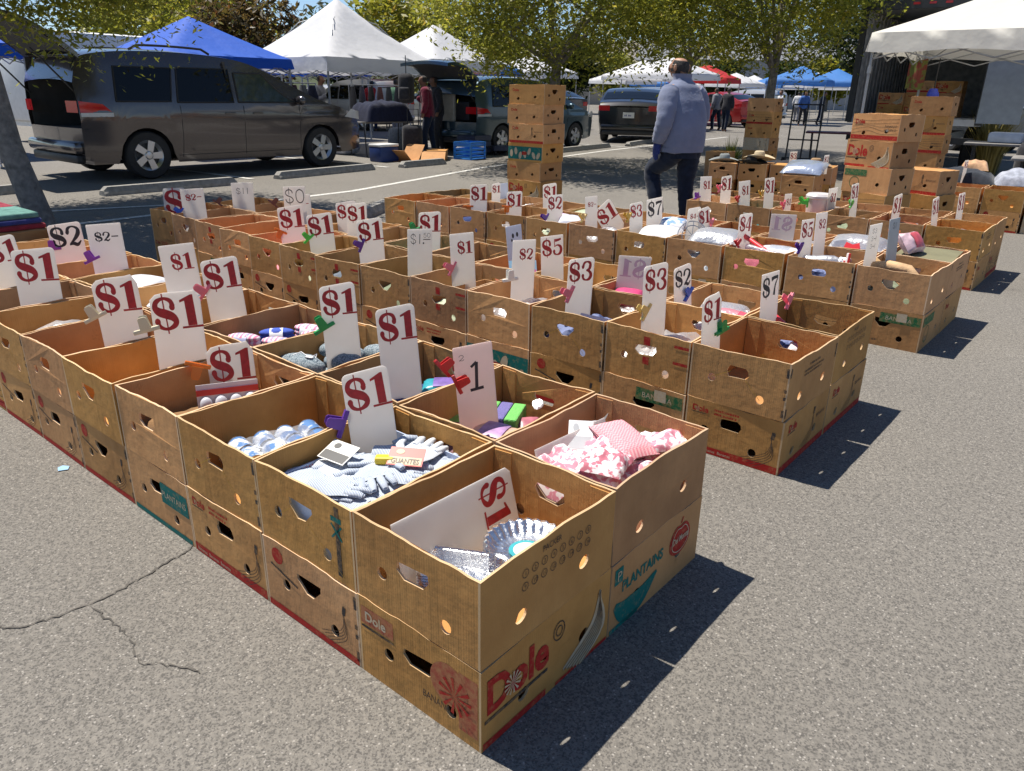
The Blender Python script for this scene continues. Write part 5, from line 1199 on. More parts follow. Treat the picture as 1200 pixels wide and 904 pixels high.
FAB = {'white': fabric('white_canopy_cloth', (.72, .73, .76)), 'cream': fabric('cream_canopy_cloth', (.74, .72, .66), .3), 'blue': fabric('blue_canopy_cloth', (.01, .10, .55), .25), 'red': fabric('red_canopy_cloth', (.55, .03, .03)),
       'pink': fabric('pink_canopy_cloth', (.62, .28, .36)), 'green': fabric('green_canopy_cloth', (.02, .10, .07), .2), 'sky': fabric('sky_canopy_cloth', (.06, .22, .58))}
LEG = plain('canopy_leg_paint', (.36, .37, .38), .45, metal=.3)
def canopy(label, x, y, rz, sx, sy, eave, peak, colour, val=.24, legs=True, detail=True, sag=.30):
    t = empty('market_canopy', label, 'canopy', (x, y, 0), rz, 'market canopies')
    mb = MB(); hx, hy = sx / 2, sy / 2; n = 10 if detail else 4
    z0 = eave + val
    def P(u, v):   # u,v in -1..1 over the square plan
        m_ = max(abs(u), abs(v)); e = 1 - m_
        k = e ** (1.0 + sag)                                        # concave slope up to the peak
        crease = 1 - abs(abs(u) - abs(v)) / max(m_, .001)
        z = z0 + (peak - z0) * (e * (1 - sag) + k * sag) - (.05 * (1 - crease) * m_ * e * 3 if detail else 0)
        return Vector((u * hx, v * hy, z))
    mb.grid(2 * n, 2 * n, lambda u, v: P(2 * u - 1, 2 * v - 1))
    m_ = 16 if detail else 4
    for a, b_ in (((-1, -1), (1, -1)), ((1, -1), (1, 1)), ((1, 1), (-1, 1)), ((-1, 1), (-1, -1))):
        def V(u, v):
            x_, y_ = a[0] + (b_[0] - a[0]) * u, a[1] + (b_[1] - a[1]) * u
            w_ = .012 * math.sin(u * 40) * v + .03 * v
            return Vector((x_ * (hx + w_), y_ * (hy + w_), z0 - (val + .02 * math.sin(u * 2 * PI * 2)) * v))
        mb.grid(m_, 2, V)
    mb.build('roof_cloth', FAB[colour], t, smooth=35)
    if legs:
        for a in (-1, 1):
            for c in (-1, 1):
                lg = MB(); lg.box((a * (hx - .04), c * (hy - .04), eave / 2 + .1), (.034, .034, eave + .2 - .004))
                if detail: lg.box((a * (hx - .04), c * (hy - .04), .004), (.10, .10, .008)); lg.box((a * (hx - .04), c * (hy - .04), eave - .25), (.05, .05, .10))
                lg.build('leg', LEG, t)
        if detail:
            tr = MB(); zt = eave + .12
            for a, b_ in (((-1, -1), (1, -1)), ((1, -1), (1, 1)), ((1, 1), (-1, 1)), ((-1, 1), (-1, -1))):
                for q in range(4):
                    for s in (0, 1):
                        p0 = Vector(((a[0] + (b_[0] - a[0]) * q / 4) * (hx - .05), (a[1] + (b_[1] - a[1]) * q / 4) * (hy - .05), zt - .22 * s))
                        p1 = Vector(((a[0] + (b_[0] - a[0]) * (q + 1) / 4) * (hx - .05), (a[1] + (b_[1] - a[1]) * (q + 1) / 4) * (hy - .05), zt - .22 * (1 - s)))
                        tr.tube([p0, p1], .011, 5)
            for a, b_ in ((-1, -1), (1, -1), (1, 1), (-1, 1)): tr.tube([(a * (hx - .06), b_ * (hy - .06), eave - .05), (a * hx * .4, b_ * hy * .4, peak - .55), (0, 0, peak - .30)], .011, 5)
            tr.build('truss', LEG, t)
    return t
canopy('royal blue pop-up canopy right behind the grey minivan', -16.1, 8.35, 0, 3.1, 2.9, 1.78, 2.8, 'blue', .20)
t = canopy('tall white pop-up canopy right of the blue canopy', -15.4, 11.8, 0, 3.3, 3.3, 1.75, 3.42, 'white', .30, sag=.45)
canopy('cream awning canopy at the right over the truck goods', -1.35, 13.55, 0, 3.3, 3.2, 2.03, 3.05, 'cream', .26)
canopy('dark green canopy behind the cream awning', .4, 17.6, 0, 3.2, 3.2, 1.95, 2.6, 'green', .2)
canopy('second white canopy peak behind the tall white canopy', -17.6, 17.2, 0, 3.0, 3.0, 2.0, 3.3, 'white', .25)
canopy('navy blue canopy half hidden behind the royal blue one', -19.0, 13.0, 0, 3.0, 3.0, 1.75, 2.4, 'blue', .3)
# far rows: degrees right of centre, metres away, colour
far = [(-13, 30, 'white'), (-10.5, 27, 'sky'), (-7.2, 31, 'pink'), (-5.3, 30, 'pink'), (-3.2, 34, 'sky'), (1.0, 36, 'white'), (7.4, 52, 'white'), (8.8, 40, 'white'), (10.6, 36, 'white'), (13.0, 44, 'red'), (15.0, 60, 'white'), (16.2, 66, 'white'), (17.6, 64, 'sky'), (19.2, 46, 'sky'), (20.2, 58, 'white'), (21.4, 50, 'sky'), (22.0, 72, 'white'), (12.0, 70, 'white'), (-16.5, 36, 'white'), (9.7, 64, 'sky'), (18.4, 74, 'white'), (-1.2, 44, 'white')]
for i, (a, D, c_) in enumerate(far):
    p = polar(a, D); seen_n = ['far left', 'left', 'middle', 'right', 'far right'][min(4, max(0, int((a + 18) // 8.2)))]
    canopy(f'{dict(sky="light blue").get(c_, c_)} canopy in the distance, about {int(D)} metres off, {seen_n} of the market', p.x, p.y, .2 * math.sin(i * 3), 3.0, 3.0, 2.0, 2.95, c_, .25, detail=False)

# ================================================================== vehicles
PAINTS = {}
def carpaint(name, c, metal=.5, rough=.28):
    mm = plain(name, c, rough, metal=metal, var=.05, scale=2)
    b = mm.node_tree.nodes['Principled BSDF']; b.inputs['Coat Weight'].default_value = .8; b.inputs['Coat Roughness'].default_value = .06
    return mm
GLASS = plain('dark_tinted_glass', (.004, .005, .007), .03, var=.1, spec=.3)
GLASSC = plain('clear_greenish_glass', (.035, .05, .048), .05, var=.2, spec=.6)
TRIM = plain('black_trim', (.02, .02, .022), .5); RIM = plain('alloy_rim', (.50, .51, .53), .3, metal=.85, var=.05)
LAMPR = plain('red_lamp', (.50, .012, .015), .12, var=.1); LAMPW = plain('clear_lamp', (.55, .57, .60), .12, var=.1); LAMPA = plain('amber_lamp', (.6, .2, .02), .15)
def lerp_prof(pr, s):
    for (a, za), (b_, zb) in zip(pr, pr[1:]):
        if a <= s <= b_: return za + (zb - za) * (s - a) / (b_ - a)
    return pr[0][1] if s < pr[0][0] else pr[-1][1]
def smooth_prof(pr, n=6):
    q = catmull([tuple(p) for p in pr], n); out = [q[0]]
    for p in q[1:]:
        if p[0] > out[-1][0] + 1e-4: out.append(p)
    return out
def car(label, loc, rz, L, W, top, belt, wb, front_over, rw, paint, wins, cat='car', open_tail=False, hatch=None, sill=.22, tumble=.20, tail='van', plate=False, group=None, rails=False, interior=True, name='parked_car', s=1.0, glass=(GLASS, GLASSC)):
    """body built along +y (front at +y); y = 0 at the rear axle"""
    t = empty(name, label, cat, loc, rz, group); t.scale = (s, s, s)
    y0 = -(L - wb - front_over); y1 = wb + front_over
    tp = smooth_prof(top)
    H = max(z for _, z in tp)
    def Wd(y, z):
        e = 1 - .16 * max(0, (y - (y1 - .75)) / .75) ** 2 - .09 * max(0, ((y0 + .45) - y) / .45) ** 2
        w_ = W / 2 * e
        if z > belt: w_ -= (z - belt) * tumble + .35 * max(0, z - (H - .16)) ** 1.3
        else: w_ -= .10 * ((belt - z) / belt) ** 2 - .018 * math.exp(-((z - belt * .82) / .06) ** 2)
        return w_
    def zb(y):
        b_ = sill + .06 * max(0, (y - (y1 - .6)) / .6) + .08 * max(0, ((y0 + .5) - y) / .5)
        for ya in (0, wb):
            d = abs(y - ya); R = rw + .055
            if d < R: b_ = max(b_, rw + math.sqrt(R * R - d * d) - .01)
        return b_
    ys = sorted(set([round(y0 + (y1 - y0) * k / 60, 4) for k in range(61)] + [ya + d for ya in (0, wb) for d in (-rw - .054, -rw - .02, -rw * .8, rw * .8, rw + .02, rw + .054)]))
    mb = MB()
    for sgn in (1, -1):
        rows = []
        for y in ys:
            z0, z1 = zb(y), max(lerp_prof(tp, y), zb(y) + .02); r_ = []
            for k in range(15):
                f = k / 14; z = z0 + (z1 - z0) * f; r_.append(mb._v((sgn * Wd(y, z), y, z)))
            rows.append(r_)
        for r0, r1 in zip(rows, rows[1:]):
            for k in range(14): mb.face([r0[k], r1[k], r1[k + 1], r0[k + 1]])
        # wheel-arch lip
        for ya in (0, wb):
            R = rw + .055
            for k in range(16):
                a0, a1 = PI * k / 16, PI * (k + 1) / 16
                q = [(ya + R * math.cos(a0), rw + R * math.sin(a0)), (ya + R * math.cos(a1), rw + R * math.sin(a1))]
                if min(q[0][1], q[1][1]) < sill: continue
                mb.face([mb._v((sgn * Wd(q[0][0], q[0][1]), q[0][0], q[0][1])), mb._v((sgn * Wd(q[1][0], q[1][1]), q[1][0], q[1][1])), mb._v((sgn * (W / 2 - .3), q[1][0], q[1][1])), mb._v((sgn * (W / 2 - .3), q[0][0], q[0][1]))])
    # upper skin: bonnet, screen, roof
    rows = []
    for y in ys:
        z1 = max(lerp_prof(tp, y), zb(y) + .02); w_ = Wd(y, z1)
        rows.append([mb._v((w_ * c, y, z1 + .045 * (1 - abs(c) ** 2.4))) for c in (-1, -.9, -.7, -.35, 0, .35, .7, .9, 1)])
    for r0, r1 in zip(rows, rows[1:]):
        for k in range(8): mb.face([r0[k], r0[k + 1], r1[k + 1], r1[k]])
    # nose, tail and underside
    def cap(y, z0, z1, mi=0):
        n_ = 8; g_ = [[mb._v((Wd(y, z0 + (z1 - z0) * j / n_) * c, y + (.05 if y > 0 else -.05) * (1 - c * c), z0 + (z1 - z0) * j / n_)) for c in (-1, -.8, -.4, 0, .4, .8, 1)] for j in range(n_ + 1)]
        for j in range(n_):
            for k in range(6): mb.face([g_[j][k], g_[j][k + 1], g_[j + 1][k + 1], g_[j + 1][k]])
    cap(y1, zb(y1), lerp_prof(tp, y1)); cap(y0, zb(y0), (.72 if open_tail else lerp_prof(tp, y0)))
    mb.box((0, (y0 + y1) / 2, sill + .03), (W - .5, y1 - y0 - .3, .05))
    mb.build('body', paint, t, smooth=38, weld=.0005)
    if open_tail:
        mb = MB(); z1 = H - .10; w1 = W / 2 - .10
        for sgn in (1, -1): mb.grid(6, 5, lambda u, v: Vector((sgn * (Wd(y0 + .04, .75 + (z1 - .75) * v) - .035), y0 + .04 + 2.2 * u, .70 + (z1 - .70) * v)))
        mb.grid(4, 2, lambda u, v: Vector(((u * 2 - 1) * (W / 2 - .05), y0 + .02 + 2.2 * v, .70))); mb.grid(4, 2, lambda u, v: Vector(((u * 2 - 1) * (W / 2 - .22), y0 + .04 + 2.2 * v, z1 + .02)))
        mb.grid(4, 2, lambda u, v: Vector(((u * 2 - 1) * (W / 2 - .05), y0 + 2.2, .7 + (z1 - .7) * v)))
        mb.build('cargo_lining', plain('grey_trim', (.06, .06, .062), .8), t)
        mb = MB(); mb.box((-.3, y0 + 1.0, 1.0), (.5, .25, .65), bevel=.05); mb.box((.38, y0 + 1.0, 1.0), (.5, .25, .65), bevel=.05); mb.build('seat_back', plain('grey_seat', (.10, .10, .10), .9), t)
    # glazing on the sides: (y start low, y end low, y start high, y end high, z low, z high, glass index)
    for (a0, a1, b0, b1, zl, zh, gi) in wins:
        for sgn in (1, -1):
            mb = MB()
            def P(u, v):
                ya = a0 + (b0 - a0) * v; yb = a1 + (b1 - a1) * v; y = ya + (yb - ya) * u; z = zl + (min(zh, lerp_prof(tp, y) - .07) - zl) * v
                return Vector((sgn * (Wd(y, z) + .006), y, z))
            mb.grid(10, 6, P); wn = mb.build('side_window', glass[gi], t, smooth=True)
            mb = MB(); loop = [P(u / 10, 0) for u in range(11)] + [P(1, v / 6) for v in range(1, 7)] + [P(1 - u / 10, 1) for u in range(1, 11)] + [P(0, 1 - v / 6) for v in range(1, 7)]
            mb.tube(loop, .012, 5, caps=False); mb.build('window_seal', TRIM, wn)
    # screens follow the upper skin
    def screen(nm, ya, yb, k, ind=.12):
        mb = MB()
        def P(u, v):
            y = ya + (yb - ya) * v; z = lerp_prof(tp, y); w_ = Wd(y, z) - ind * .6; c = u * 2 - 1
            return Vector((w_ * c, y, z + .045 * (1 - abs(c * w_ / (w_ + ind * .6)) ** 2.4) + .008))
        mb.grid(10, 6, P); mb.build(nm, k, t, smooth=True)
    sc_f = [p for p in top if p[0] > wb * .4]
    hi = max((y for y, z in top if z > H - .17), default=0); lo = min((y for y, z in top if y > hi + .05 and z < belt + .12), default=hi + .9)
    screen('windscreen', lo - .08, hi + .10, glass[1])
    if not open_tail and tail == 'sedan':
        hr = min(y for y, z in top if z > H - .12); lr = max((y for y, z in top if y < hr - .05 and z < belt + .22), default=hr - .6)
        screen('rear_window', lr + .05, hr - .08, glass[0])
    # doors: shut lines as thin dark seams
    for sgn in (1, -1):
        mb = MB()
        for yd in ((wb * .18, wb * .52, wb * .86) if tail == 'van' else (wb * .2, wb * .55, wb * .88)):
            mb.tube([(sgn * (Wd(yd, z) + .001), yd - .10 * max(0, .55 - z) * (1 if yd < wb * .3 else 0), z) for z in [sill + .07 + (belt - sill - .08) * k / 6 for k in range(7)]], .004, 4)
        mb.tube([(sgn * (Wd(y, sill + .10) + .001), y, sill + .10) for y in [rw + .12 + (wb - 2 * rw - .24) * k / 6 for k in range(7)]], .004, 4)
        mb.build('door_seams', TRIM, t)
    for yd in (wb * .44, wb * .60):
        for sgn in (1, -1):
            mb = MB(); mb.box((sgn * (Wd(yd, belt - .12) + .012), yd, belt - .12), (.022, .17, .03), bevel=.008); mb.build('door_handle', paint, t)
    for sgn in (1, -1):
        mb = MB(); ym = lo - .48; mb.ball((sgn * (Wd(ym, belt + .06) + .11), ym, belt + .07), (.11, .06, .075), nu=12, nv=8); mb.tube([(sgn * Wd(ym, belt), ym, belt + .02), (sgn * (Wd(ym, belt) + .08), ym, belt + .05)], .02, 6); mb.build('mirror', paint if tail != 'sedan' else TRIM, t, smooth=True)
        # lamps
        mb = MB()
        zt = belt - .10
        mb.grid(6, 4, lambda u, v: Vector((sgn * (Wd(y0 + .02 + .30 * u, zt - .02 + .14 * v) + .007), y0 + .01 + (.40 - .12 * v) * u, zt + .0 + .15 * v * (1 - .25 * u))))
        mb.grid(4, 4, lambda u, v: Vector((sgn * (Wd(y0, zt) - .30 * u), y0 - .012 - .05 * (1 - (1 - .3 * u) ** 2), zt + .15 * v)))
        lt = mb.build('taillight', LAMPR, t, smooth=50)
        if tail == 'van':
            mb = MB(); mb.grid(6, 2, lambda u, v: Vector((sgn * (Wd(y0 + .02 + .30 * u, zt - .06) + .008), y0 + .01 + .40 * u, zt - .05 + .05 * v))); mb.build('clear_strip', LAMPW, lt)
        mb = MB(); yh = y1 - .02; zh_ = lerp_prof(tp, y1 - .35) - .17
        mb.grid(6, 4, lambda u, v: Vector((sgn * (Wd(yh - .5 * u, zh_) + .006), yh - (.42 - .15 * v) * u, zh_ + (.02 + .13 * v) + .05 * u)))
        mb.build('headlight', LAMPW, t, smooth=True)
    mb = MB(); mb.box((0, y0 - .05, .46), (W * .86, .14, .16), bevel=.05); mb.build('rear_bumper', paint, t, smooth=40)
    mb = MB(); mb.box((0, y0 - .03, .31), (W * .80, .12, .12), bevel=.03); mb.build('bumper_lower', TRIM, t, smooth=40)
    if plate:
        mb = MB(); mb.box((0, y0 - .06, .80), (.34, .012, .16), bevel=.004); mb.build('number_plate', WHITEP, t)
        mb = MB(); mb.glyphs(scribble(-.12, -.03, .24, .06, 4), frame((1, 0, 0), (0, 0, 1), (0, -1, 0), (0, y0 - .067, .80))); mb.build('plate_marks', plain('plate_ink', (.08, .09, .25), .5), t)
    if rails:
        for sgn in (1, -1):
            yr0, yr1 = min(y for y, z in top if z > H - .06) + .1, max(y for y, z in top if z > H - .06) - .1
            mb = MB(); pts = [(sgn * (Wd(y, H) - .02), y, lerp_prof(tp, y) + (.075 if yr0 + .08 < y < yr1 - .08 else .02)) for y in [yr0 + (yr1 - yr0) * k / 10 for k in range(11)]]
            mb.tube(pts, .018, 6); mb.build('roof_rail', TRIM, t)
    # wheels
    for ya in (0, wb):
        for sgn in (1, -1):
            we = bpy.data.objects.new('wheel', None); col.objects.link(we); we.parent = t; we.location = (sgn * (W / 2 - .13), ya, rw + .002)
            M = RY(sgn * PI / 2)
            mb = MB(); mb.lathe([(rw * .62, -.105), (rw * .93, -.105), (rw, -.07), (rw, .07), (rw * .93, .10), (rw * .64, .10), (rw * .62, .06)], M, 36); mb.build('tyre', BLACKRUB, we, smooth=40)
            mb = MB()
            mb.lathe([(rw * .50, .05), (rw * .62, .085), (rw * .665, .098), (rw * .665, .085)], M, 32)
            for k in range(5):
                a = 2 * PI * k / 5 + .3
                mb.prism([(rw * .10 * math.cos(a + 1.2), rw * .10 * math.sin(a + 1.2)), (rw * .15 * math.cos(a - 1.2), rw * .15 * math.sin(a - 1.2)), (rw * .62 * math.cos(a - .24), rw * .62 * math.sin(a - .24)), (rw * .62 * math.cos(a + .24), rw * .62 * math.sin(a + .24))], .03, M @ T(0, 0, .055))
            mb.lathe([(.001, .098), (rw * .14, .094), (rw * .2, .08), (rw * .2, .05)], M, 20)
            mb.build('rim', RIM, we, smooth=30)
            mb = MB(); mb.lathe([(.001, .03), (rw * .62, .03)], M, 24); mb.build('brake_disc', plain('dark_steel', (.05, .05, .05), .6), we)
    return t
VAN_TOP = [(-.84, 1.30), (-.76, 1.56), (-.60, 1.66), (-.1, 1.72), (.6, 1.735), (1.3, 1.70), (1.85, 1.60), (2.55, 1.30), (3.05, 1.09), (3.5, .97), (3.82, .84), (4.0, .62)]
VANW = [(-.36, .42, -.30, .52, 1.07, 1.52, 0), (.52, 1.42, .60, 1.42, 1.06, 1.53, 0), (1.50, 2.56, 1.50, 1.98, 1.06, 1.48, 1)]
VANP = carpaint('grey_violet_car_paint', (.085, .076, .080), .6, .22)
van = car('grey-brown minivan with its rear hatch open beside the leaning tree', (-12.46, 4.86, 0), 0, 4.82, 1.96, VAN_TOP, 1.02, 3.03, .95, .335, VANP, VANW, 'minivan', open_tail=True, rails=True, name='minivan', s=1.085)
def hatch_for(t, paint, y0, H, W, up=.30, reach=1.05):
    mb = MB()
    def P(u, v, o=0): c = u * 2 - 1; return Vector((c * (W / 2 - .10 - .10 * v), y0 + .12 - reach * v, H - .02 + up * v + .16 * math.sin(PI * v * .9) + .05 * (1 - c * c) - o))
    mb.grid(8, 10, lambda u, v: P(u, v)); mb.grid(8, 10, lambda u, v: P(u, v, .07))
    for v0 in range(10):
        for u in (0, 1): mb.face([mb._v(P(u, v0 / 10)), mb._v(P(u, (v0 + 1) / 10)), mb._v(P(u, (v0 + 1) / 10, .07)), mb._v(P(u, v0 / 10, .07))])
    for u0 in range(8): mb.face([mb._v(P(u0 / 8, 1)), mb._v(P((u0 + 1) / 8, 1)), mb._v(P((u0 + 1) / 8, 1, .07)), mb._v(P(u0 / 8, 1, .07))])
    h = mb.build('hatch_door', paint, t, smooth=40)
    mb = MB(); mb.grid(8, 5, lambda u, v: P(.06 + .88 * u, .12 + .38 * v) + Vector((0, 0, .008))); mb.build('hatch_window', GLASS, h, smooth=True)
    mb = MB(); mb.grid(8, 5, lambda u, v: P(.05 + .9 * u, .08 + .86 * v, .078)); mb.build('hatch_lining', plain('grey_trim', (.06, .06, .062), .8), h, smooth=True)
    for s in (-1, 1): mb = MB(); mb.tube([(s * (W / 2 - .16), y0 + .05, 1.15), (s * (W / 2 - .18), y0 - .42, H + .02)], .012, 6); mb.build('hatch_strut', TRIM, h)
hatch_for(van, VANP, -.84, 1.69, 1.96, .42, 1.0)
# goods in the open minivan
for nm, lb, c, d, mt in (('storage_bin', 'pale bin lying in the back of the grey minivan', (-12.1, 4.5, .93), (.5, .4, .30), plain('bin_grey', (.35, .36, .36), .6)), ('red_bag', 'red bag in the open back of the grey minivan', (-11.75, 4.25, .89), (.32, .3, .24), cloth('red', (.45, .03, .03)))):
    mb = MB(); mb.box((0, 0, 0), d, bevel=.05); tag(mb.build(nm, mt, loc=c, smooth=40), lb, 'bag' if 'bag' in nm else 'bin')
SUVP = carpaint('blue_green_car_paint', (.045, .085, .115))
suv = car('blue-green minivan with raised rear hatch behind the tall carton stack', (-12.45, 13.45, 0), 0, 4.8, 1.92, [(a, z * .98) for a, z in VAN_TOP], 1.0, 3.0, .95, .33, SUVP, VANW, 'minivan', open_tail=True, rails=True, name='minivan')
hatch_for(suv, SUVP, -.87, 1.68, 1.92, .25, .9)
mb = MB(); mb.box((0, 0, .32), (.75, .08, .64), bevel=.02); o = mb.build('cabinet', plain('cream_cabinet', (.48, .46, .40), .6), loc=(-12.75, 12.72, .71)); tag(o, 'cream painted cabinet standing in the open blue-green minivan', 'cabinet')
mb = MB(); mb.box((0, 0, .24), (.5, .3, .42), bevel=.02); o = mb.build('black_case', DARK, loc=(-12.2, 12.9, .71)); tag(o, 'black case beside the cream cabinet in the minivan', 'case')
SED_TOP = [(-1.02, 1.02), (-.9, 1.14), (-.62, 1.20), (.05, 1.44), (.55, 1.53), (1.15, 1.52), (1.75, 1.40), (2.35, 1.12), (2.9, 1.04), (3.45, .96), (3.78, .80), (3.85, .62)]
SEDW = [(.35, 1.15, .5, 1.15, 1.06, 1.46, 0), (1.22, 2.2, 1.22, 1.72, 1.06, 1.46, 0)]
p = polar(8.2, 25.2)
car('black car with red tail lights facing away behind the man', (p.x, p.y, 0), rad(26), 4.75, 1.92, SED_TOP, 1.02, 2.86, .87, .34, carpaint('black_car_paint', (.010, .011, .016), .2), SEDW, 'car', tail='sedan', plate=True, s=1.0)
fc = [(-12.0, 33, 1.4, 'white', (.55, .56, .57)), (-9.5, 30, 1.5, 'silver', (.35, .36, .37)), (11.5, 34, .9, 'white', (.6, .6, .6)), (10.2, 44, 1.2, 'grey', (.2, .2, .21)), (15.4, 40, 1.35, 'red', (.42, .02, .02)), (27.6, 30, .6, 'silver', (.33, .34, .35)), (30.4, 27, .7, 'grey', (.16, .17, .18)), (-20.5, 33, 1.4, 'white', (.55, .55, .55)), (3.0, 33, 1.5, 'dark grey', (.06, .06, .065)), (29.3, 40, 1.0, 'white', (.6, .6, .6)), (-4.2, 38, 1.5, 'silver', (.35, .36, .37)), (17.2, 48, 1.4, 'white', (.55, .56, .57))]
for i, (a, D, rz, cn, c_) in enumerate(fc):
    p = polar(a, D); side = 'left' if a < -3 else 'middle' if a < 12.5 else 'right'
    car(f'{cn} vehicle parked about {D} metres away on the {side} side of the market', (p.x, p.y, 0), rad(39.7) * 0 + rz, 4.6, 1.85, VAN_TOP if i % 2 else SED_TOP, 1.02, 2.9, .9, .33, carpaint('far_paint_%d' % i, c_, .3), VANW if i % 2 else SEDW, 'car', tail='van' if i % 2 else 'sedan', group='cars parked across the market', glass=(GLASS, GLASS))

# ================================================================== box truck with its back open
def truck(x, y, rz):
    t = empty('box_truck', 'box truck with open rear full of cartons behind the cream awning', 'truck', (x, y, 0), rz)
    W, L, z0, z1 = 2.45, 5.2, 1.02, 3.05
    TW = plain('truck_panel', (.50, .52, .55), .45, var=.08); TD = plain('truck_inside', (.40, .38, .35), .8, var=.3)
    mb = MB()
    for s in (-1, 1): mb.box((s * (W / 2 - .02), L / 2, (z0 + z1) / 2), (.04, L, z1 - z0))
    mb.box((0, L / 2, z1 + .02), (W, L, .04)); mb.box((0, L / 2, z0 - .06), (W, L, .12)); mb.box((0, L - .02, (z0 + z1) / 2), (W - .085, .04, z1 - z0)); mb.build('cargo_box', TW, t)
    mb = MB()
    for s in (-1, 1):
        mb.box((s * (W / 2 - .06), L / 2, (z0 + z1) / 2), (.03, L - .2, z1 - z0 - .02))
        for k in range(16): mb.box((s * (W / 2 - .085), .2 + k * .3, (z0 + z1) / 2), (.02, .16, z1 - z0 - .06))
    mb.box((0, L / 2, z0 + .012), (W - .16, L - .1, .02)); mb.box((0, L - .08, (z0 + z1) / 2), (W - .16, .04, z1 - z0 - .05)); mb.build('cargo_lining', TD, t)
    mb = MB()
    for s in (-1, 1): mb.box((s * (W / 2 - .03), -.03, (z0 + z1) / 2), (.12, .06, z1 - z0 + .2))
    mb.box((0, -.03, z1 + .05), (W - .13, .06, .16)); mb.build('rear_frame', plain('dark_frame', (.045, .046, .05), .5), t)
    mb = MB()
    for s in (-1, 0, 1): mb.box((s * .28, -.066, z1 + .06), (.12, .012, .04))
    mb.build('marker_lamps', LAMPR, t)
    mb = MB(); mb.box((W / 2 + .32, -.36, (z0 + z1) / 2 - .1), (.70, .05, z1 - z0 - .1), RZ(-.0)); mb.build('rear_door', plain('blue_grey_door', (.24, .28, .34), .5, var=.1), t)
    mb = MB(); mb.box((0, .9, .62), (.9, 6.5, .16)); mb.box((0, -.02, .62), (W - .1, .10, .12)); mb.build('chassis', DARK, t)
    for yy in (1.0, 6.0):
        for s in (-1, 1):
            mb = MB(); M = T(s * (W / 2 - .18), yy, .44) @ RY(PI / 2); mb.lathe([(.22, -.14), (.40, -.14), (.44, -.10), (.44, .10), (.40, .14), (.22, .14)], M, 28); wv = mb.build('wheel', BLACKRUB, t, smooth=40)
            mb = MB(); mb.lathe([(.001, s * .10), (.22, s * .12), (.25, s * .141)], M, 20); mb.build('rim', RIM, wv)
    mb = MB(); mb.box((0, 6.2, 1.4), (2.1, 1.7, 1.7), bevel=.15); mb.build('cab', TW, t, smooth=40)
    return t
tx, ty = -3.35, 16.6
truck(tx, ty, .05)
for i in range(3):
    for k in range(3 if i else 2):
        put_box(f'carton inside the truck, {["left", "middle", "right"][i]} pile, {["bottom", "second", "top"][k]}', tx - .55 + .5 * i, ty + .55 + .1 * i, 1.045 + k * (BH + .001), -PI / 2, 90 + i * 3 + k, ['wood', 'dole_big', 'faded'][(i + k) % 3], 'cartons inside the truck').scale = (1, 1.0, 1.0)
# things hung on the awning post
o = None
mb = MB(); mb.grid(6, 8, lambda u, v: Vector(((u - .5) * .30, .03 * math.sin(u * 9), -.50 * v + .02 * math.sin(u * 7)))); o = mb.build('patterned_scarf', patterned('scarf', (.22, .05, .035), (.16, .17, .04), 'blot', 9), loc=(-3.0, 14.9, 2.05), smooth=True); tag(o, 'red and yellow scarf hanging from the awning post', 'scarf')
mb = MB(); mb.ball((0, 0, 0), (.10, .06, .11), nu=14, nv=10, fn=lambda d: 1 + .25 * noise.noise(d * 3)); o = mb.build('blue_purse', plain('purse_blue', (.05, .08, .55), .4), loc=(-2.62, 14.7, 1.45), smooth=True); tag(o, 'bright blue bag hanging right of the patterned scarf', 'bag')
mb = MB(); mb.tube([(-2.62, 14.7, 1.58), (-2.66, 14.9, 2.05)], .012, 6); tag(mb.build('strap_cord', DARK), 'dark cord holding the bright blue bag', 'cord')
# hand truck and lift rails by the stack
t = empty('hand_truck', 'black upright hand truck standing beside the truck', 'hand truck', (-4.75, 14.6, 0), .2)
mb = MB()
for s in (-.28, 0, .28): mb.tube([(s, 0, .03), (s, .12, 1.25)], .017, 6)
for z in (.25, .6, .95, 1.25): mb.tube([(-.28, .012 + z * .095, z), (.28, .012 + z * .095, z)], .015, 6)
mb.build('rails', DARK, t); mb = MB(); mb.box((0, -.14, .015), (.56, .28, .012)); mb.build('toe_plate', DARK, t)
for s in (-1, 1):
    mb = MB(); mb.lathe([(.03, -.03), (.13, -.03), (.13, .03), (.03, .03)], T(s * .33, .10, .13) @ RY(PI / 2), 20); mb.build('wheel', BLACKRUB, t)
def table(label, x, y, rz, L, W, h, mat, group='folding tables'):
    t = empty('folding_table', label, 'table', (x, y, 0), rz, group)
    mb = MB(); mb.box((0, 0, h), (L, W, .035), bevel=.008); mb.build('tabletop', mat, t)
    for s in (-1, 1):
        for c in (-1, 1):
            mb = MB(); mb.tube([(s * (L / 2 - .12), c * (W / 2 - .08), h - .02), (s * (L / 2 - .15), c * (W / 2 - .06), 0)], .014, 6); mb.build('leg', DARK, t)
    return t
table('maroon-edged folding table beside the hand truck', -4.3, 15.7, .3, 1.5, .6, .72, plain('maroon_board', (.12, .03, .045), .5))
table('grey bench table under the cream awning', -.2, 12.3, .12, 2.6, .7, .80, plain('grey_wood', (.20, .19, .18), .8, var=.3))
table('long grey plank table behind the clothes row', .5, 10.95, .1, 2.4, .7, .70, plain('grey_wood', (.20, .19, .18), .8))
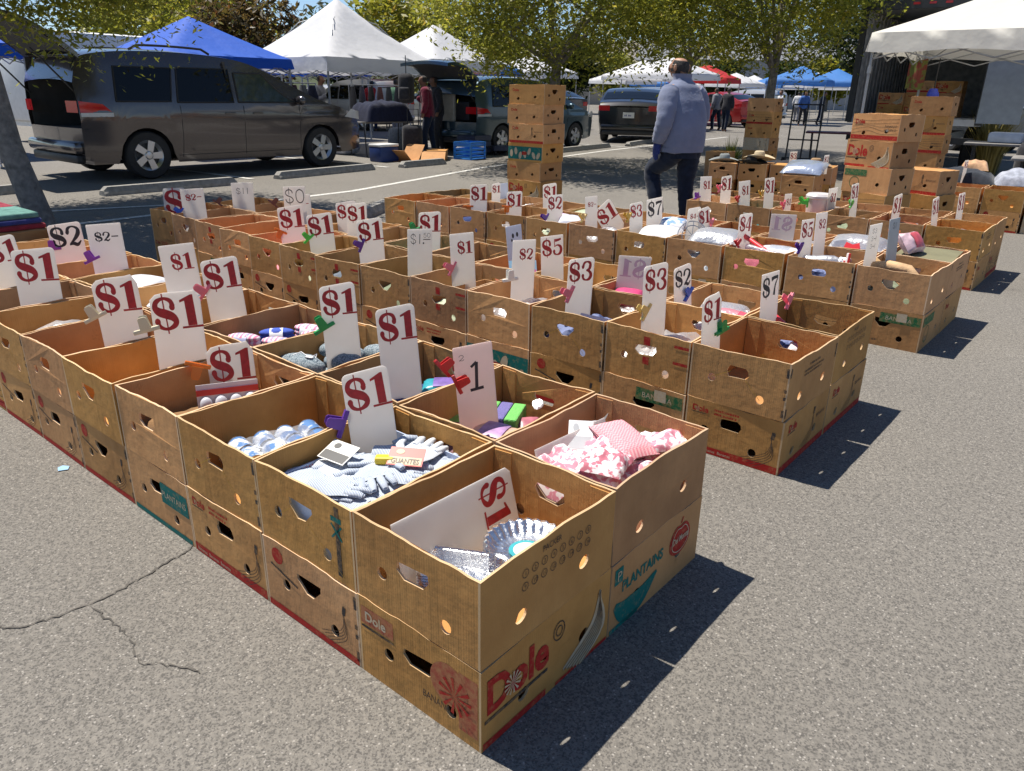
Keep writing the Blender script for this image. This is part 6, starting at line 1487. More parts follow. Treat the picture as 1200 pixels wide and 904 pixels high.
for i, (lb, dx_, c_) in enumerate((('pale blue folded towels on the grey bench table', -.8, (.45, .5, .55)), ('pink and white goods on the grey bench table', -.2, (.55, .3, .35)), ('dark tool case on the grey bench table', .35, (.04, .04, .045)), ('white goods at the right end of the bench table', .85, (.6, .6, .6)))):
    mb = MB(); mb.box((0, 0, .07), (.42, .35, .14), bevel=.03); o = mb.build('goods_pile', plain('goods_%d' % i, c_, .7), loc=(-.2 + dx_, 12.3 + .12 * dx_, .819), rz=.2 * i, smooth=40); tag(o, lb, 'goods')
mb = MB(); mb.box((0, 0, .45), (.55, .4, .9), bevel=.12); o = mb.build('black_sack', cloth('blackish', (.02, .02, .022)), loc=(-.45, 11.4, 0), smooth=50); tag(o, 'tall black sack standing behind the clothes row', 'sack')
mb = MB(); mb.tube([(1.5, 13.0, 0), (1.72, 14.0, 2.6)], [.05, .04], 8); tag(mb.build('leaning_post', plain('dark_post', (.08, .08, .085), .6)), 'dark grey post leaning at the right frame edge', 'post')
# white van / trailer at the left behind the canopies
mb = MB(); mb.box((0, 0, 1.55), (2.3, 4.2, 2.1), bevel=.12); mb.box((0, 0, .45), (2.0, 3.9, .12)); t = mb.build('white_trailer', WHITEP, loc=(-21.5, 8.6, 0), rz=.1, smooth=40); tag(t, 'long white trailer behind the minivan and blue canopy', 'trailer')
for yy in (-1.2, 1.2):
    mb = MB(); mb.lathe([(.001, -.1), (.38, -.1), (.38, .1), (.001, .1)], T(1.0, yy, .39) @ RY(PI / 2), 24); mb.build('wheel', BLACKRUB, t)

# ================================================================== people
def human(name, label, loc, rz, pose, mats, group=None, fingers=True):
    """one skinned figure; sweatshirt, trousers, gloves and hair follow as children"""
    J, E, Rr = pose
    me = bpy.data.meshes.new('person'); me.from_pydata([Vector(j) for j in J], E, [])
    o = bpy.data.objects.new(name, me); col.objects.link(o)
    sk = o.modifiers.new('skin', 'SKIN'); sk.use_smooth_shade = True
    for i, r_ in enumerate(Rr): me.skin_vertices[0].data[i].radius = r_ if isinstance(r_, tuple) else (r_, r_)
    me.skin_vertices[0].data[0].use_root = True
    sb = o.modifiers.new('sub', 'SUBSURF'); sb.levels = 2; sb.render_levels = 2
    bpy.context.view_layer.update(); dg = bpy.context.evaluated_depsgraph_get()
    body = bpy.data.meshes.new_from_object(o.evaluated_get(dg)); o.modifiers.clear(); o.data = body
    body.materials.clear(); body.materials.append(mats['skin'])
    body.polygons.foreach_set('use_smooth', [True] * len(body.polygons))
    o.location = loc; o.rotation_euler = (0, 0, rz); tag(o, label, 'person', group)
    return o
def shell(parent, name, mat, test, off, wob=0.0, freq=14):
    me = parent.data; bm = bmesh.new(); bm.from_mesh(me); bm.normal_update()
    for v in bm.verts:
        d = off(v.co) if callable(off) else off
        v.co += v.normal * (d + wob * noise.noise(Vector((v.co.x, v.co.y, v.co.z * 1.6)) * freq))
    bmesh.ops.delete(bm, geom=[f for f in bm.faces if not test(f.calc_center_median())], context='FACES')
    m2 = bpy.data.meshes.new(name); bm.to_mesh(m2); bm.free(); m2.materials.append(mat)
    m2.polygons.foreach_set('use_smooth', [True] * len(m2.polygons))
    c = bpy.data.objects.new(name, m2); col.objects.link(c); c.parent = parent; return c
def skeleton(la, ra, ll, rl, headturn=0.0, lean=0.06, fingers=True):
    """la/ra: elbow, wrist, hand; ll/rl: knee, ankle, toe"""
    J = []; E = []; R_ = []
    def add(p, r_, par=None):
        J.append(p); R_.append(r_)
        if par is not None: E.append((par, len(J) - 1))
        return len(J) - 1
    pel = add((0, 0, .93), (.165, .125)); sp = add((0, lean * .3, 1.08), (.16, .125), pel); ch = add((0, lean * .8, 1.25), (.17, .125), sp); sh = add((0, lean, 1.38), (.13, .095), ch)
    nk = add((0, lean + .02, 1.45), .062, sh); n2 = add((.0, lean + .04, 1.50), .058, nk)
    c, s = math.cos(headturn), math.sin(headturn)
    h1 = add((-s * .02, lean + .045 + .015 * c, 1.56), (.072, .088), n2); h2 = add((-s * .015, lean + .05, 1.62), (.078, .095), h1); h3 = add((0, lean + .045, 1.685), (.062, .075), h2)
    nose = add((-s * .118, lean + .055 + .118 * c, 1.585), .013, h1)
    for sg, arm in ((-1, la), (1, ra)):
        s0 = add((sg * .165, lean * .9, 1.37), .075, sh); el = add(arm[0], .052, s0); wr = add(arm[1], .036, el); ha = add(arm[2], (.042, .028), wr)
        if fingers:
            d = (Vector(arm[2]) - Vector(arm[1])).normalized(); side = d.cross(Vector((sg, 0, 0))).normalized()
            for q, L in ((-1.5, .062), (-.5, .075), (.5, .072), (1.5, .055)):
                b0 = Vector(arm[2]) + side * .017 * q + d * .028; f1 = add(tuple(b0), .0105, ha); f2 = add(tuple(b0 + d * L * .5 + Vector((-sg * .004, 0, 0))), .0095, f1); add(tuple(b0 + d * L + Vector((-sg * .016, 0, 0))), .0075, f2)
            b0 = Vector(arm[2]) - d * .012 + side * -.036; f1 = add(tuple(b0), .0115, ha); add(tuple(b0 + d * .042 + side * -.012), .009, f1)
    for sg, leg in ((-1, ll), (1, rl)):
        hp = add((sg * .095, 0, .86), .095, pel); kn = add(leg[0], .062, hp); an = add(leg[1], .042, kn); to = add(leg[2], (.042, .03), an)
    return J, E, R_
SKIN = plain('tan_skin', (.40, .21, .13), .55, var=.1); SKIND = plain('brown_skin', (.20, .10, .06), .55)
JEAN = cloth('dark_denim', (.010, .017, .036)); SWEAT = plain('grey_blue_fleece', (.150, .175, .265), .95, var=.10, scale=9, bump=.35, bscale=40, sheen=.2); GLOVE = cloth('navy_glove', (.02, .035, .16)); HAIR = plain('dark_grey_hair', (.028, .024, .023), .7, var=.4, scale=60, bump=.8, bscale=140)
SHOE = plain('black_shoe', (.02, .02, .02), .6)
pos = polar(11.95, 8.45)
man = human('person', 'man in a grey-blue sweatshirt and jeans seen from behind, wearing a blue glove', (pos.x, pos.y, 0), rad(70),
    skeleton(((-.265, -.02, 1.10), (-.265, .085, .885), (-.262, .105, .82)), ((.25, .06, 1.12), (.16, .27, 1.0), (.13, .33, .98)), ((-.12, .30, .60), (-.13, .16, .18), (-.13, .30, .05)), ((.09, .02, .48), (.095, -.03, .085), (.10, .10, .035)), headturn=.5, lean=.10), {'skin': SKIN})
man.scale = (1.03, 1.03, 1.03)
def fold(v, k=.010, f=9):
    n_ = noise.noise(Vector((v.x * f, v.y * f, v.z * f * .55))) + .5 * noise.noise(Vector((v.x * f * 2.2, v.y * f * 2.2, v.z * f * 1.6)))
    return n_ * k
mb = MB()
rings = [(.800, .205, .165, .02), (.835, .228, .188, .025), (.850, .238, .196, .028), (.93, .246, .205, .035), (1.05, .245, .208, .045), (1.18, .240, .195, .055), (1.28, .226, .168, .065), (1.36, .205, .140, .078), (1.415, .182, .124, .086), (1.452, .128, .104, .096), (1.475, .094, .090, .102), (1.50, .090, .088, .108), (1.535, .096, .094, .112)]
def torso(u, v):
    q = v * (len(rings) - 1); i_ = min(int(q), len(rings) - 2); f = q - i_; z, rx, ry, cy = [a + (b_ - a) * f for a, b_ in zip(rings[i_], rings[i_ + 1])]
    a = 2 * PI * u; p = Vector((rx * math.copysign(abs(math.cos(a)) ** .85, math.cos(a)), cy + ry * math.copysign(abs(math.sin(a)) ** .9, math.sin(a)), z))
    k = 1 + fold(p, .035 if z < 1.3 else .015, 6.5); return Vector((p.x * k, cy + (p.y - cy) * k, p.z + (.012 * math.sin(3 * a) if z < .84 else 0)))
mb.grid(48, 44, torso)
for pts, rs in ((((-.150, .085, 1.372), (-.205, .05, 1.29), (-.268, .0, 1.12), (-.275, .03, 1.0), (-.268, .075, .905), (-.267, .08, .885)), (.100, .106, .088, .080, .064, .046)), (((.150, .085, 1.372), (.205, .07, 1.29), (.258, .065, 1.13), (.225, .17, 1.06), (.17, .262, 1.005), (.165, .268, 1.002)), (.100, .106, .088, .076, .060, .046))):
    q = catmull([(*p_, r_) for p_, r_ in zip(pts, rs)], 7); mb.tube([p_[:3] for p_ in q], [p_[3] * (1 + .035 * math.sin(i_ * 1.9) * (.3 if i_ < 8 else 1)) for i_, p_ in enumerate(q)], 18)
for v in mb.bm.verts: v.co += Vector((1, 1, 0)) * fold(v.co * 1.4, .004, 14)
mb.build('sweatshirt', SWEAT, man, smooth=70)
mb = MB(); mb.grid(40, 3, lambda u, v: Vector((.236 * math.cos(2 * PI * u) * (1 + .02 * v), .027 + .194 * math.sin(2 * PI * u) * (1 + .02 * v), .800 + .045 * v))); mb.build('waistband', SWEAT, man, smooth=True)
mb = MB()
mb.grid(28, 6, lambda u, v: Vector((.185 * math.cos(2 * PI * u), .01 + .145 * math.sin(2 * PI * u), .74 + .16 * v)))
for pts, rs in ((((-.085, .01, .84), (-.105, .12, .73), (-.122, .30, .60), (-.128, .25, .42), (-.13, .175, .20), (-.13, .165, .10)), (.125, .112, .088, .078, .070, .074)), (((.085, .0, .84), (.092, .01, .68), (.094, .02, .49), (.096, -.005, .30), (.096, -.03, .15), (.096, -.03, .075)), (.125, .110, .086, .076, .071, .076))):
    q = catmull([(*p_, r_) for p_, r_ in zip(pts, rs)], 7); mb.tube([p_[:3] for p_ in q], [p_[3] * (1 + .04 * math.sin(i_ * 2.3)) for i_, p_ in enumerate(q)], 18)
for v in mb.bm.verts: v.co += Vector((1, 1, 0)) * fold(v.co, .007, 13)
mb.build('jeans', JEAN, man, smooth=70)
shell(man, 'glove', GLOVE, lambda p: p.x < -.19 and p.z < .905 and p.z > .66, .006)
shell(man, 'glove', GLOVE, lambda p: p.x > .03 and p.y > .27 and .85 < p.z < 1.1, .006)
shell(man, 'shoe', SHOE, lambda p: p.z < .11, .008)
shell(man, 'hair', HAIR, lambda p: p.z > 1.545 and p.z < 1.655 and (p.y < .15 - (p.x + .02) * .5), .012, .006, 60)
shell(man, 'ear', SKIN, lambda p: False, 0) if False else None
mb = MB()
mb.ball((-.088, .125, 1.59), (.012, .022, .034), nu=10, nv=8); mb.build('ear', SKIN, man, smooth=True); mb = MB(); mb.ball((.088, .125, 1.59), (.012, .022, .034), nu=10, nv=8); mb.build('ear', SKIN, man, smooth=True)
mb = MB(); mb.tube([(-.113, .142, 1.615), (-.10, .10, 1.612)], .004, 5); mb.build('glasses_arm', DARK, man)
# the others across the market: one figure, different clothes and turns
def far_person(label, p, rz, top, bottom, skin=SKIND, step=.10, raised=False, s=1.0):
    o = human('person', label, (p[0], p[1], 0), rz, skeleton(((-.25, .02, 1.10), (-.23, .10, .88), (-.23, .12, .82)), ((.25, .04, 1.12), (.22, .22, 1.18) if raised else (.23, .08, .88), (.2, .28, 1.24) if raised else (.23, .10, .82)), ((-.10, step, .48), (-.10, step * .6, .085), (-.10, step * .6 + .12, .035)), ((.10, -step * .3, .48), (.10, -step, .085), (.10, -step + .12, .035)), fingers=False), {'skin': skin}, 'people across the market')
    o.scale = (s, s, s)
    shell(o, 'shirt', top, lambda p_: .86 < p_.z < 1.47 and not (p_.z < .92 and abs(p_.x) > .19), .02, .008); shell(o, 'trousers', bottom, lambda p_: .09 < p_.z < .92 and abs(p_.x) < .2, .014, .006); shell(o, 'hair', HAIR, lambda p_: p_.z > 1.57 and (p_.y < .11 or p_.z > 1.68), .012)
    return o
MAR = cloth('maroon_top', (.13, .015, .035)); GRN = cloth('green_top', (.10, .20, .13)); BLKC = cloth('blackish', (.02, .02, .022)); ORG = cloth('orange_top', (.6, .14, .03)); WHC = cloth('white_top', (.6, .6, .6)); REDC = cloth('red_top', (.45, .03, .03)); GRY = cloth('grey_top', (.2, .2, .22)); BLUC = cloth('blue_top', (.05, .12, .35))
far_person('person in a maroon top and jeans beside the hanging black backpack', (-11.95, 11.45), 2.2, MAR, JEAN, raised=True)
far_person('person in dark clothes behind the maroon-topped person', (-12.6, 12.4), 2.6, BLKC, BLKC)
far_person('person in a green top beyond the tall white canopy', tuple(polar(-8.6, 25))[:2], .4, GRN, GRY)
far_person('person in a red top beyond the tall white canopy', tuple(polar(-10.2, 29))[:2], .8, REDC, JEAN)
far_person('grey-clad person standing under the blue canopy with raised arm', tuple(polar(-13.9, 20.5))[:2], -1.0, GRY, BLKC, raised=True)
fp = [(14.6, 34, BLKC, JEAN, 'black top'), (14.0, 35, GRY, JEAN, 'grey top, leftmost by the red car'), (18.2, 42, WHC, JEAN, 'white top'), (19.6, 44, BLUC, BLKC, 'blue top'), (20.7, 46, BLKC, JEAN, 'black top, rightmost under the blue canopies'), (19.2, 50, WHC, GRY, 'white top and grey trousers'), (17.4, 46, MAR, JEAN, 'maroon top'), (9.2, 40, BLUC, JEAN, 'blue top near the white canopies'), (-6.0, 27, WHC, JEAN, 'white top in front of the pink canopies')]
for i, (a, D, tp_, bt, ds) in enumerate(fp): far_person(f'distant person in {ds}, walking through the market', tuple(polar(a, D))[:2], i * 1.3, tp_, bt, step=.12 + .03 * (i % 3))

# ================================================================== stall goods on the left, between the minivans
table('folding table with clothes under the tall white canopy', -12.9, 10.9, 1.5, 1.6, .7, .72, plain('grey_wood', (.2, .19, .18), .8))
mb = MB(); heap_mesh(mb, .75, 1.3, .42, 5, .06, 22, 5); tag(mb.build('jacket_pile', cloth('navy_dark', (.012, .016, .04)), loc=(-12.85, 10.85, .74), smooth=60), 'heap of navy jackets on the table under the white canopy', 'clothes')
mb = MB(); mb.box((0, 0, .30), (.34, .26, .60), bevel=.10); t = mb.build('backpack', cloth('blackish', (.02, .02, .022)), loc=(-12.0, 10.85, 1.12), rz=.5, smooth=50); tag(t, 'black backpack hanging from the white canopy edge', 'backpack')
mb = MB(); mb.box((0, -.15, .20), (.24, .08, .26), bevel=.04); mb.build('front_pocket', cloth('blackish', (.02, .02, .022)), t, smooth=50)
mb = MB(); mb.tube([(0, 0, .58), (0, 0, .95)], .01, 6); mb.build('hanging_strap', DARK, t)
mb = MB(); mb.box((0, 0, .36), (.42, .28, .62), bevel=.09)
t = mb.build('rolling_suitcase', cloth('blackish', (.02, .02, .022)), loc=(-11.75, 10.75, .03), rz=.6, smooth=50); tag(t, 'black rolling suitcase standing left of the maroon-topped person', 'suitcase')
mb = MB()
for s in (-1, 1): mb.lathe([(.001, -.02), (.045, -.02), (.045, .02), (.001, .02)], T(s * .15, 0, .017) @ RY(PI / 2), 14)
mb.build('wheels', BLACKRUB, t)
mb = MB(); mb.tube([(-.12, .10, .66), (-.12, .10, .98), (.12, .10, .98), (.12, .10, .66)], .012, 6); mb.build('pull_handle', DARK, t)
t = empty('cooler', 'blue cooler with white lid beside the nose of the grey minivan', 'cooler', (-11.65, 9.85, 0))
mb = MB(); mb.box((0, 0, .15), (.36, .5, .30), bevel=.03); mb.build('cooler_body', plain('cooler_blue', (.015, .04, .16), .5), t, smooth=40)
mb = MB(); mb.box((0, 0, .325), (.37, .51, .05), bevel=.015); mb.build('lid', WHITEP, t, smooth=40)
t = empty('plastic_crate', 'bright blue slotted plastic crate on the asphalt behind the minivan', 'crate', (-10.95, 11.7, 0), .15)
CRB = plain('crate_blue', (.03, .22, .62), .45)
mb = MB(); wd, dp, hh = .42, .55, .36
mb.box((0, 0, .01), (wd, dp, .02))
for s in (-1, 1):
    for z in (.05, .13, .21, .29, .345): mb.box((s * wd / 2, 0, z), (.016, dp, .045)); mb.box((0, s * dp / 2, z), (wd - .017, .016, .045))
    for c in (-1, 1): mb.box((s * (wd / 2 + .003), c * (dp / 2 + .003), hh / 2), (.035, .035, hh))
mb.build('crate_walls', CRB, t)
t = empty('torn_carton', 'torn open brown carton lying on its side behind a wheel stop', 'cardboard box', (-11.25, 11.0, .0), .7)
mb = MB(); mb.box((0, 0, .2), (.40, .48, .004), RX(.0)); 
for a, (x, z, w_, rr_) in enumerate(((-.2, .1, .22, 1.4), (.2, .1, .22, -1.5))): mb.box((0, 0, 0), (w_, .48, .005), T(x, 0, z) @ RY(rr_))
mb.box((0, .24, .1), (.40, .005, .2)); mb.build('carton_walls', CARD, t)
mb = MB(); mb.box((0, 0, 0), (.5, .36, .005), T(-.05, -.42, .10) @ RX(.5)); mb.box((0, 0, 0), (.30, .4, .005), T(-.42, .05, .10) @ RY(-.5)); mb.build('flaps', CARD, t)
t = empty('torn_carton', 'flattened brown carton with raised flaps left of the torn one', 'cardboard box', (-11.45, 10.25, 0), .2)
mb = MB(); mb.box((0, 0, .006), (.45, .6, .006)); mb.box((0, 0, 0), (.45, .40, .005), T(0, .28, .16) @ RX(.9)); mb.box((0, 0, 0), (.45, .35, .005), T(0, -.2, .12) @ RX(-.7)); mb.build('carton_sheet', CARD, t)
for i, (x, y, lb) in enumerate(((-11.6, 12.55, 'black crate stack behind the bright blue crate'), (-11.4, 13.2, 'low dark toy cart behind the blue crate'))):
    t = empty('dark_crate', lb, 'crate', (x, y, 0), .1 + i)
    mb = MB()
    for z in (.06, .2, .34) if i == 0 else (.10,):
        mb.box((0, 0, z + .1), (.5, .62, .012))
        for s in (-1, 1): mb.box((s * .25, 0, z + .05), (.012, .62, .09)); mb.box((0, s * .31, z + .05), (.49, .012, .09))
    mb.build('crate_walls', plain('dark_blue_plastic', (.02, .03, .07), .5), t)
    mb = MB()
    for s in (-1, 1):
        for c in (-1, 1): mb.lathe([(.001, -.02), (.055, -.02), (.055, .02), (.001, .02)], T(s * .2, c * .24, .056) @ RY(PI / 2), 14)
    mb.build('wheels', BLACKRUB, t)
def rack(label, x, y, rz, cs):
    t = empty('clothes_rack', label, 'clothes rack', (x, y, 0), rz, 'clothes racks')
    mb = MB()
    for s in (-1, 1): mb.tube([(s * .7, 0, 0), (s * .7, 0, 1.5)], .016, 6); mb.tube([(s * .7, -.25, .02), (s * .7, .25, .02)], .016, 6)
    mb.tube([(-.7, 0, 1.5), (.7, 0, 1.5)], .016, 6); mb.build('rail', STEEL, t)
    for i, c_ in enumerate(cs):
        mb = MB(); x_ = -.6 + 1.2 * i / max(1, len(cs) - 1)
        def P(u, v): a = 2 * PI * u; return Vector((x_ + (.035 + .02 * v) * math.cos(a), (.12 + .12 * min(1, v * 3)) * math.sin(a), 1.46 - .75 * v))
        mb.grid(12, 6, P); mb.build('garment', cloth('g%s%d' % (label[:5], i), c_), t, smooth=60)
rack('rack of dark coats under the blue canopy', -14.6, 9.7, 1.5, [(.03, .03, .035), (.05, .05, .08), (.02, .02, .02), (.12, .05, .05), (.04, .05, .06), (.03, .03, .05)])
rack('rack of mixed garments behind the tall white canopy table', -15.3, 12.8, 1.2, [(.2, .05, .05), (.05, .1, .2), (.3, .3, .3), (.02, .02, .02), (.25, .12, .04), (.05, .05, .06)])
for i, (x, y, lb, c_) in enumerate(((-13.6, 10.4, 'white bag of linen below the table under the white canopy', (.5, .52, .58)), (-13.4, 11.9, 'grey bin beside the jacket table', (.2, .21, .22)), (-14.0, 14.9, 'dark wheeled bin beyond the suitcase', (.03, .03, .035)), (-13.6, 2.6, 'dark chair and bags behind the open minivan', (.04, .03, .03)), (-13.0, 1.7, 'red bag behind the leaning tree', (.4, .03, .03)))):
    mb = MB(); mb.box((0, 0, .28), (.5, .5, .55), bevel=.12)
    for v in mb.bm.verts: v.co += Vector((1, 1, .3)) * .03 * noise.noise(v.co * 6 + Vector((i, 0, 0)))
    for v in mb.bm.verts: v.co.z = max(0, v.co.z)
    tag(mb.build('goods_sack', cloth('gs%d' % i, c_), loc=(x, y, 0), smooth=50), lb, 'sack')

# ================================================================== trees and plants
def leaf_mat(name, c1, c2, c3):
    mm, t, b = new_mat(name); out = t.nodes['Material Output']
    ge = node(t, 'ShaderNodeNewGeometry'); tc = node(t, 'ShaderNodeTexCoord')
    r1 = ramp(t, ge.outputs['Random Per Island'], [(0.0, c1), (0.55, c2), (0.92, c2), (1.0, c3)])
    n = node(t, 'ShaderNodeTexNoise', Scale=.9, Detail=3.0); t.links.new(tc.outputs['Object'], n.inputs['Vector'])
    r2 = ramp(t, n.outputs[0], [(.35, (.75, .8, .8)), (.65, (1.25, 1.2, .95))])
    mx = node(t, 'ShaderNodeMix', data_type='RGBA', blend_type='MULTIPLY'); mx.inputs[0].default_value = 1; t.links.new(r1.outputs[0], mx.inputs[6]); t.links.new(r2.outputs[0], mx.inputs[7])
    t.links.new(mx.outputs[2], b.inputs['Base Color']); b.inputs['Roughness'].default_value = .45
    tl_ = node(t, 'ShaderNodeBsdfTranslucent'); t.links.new(mx.outputs[2], tl_.inputs[0])
    ms = node(t, 'ShaderNodeMixShader'); ms.inputs[0].default_value = .6; t.links.new(b.outputs[0], ms.inputs[1]); t.links.new(tl_.outputs[0], ms.inputs[2]); t.links.new(ms.outputs[0], out.inputs[0])
    MATS[name] = mm; return mm
LEAF = leaf_mat('olive_leaf', (.15, .17, .028), (.34, .34, .055), (.50, .38, .08)); LEAFY = leaf_mat('yellow_green_leaf', (.16, .18, .025), (.32, .31, .04), (.42, .3, .05)); LEAFD = leaf_mat('dark_leaf', (.02, .035, .014), (.04, .06, .02), (.06, .07, .02)); LEAFR = leaf_mat('rusty_leaf', (.05, .05, .015), (.12, .08, .03), (.22, .07, .03))
BARK = plain('grey_bark', (.20, .18, .16), .9, var=.35, scale=18, bump=.9, bscale=45)
def tree(label, base, top, trunk_r, centre, radii, nclump, nleaf, leaf, mat, seed, name='street_tree', group=None, spread=.40, limbs=7):
    rg = random.Random(seed)
    t = empty(name, label, 'tree', (base[0], base[1], 0), 0, group)
    b0 = Vector((0, 0, 0)); tp = Vector((top[0] - base[0], top[1] - base[1], top[2])); C = Vector((centre[0] - base[0], centre[1] - base[1], centre[2]))
    clumps = []
    while len(clumps) < nclump:
        d = Vector((rg.gauss(0, 1), rg.gauss(0, 1), rg.gauss(0, 1))).normalized(); k = rg.uniform(.25, 1.0) ** .5
        lump = 1 + .22 * noise.noise(d * 2.2 + Vector((seed, 0, 0)))
        clumps.append(C + Vector((d.x * radii[0], d.y * radii[1], d.z * radii[2])) * k * lump)
    mb = MB(); mb.tube([b0, b0.lerp(tp, .33) + Vector((rg.uniform(-.05, .05), rg.uniform(-.05, .05), 0)), b0.lerp(tp, .7), tp], [trunk_r * 1.15, trunk_r, trunk_r * .85, trunk_r * .7], 12); mb.build('trunk', BARK, t, smooth=60)
    mb = MB()
    for k in range(limbs):
        e = clumps[k * len(clumps) // limbs]; m_ = tp.lerp(e, .5) + Vector((rg.uniform(-.2, .2), rg.uniform(-.2, .2), .15))
        s0 = b0.lerp(tp, rg.uniform(.8, 1.0)); mb.tube([s0, s0.lerp(m_, .5), m_, e], [trunk_r * .45, trunk_r * .34, trunk_r * .24, trunk_r * .08], 7)
        for q in range(2): e2 = clumps[(k * 7 + q * 3 + 1) % len(clumps)]; mb.tube([m_, m_.lerp(e2, .5) + Vector((0, 0, .08)), e2], [trunk_r * .2, trunk_r * .13, trunk_r * .05], 5)
    mb.build('limbs', BARK, t, smooth=60)
    V = []; F = []
    per = nleaf // nclump; sr = min(radii) * spread
    for c in clumps:
        cr = sr * rg.uniform(.6, 1.25)
        for q in range(per):
            d = Vector((rg.gauss(0, .55), rg.gauss(0, .55), rg.gauss(0, .45))) * cr
            p = c + d; a = rg.uniform(0, 2 * PI); el = rg.uniform(-.9, .9); ax = Vector((math.cos(a) * math.cos(el), math.sin(a) * math.cos(el), math.sin(el)))
            up_ = Vector((rg.gauss(0, .7), rg.gauss(0, .7), 1)).normalized(); bx_ = ax.cross(up_)
            if bx_.length < .05: continue
            bx_.normalize(); L = leaf * rg.uniform(.5, 1.6); w_ = L * rg.uniform(.28, .42); i = len(V)
            V += [p - ax * L * .5, p + bx_ * w_ * .5, p + ax * L * .5, p - bx_ * w_ * .5]; F.append((i, i + 1, i + 2, i + 3))
    me = bpy.data.meshes.new('crown'); me.from_pydata(V, [], F); me.materials.append(mat); me.update()
    c = bpy.data.objects.new('crown', me); col.objects.link(c); c.parent = t
    return t
# leaning tree at the left edge, its crown hanging over the top of the view
tree('leaning grey-barked tree at the left edge with low hanging leaves', (-7.97, 2.0), (-8.12, 1.75, 2.4), .115, (-8.9, 2.4, 3.5), (2.3, 2.6, 1.5), 250, 100000, .075, LEAF, 3, spread=.36)
tree('broad low olive-green tree behind the tall carton stack', (-8.85, 11.8), (-8.8, 11.9, 2.0), .13, (-8.7, 12.0, 3.6), (3.0, 3.0, 2.1), 230, 46000, .105, LEAF, 8, spread=.30)
tree('slim-trunked green tree behind the man', (-5.75, 15.0), (-5.7, 15.1, 2.2), .105, (-5.95, 15.2, 3.75), (2.1, 2.3, 1.75), 160, 28000, .105, LEAF, 12, spread=.32)
tree('thin-trunked green tree left of the man', (-9.6, 18.6), (-9.5, 18.7, 2.3), .10, (-9.5, 18.8, 4.3), (2.4, 2.4, 2.1), 150, 26000, .13, LEAF, 15, spread=.34)
bt = [(-20.5, 34, 5.0, LEAFY, 'yellow-green tree above the white trailer'), (-18.0, 30, 4.2, LEAFR, 'rust-tinted tree between the blue and white canopies'), (-8.5, 33, 5.0, LEAFY, 'bright yellow-green tree behind the tall white canopy'), (-6.0, 40, 5.5, LEAFY, 'second yellow-green tree beyond the white peak'), (14.0, 70, 4.0, LEAFD, 'dark tree on the far side behind the man'), (23.2, 62, 9.0, LEAFD, 'tall dark pine-like tree above the truck'), (28.0, 34, 3.5, LEAFY, 'sunlit bushy tree under the awning edge'), (31.5, 38, 4.2, LEAFY, 'bushy tree at the far right under the awning'), (11.0, 78, 4.5, LEAFY, 'low tree behind the far white canopies'), (18.5, 88, 4.5, LEAFD, 'dark low tree behind the far blue canopies'), (4.0, 60, 5.0, LEAFD, 'dark tree beyond the blue-green minivan'), (-12.5, 55, 6.0, LEAFD, 'far dark tree behind the white canopy'), (-24.5, 40, 6.0, LEAF, 'green tree at the far left'), (-1.5, 58, 5.0, LEAFY, 'pale tree far behind the broad low tree'), (33.5, 60, 6.0, LEAFD, 'dark tree at the far right edge'), (21.0, 95, 5.0, LEAFY, 'pale low tree on the horizon left of the truck'), (7.0, 90, 5.0, LEAF, 'green low tree on the horizon behind the black car')]
for i, (a, D, h, mt, lb) in enumerate(bt):
    p = polar(a, D); tree(lb, (p.x, p.y), (p.x, p.y, h * .4), .16, (p.x, p.y, h * .66), (h * .42, h * .42, h * .36), 60, 6500, .0065 * D + .05, mt, 30 + i, 'background_tree', 'trees behind the market', .45, 5)
# plume grass by the awning
t = empty('ornamental_grass', 'clump of golden ornamental grass right of the truck door', 'plant', (-1.95, 17.2, 0))
V = []; F = []; rg = random.Random(4)
for k in range(520):
    a = rg.uniform(0, 2 * PI); r0 = rg.uniform(0, .25); L = rg.uniform(.8, 1.5); o_ = rg.uniform(.1, .55); x, y = r0 * math.cos(a), r0 * math.sin(a); i = len(V); px, py = -math.sin(a) * .008, math.cos(a) * .008
    for q in range(4):
        f = q / 3; ox = o_ * f * f; ww = 1.8 - 1.5 * f; V += [Vector((x + math.cos(a) * ox - px * ww, y + math.sin(a) * ox - py * ww, L * (f - .15 * f * f))), Vector((x + math.cos(a) * ox + px * ww, y + math.sin(a) * ox + py * ww, L * (f - .15 * f * f)))]
    for q in range(3): F.append((i + 2 * q, i + 2 * q + 1, i + 2 * q + 3, i + 2 * q + 2))
me = bpy.data.meshes.new('blades'); me.from_pydata(V, [], F); me.materials.append(leaf_mat('dry_grass', (.25, .20, .07), (.42, .33, .12), (.5, .4, .2))); o = bpy.data.objects.new('blades', me); col.objects.link(o); o.parent = t
t = empty('roadside_shrub', 'small spiky shrub at the foot of the slim-trunked tree', 'plant', (-6.2, 14.6, 0))
V = []; F = []
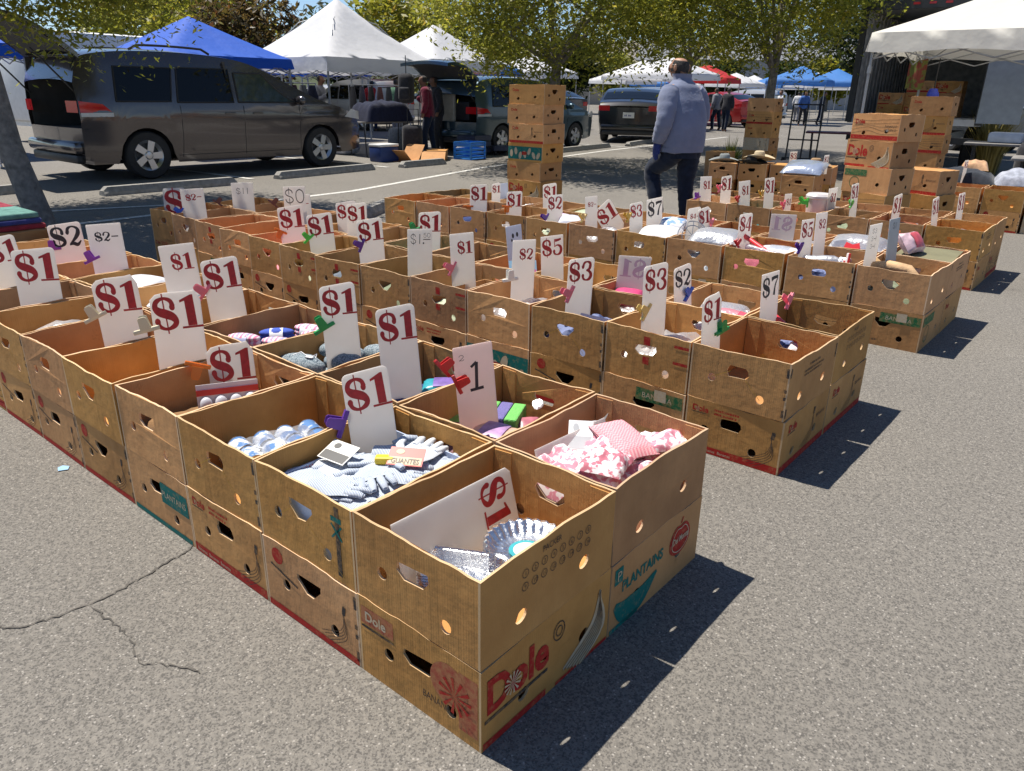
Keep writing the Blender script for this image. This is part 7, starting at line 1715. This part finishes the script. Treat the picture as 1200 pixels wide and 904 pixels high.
for k in range(160):
    a = rg.uniform(0, 2 * PI); L = rg.uniform(.3, .7); el = rg.uniform(.5, 1.4); d = Vector((math.cos(a) * math.cos(el), math.sin(a) * math.cos(el), math.sin(el))); s_ = Vector((-math.sin(a), math.cos(a), 0)) * .02; i = len(V); V += [-s_, s_, d * L]; F.append((i, i + 1, i + 2))
me = bpy.data.meshes.new('blades'); me.from_pydata(V, [], F); me.materials.append(LEAF); o = bpy.data.objects.new('blades', me); col.objects.link(o); o.parent = t
# low houses on the skyline
def house(label, a, D, L, W, h, wall, roof, rz):
    p = polar(a, D); t = empty('house', label, 'house', p, rz, 'houses on the skyline')
    mb = MB(); mb.box((0, 0, h / 2), (L, W, h)); mb.build('wall', plain('house_wall_' + label[:9], wall, .8), t)
    mb = MB(); mb.prism([(-W / 2 - .4, 0), (W / 2 + .4, 0), (0, W * .22)], L + .8, frame((0, 1, 0), (0, 0, 1), (1, 0, 0), (-L / 2 - .4, 0, h + .01))); mb.build('roof', plain('house_roof_' + label[:9], roof, .8), t)
    for k in range(4):
        mb = MB(); mb.box((-L / 2 + L * (k + .5) / 4, -W / 2 - .03, h * .55), (1.4, .06, 1.3)); mb.build('window', GLASS, t)
house('grey-roofed low building on the skyline right of the man', 15.5, 110, 26, 12, 5.5, (.30, .31, .33), (.16, .17, .19), .4)
house('tan building beyond the market middle', 3.0, 120, 34, 14, 5.5, (.38, .33, .27), (.20, .18, .16), .6)
hills = MB(); hills.grid(60, 3, lambda u, v: Vector((CAM.x - 280 * math.sin(rad(39.7 - (u - .5) * 130)) * (1 + .1 * v), CAM.y + 280 * math.cos(rad(39.7 - (u - .5) * 130)) * (1 + .1 * v), [-.5, 4.5 + 1.8 * noise.noise(Vector((u * 14, 0, 0))), 7.5 + 3 * noise.noise(Vector((u * 9, 3, 0))), 0][min(3, int(v * 3 + .01))])))
struct(hills.build('hills', plain('wooded_hill', (.05, .065, .03), .95, var=.4, scale=.2), smooth=True))

rack('rack of bright shirts at the far left behind the leaning tree', -15.2, 3.2, 1.3, [(.35, .05, .05), (.05, .12, .35), (.4, .38, .3), (.04, .04, .05), (.05, .2, .15), (.3, .12, .2)])
canopy('navy canopy at the far left edge beyond the open hatch', -18.2, 3.6, 0, 3.2, 3.2, 1.85, 2.7, 'blue', .25)
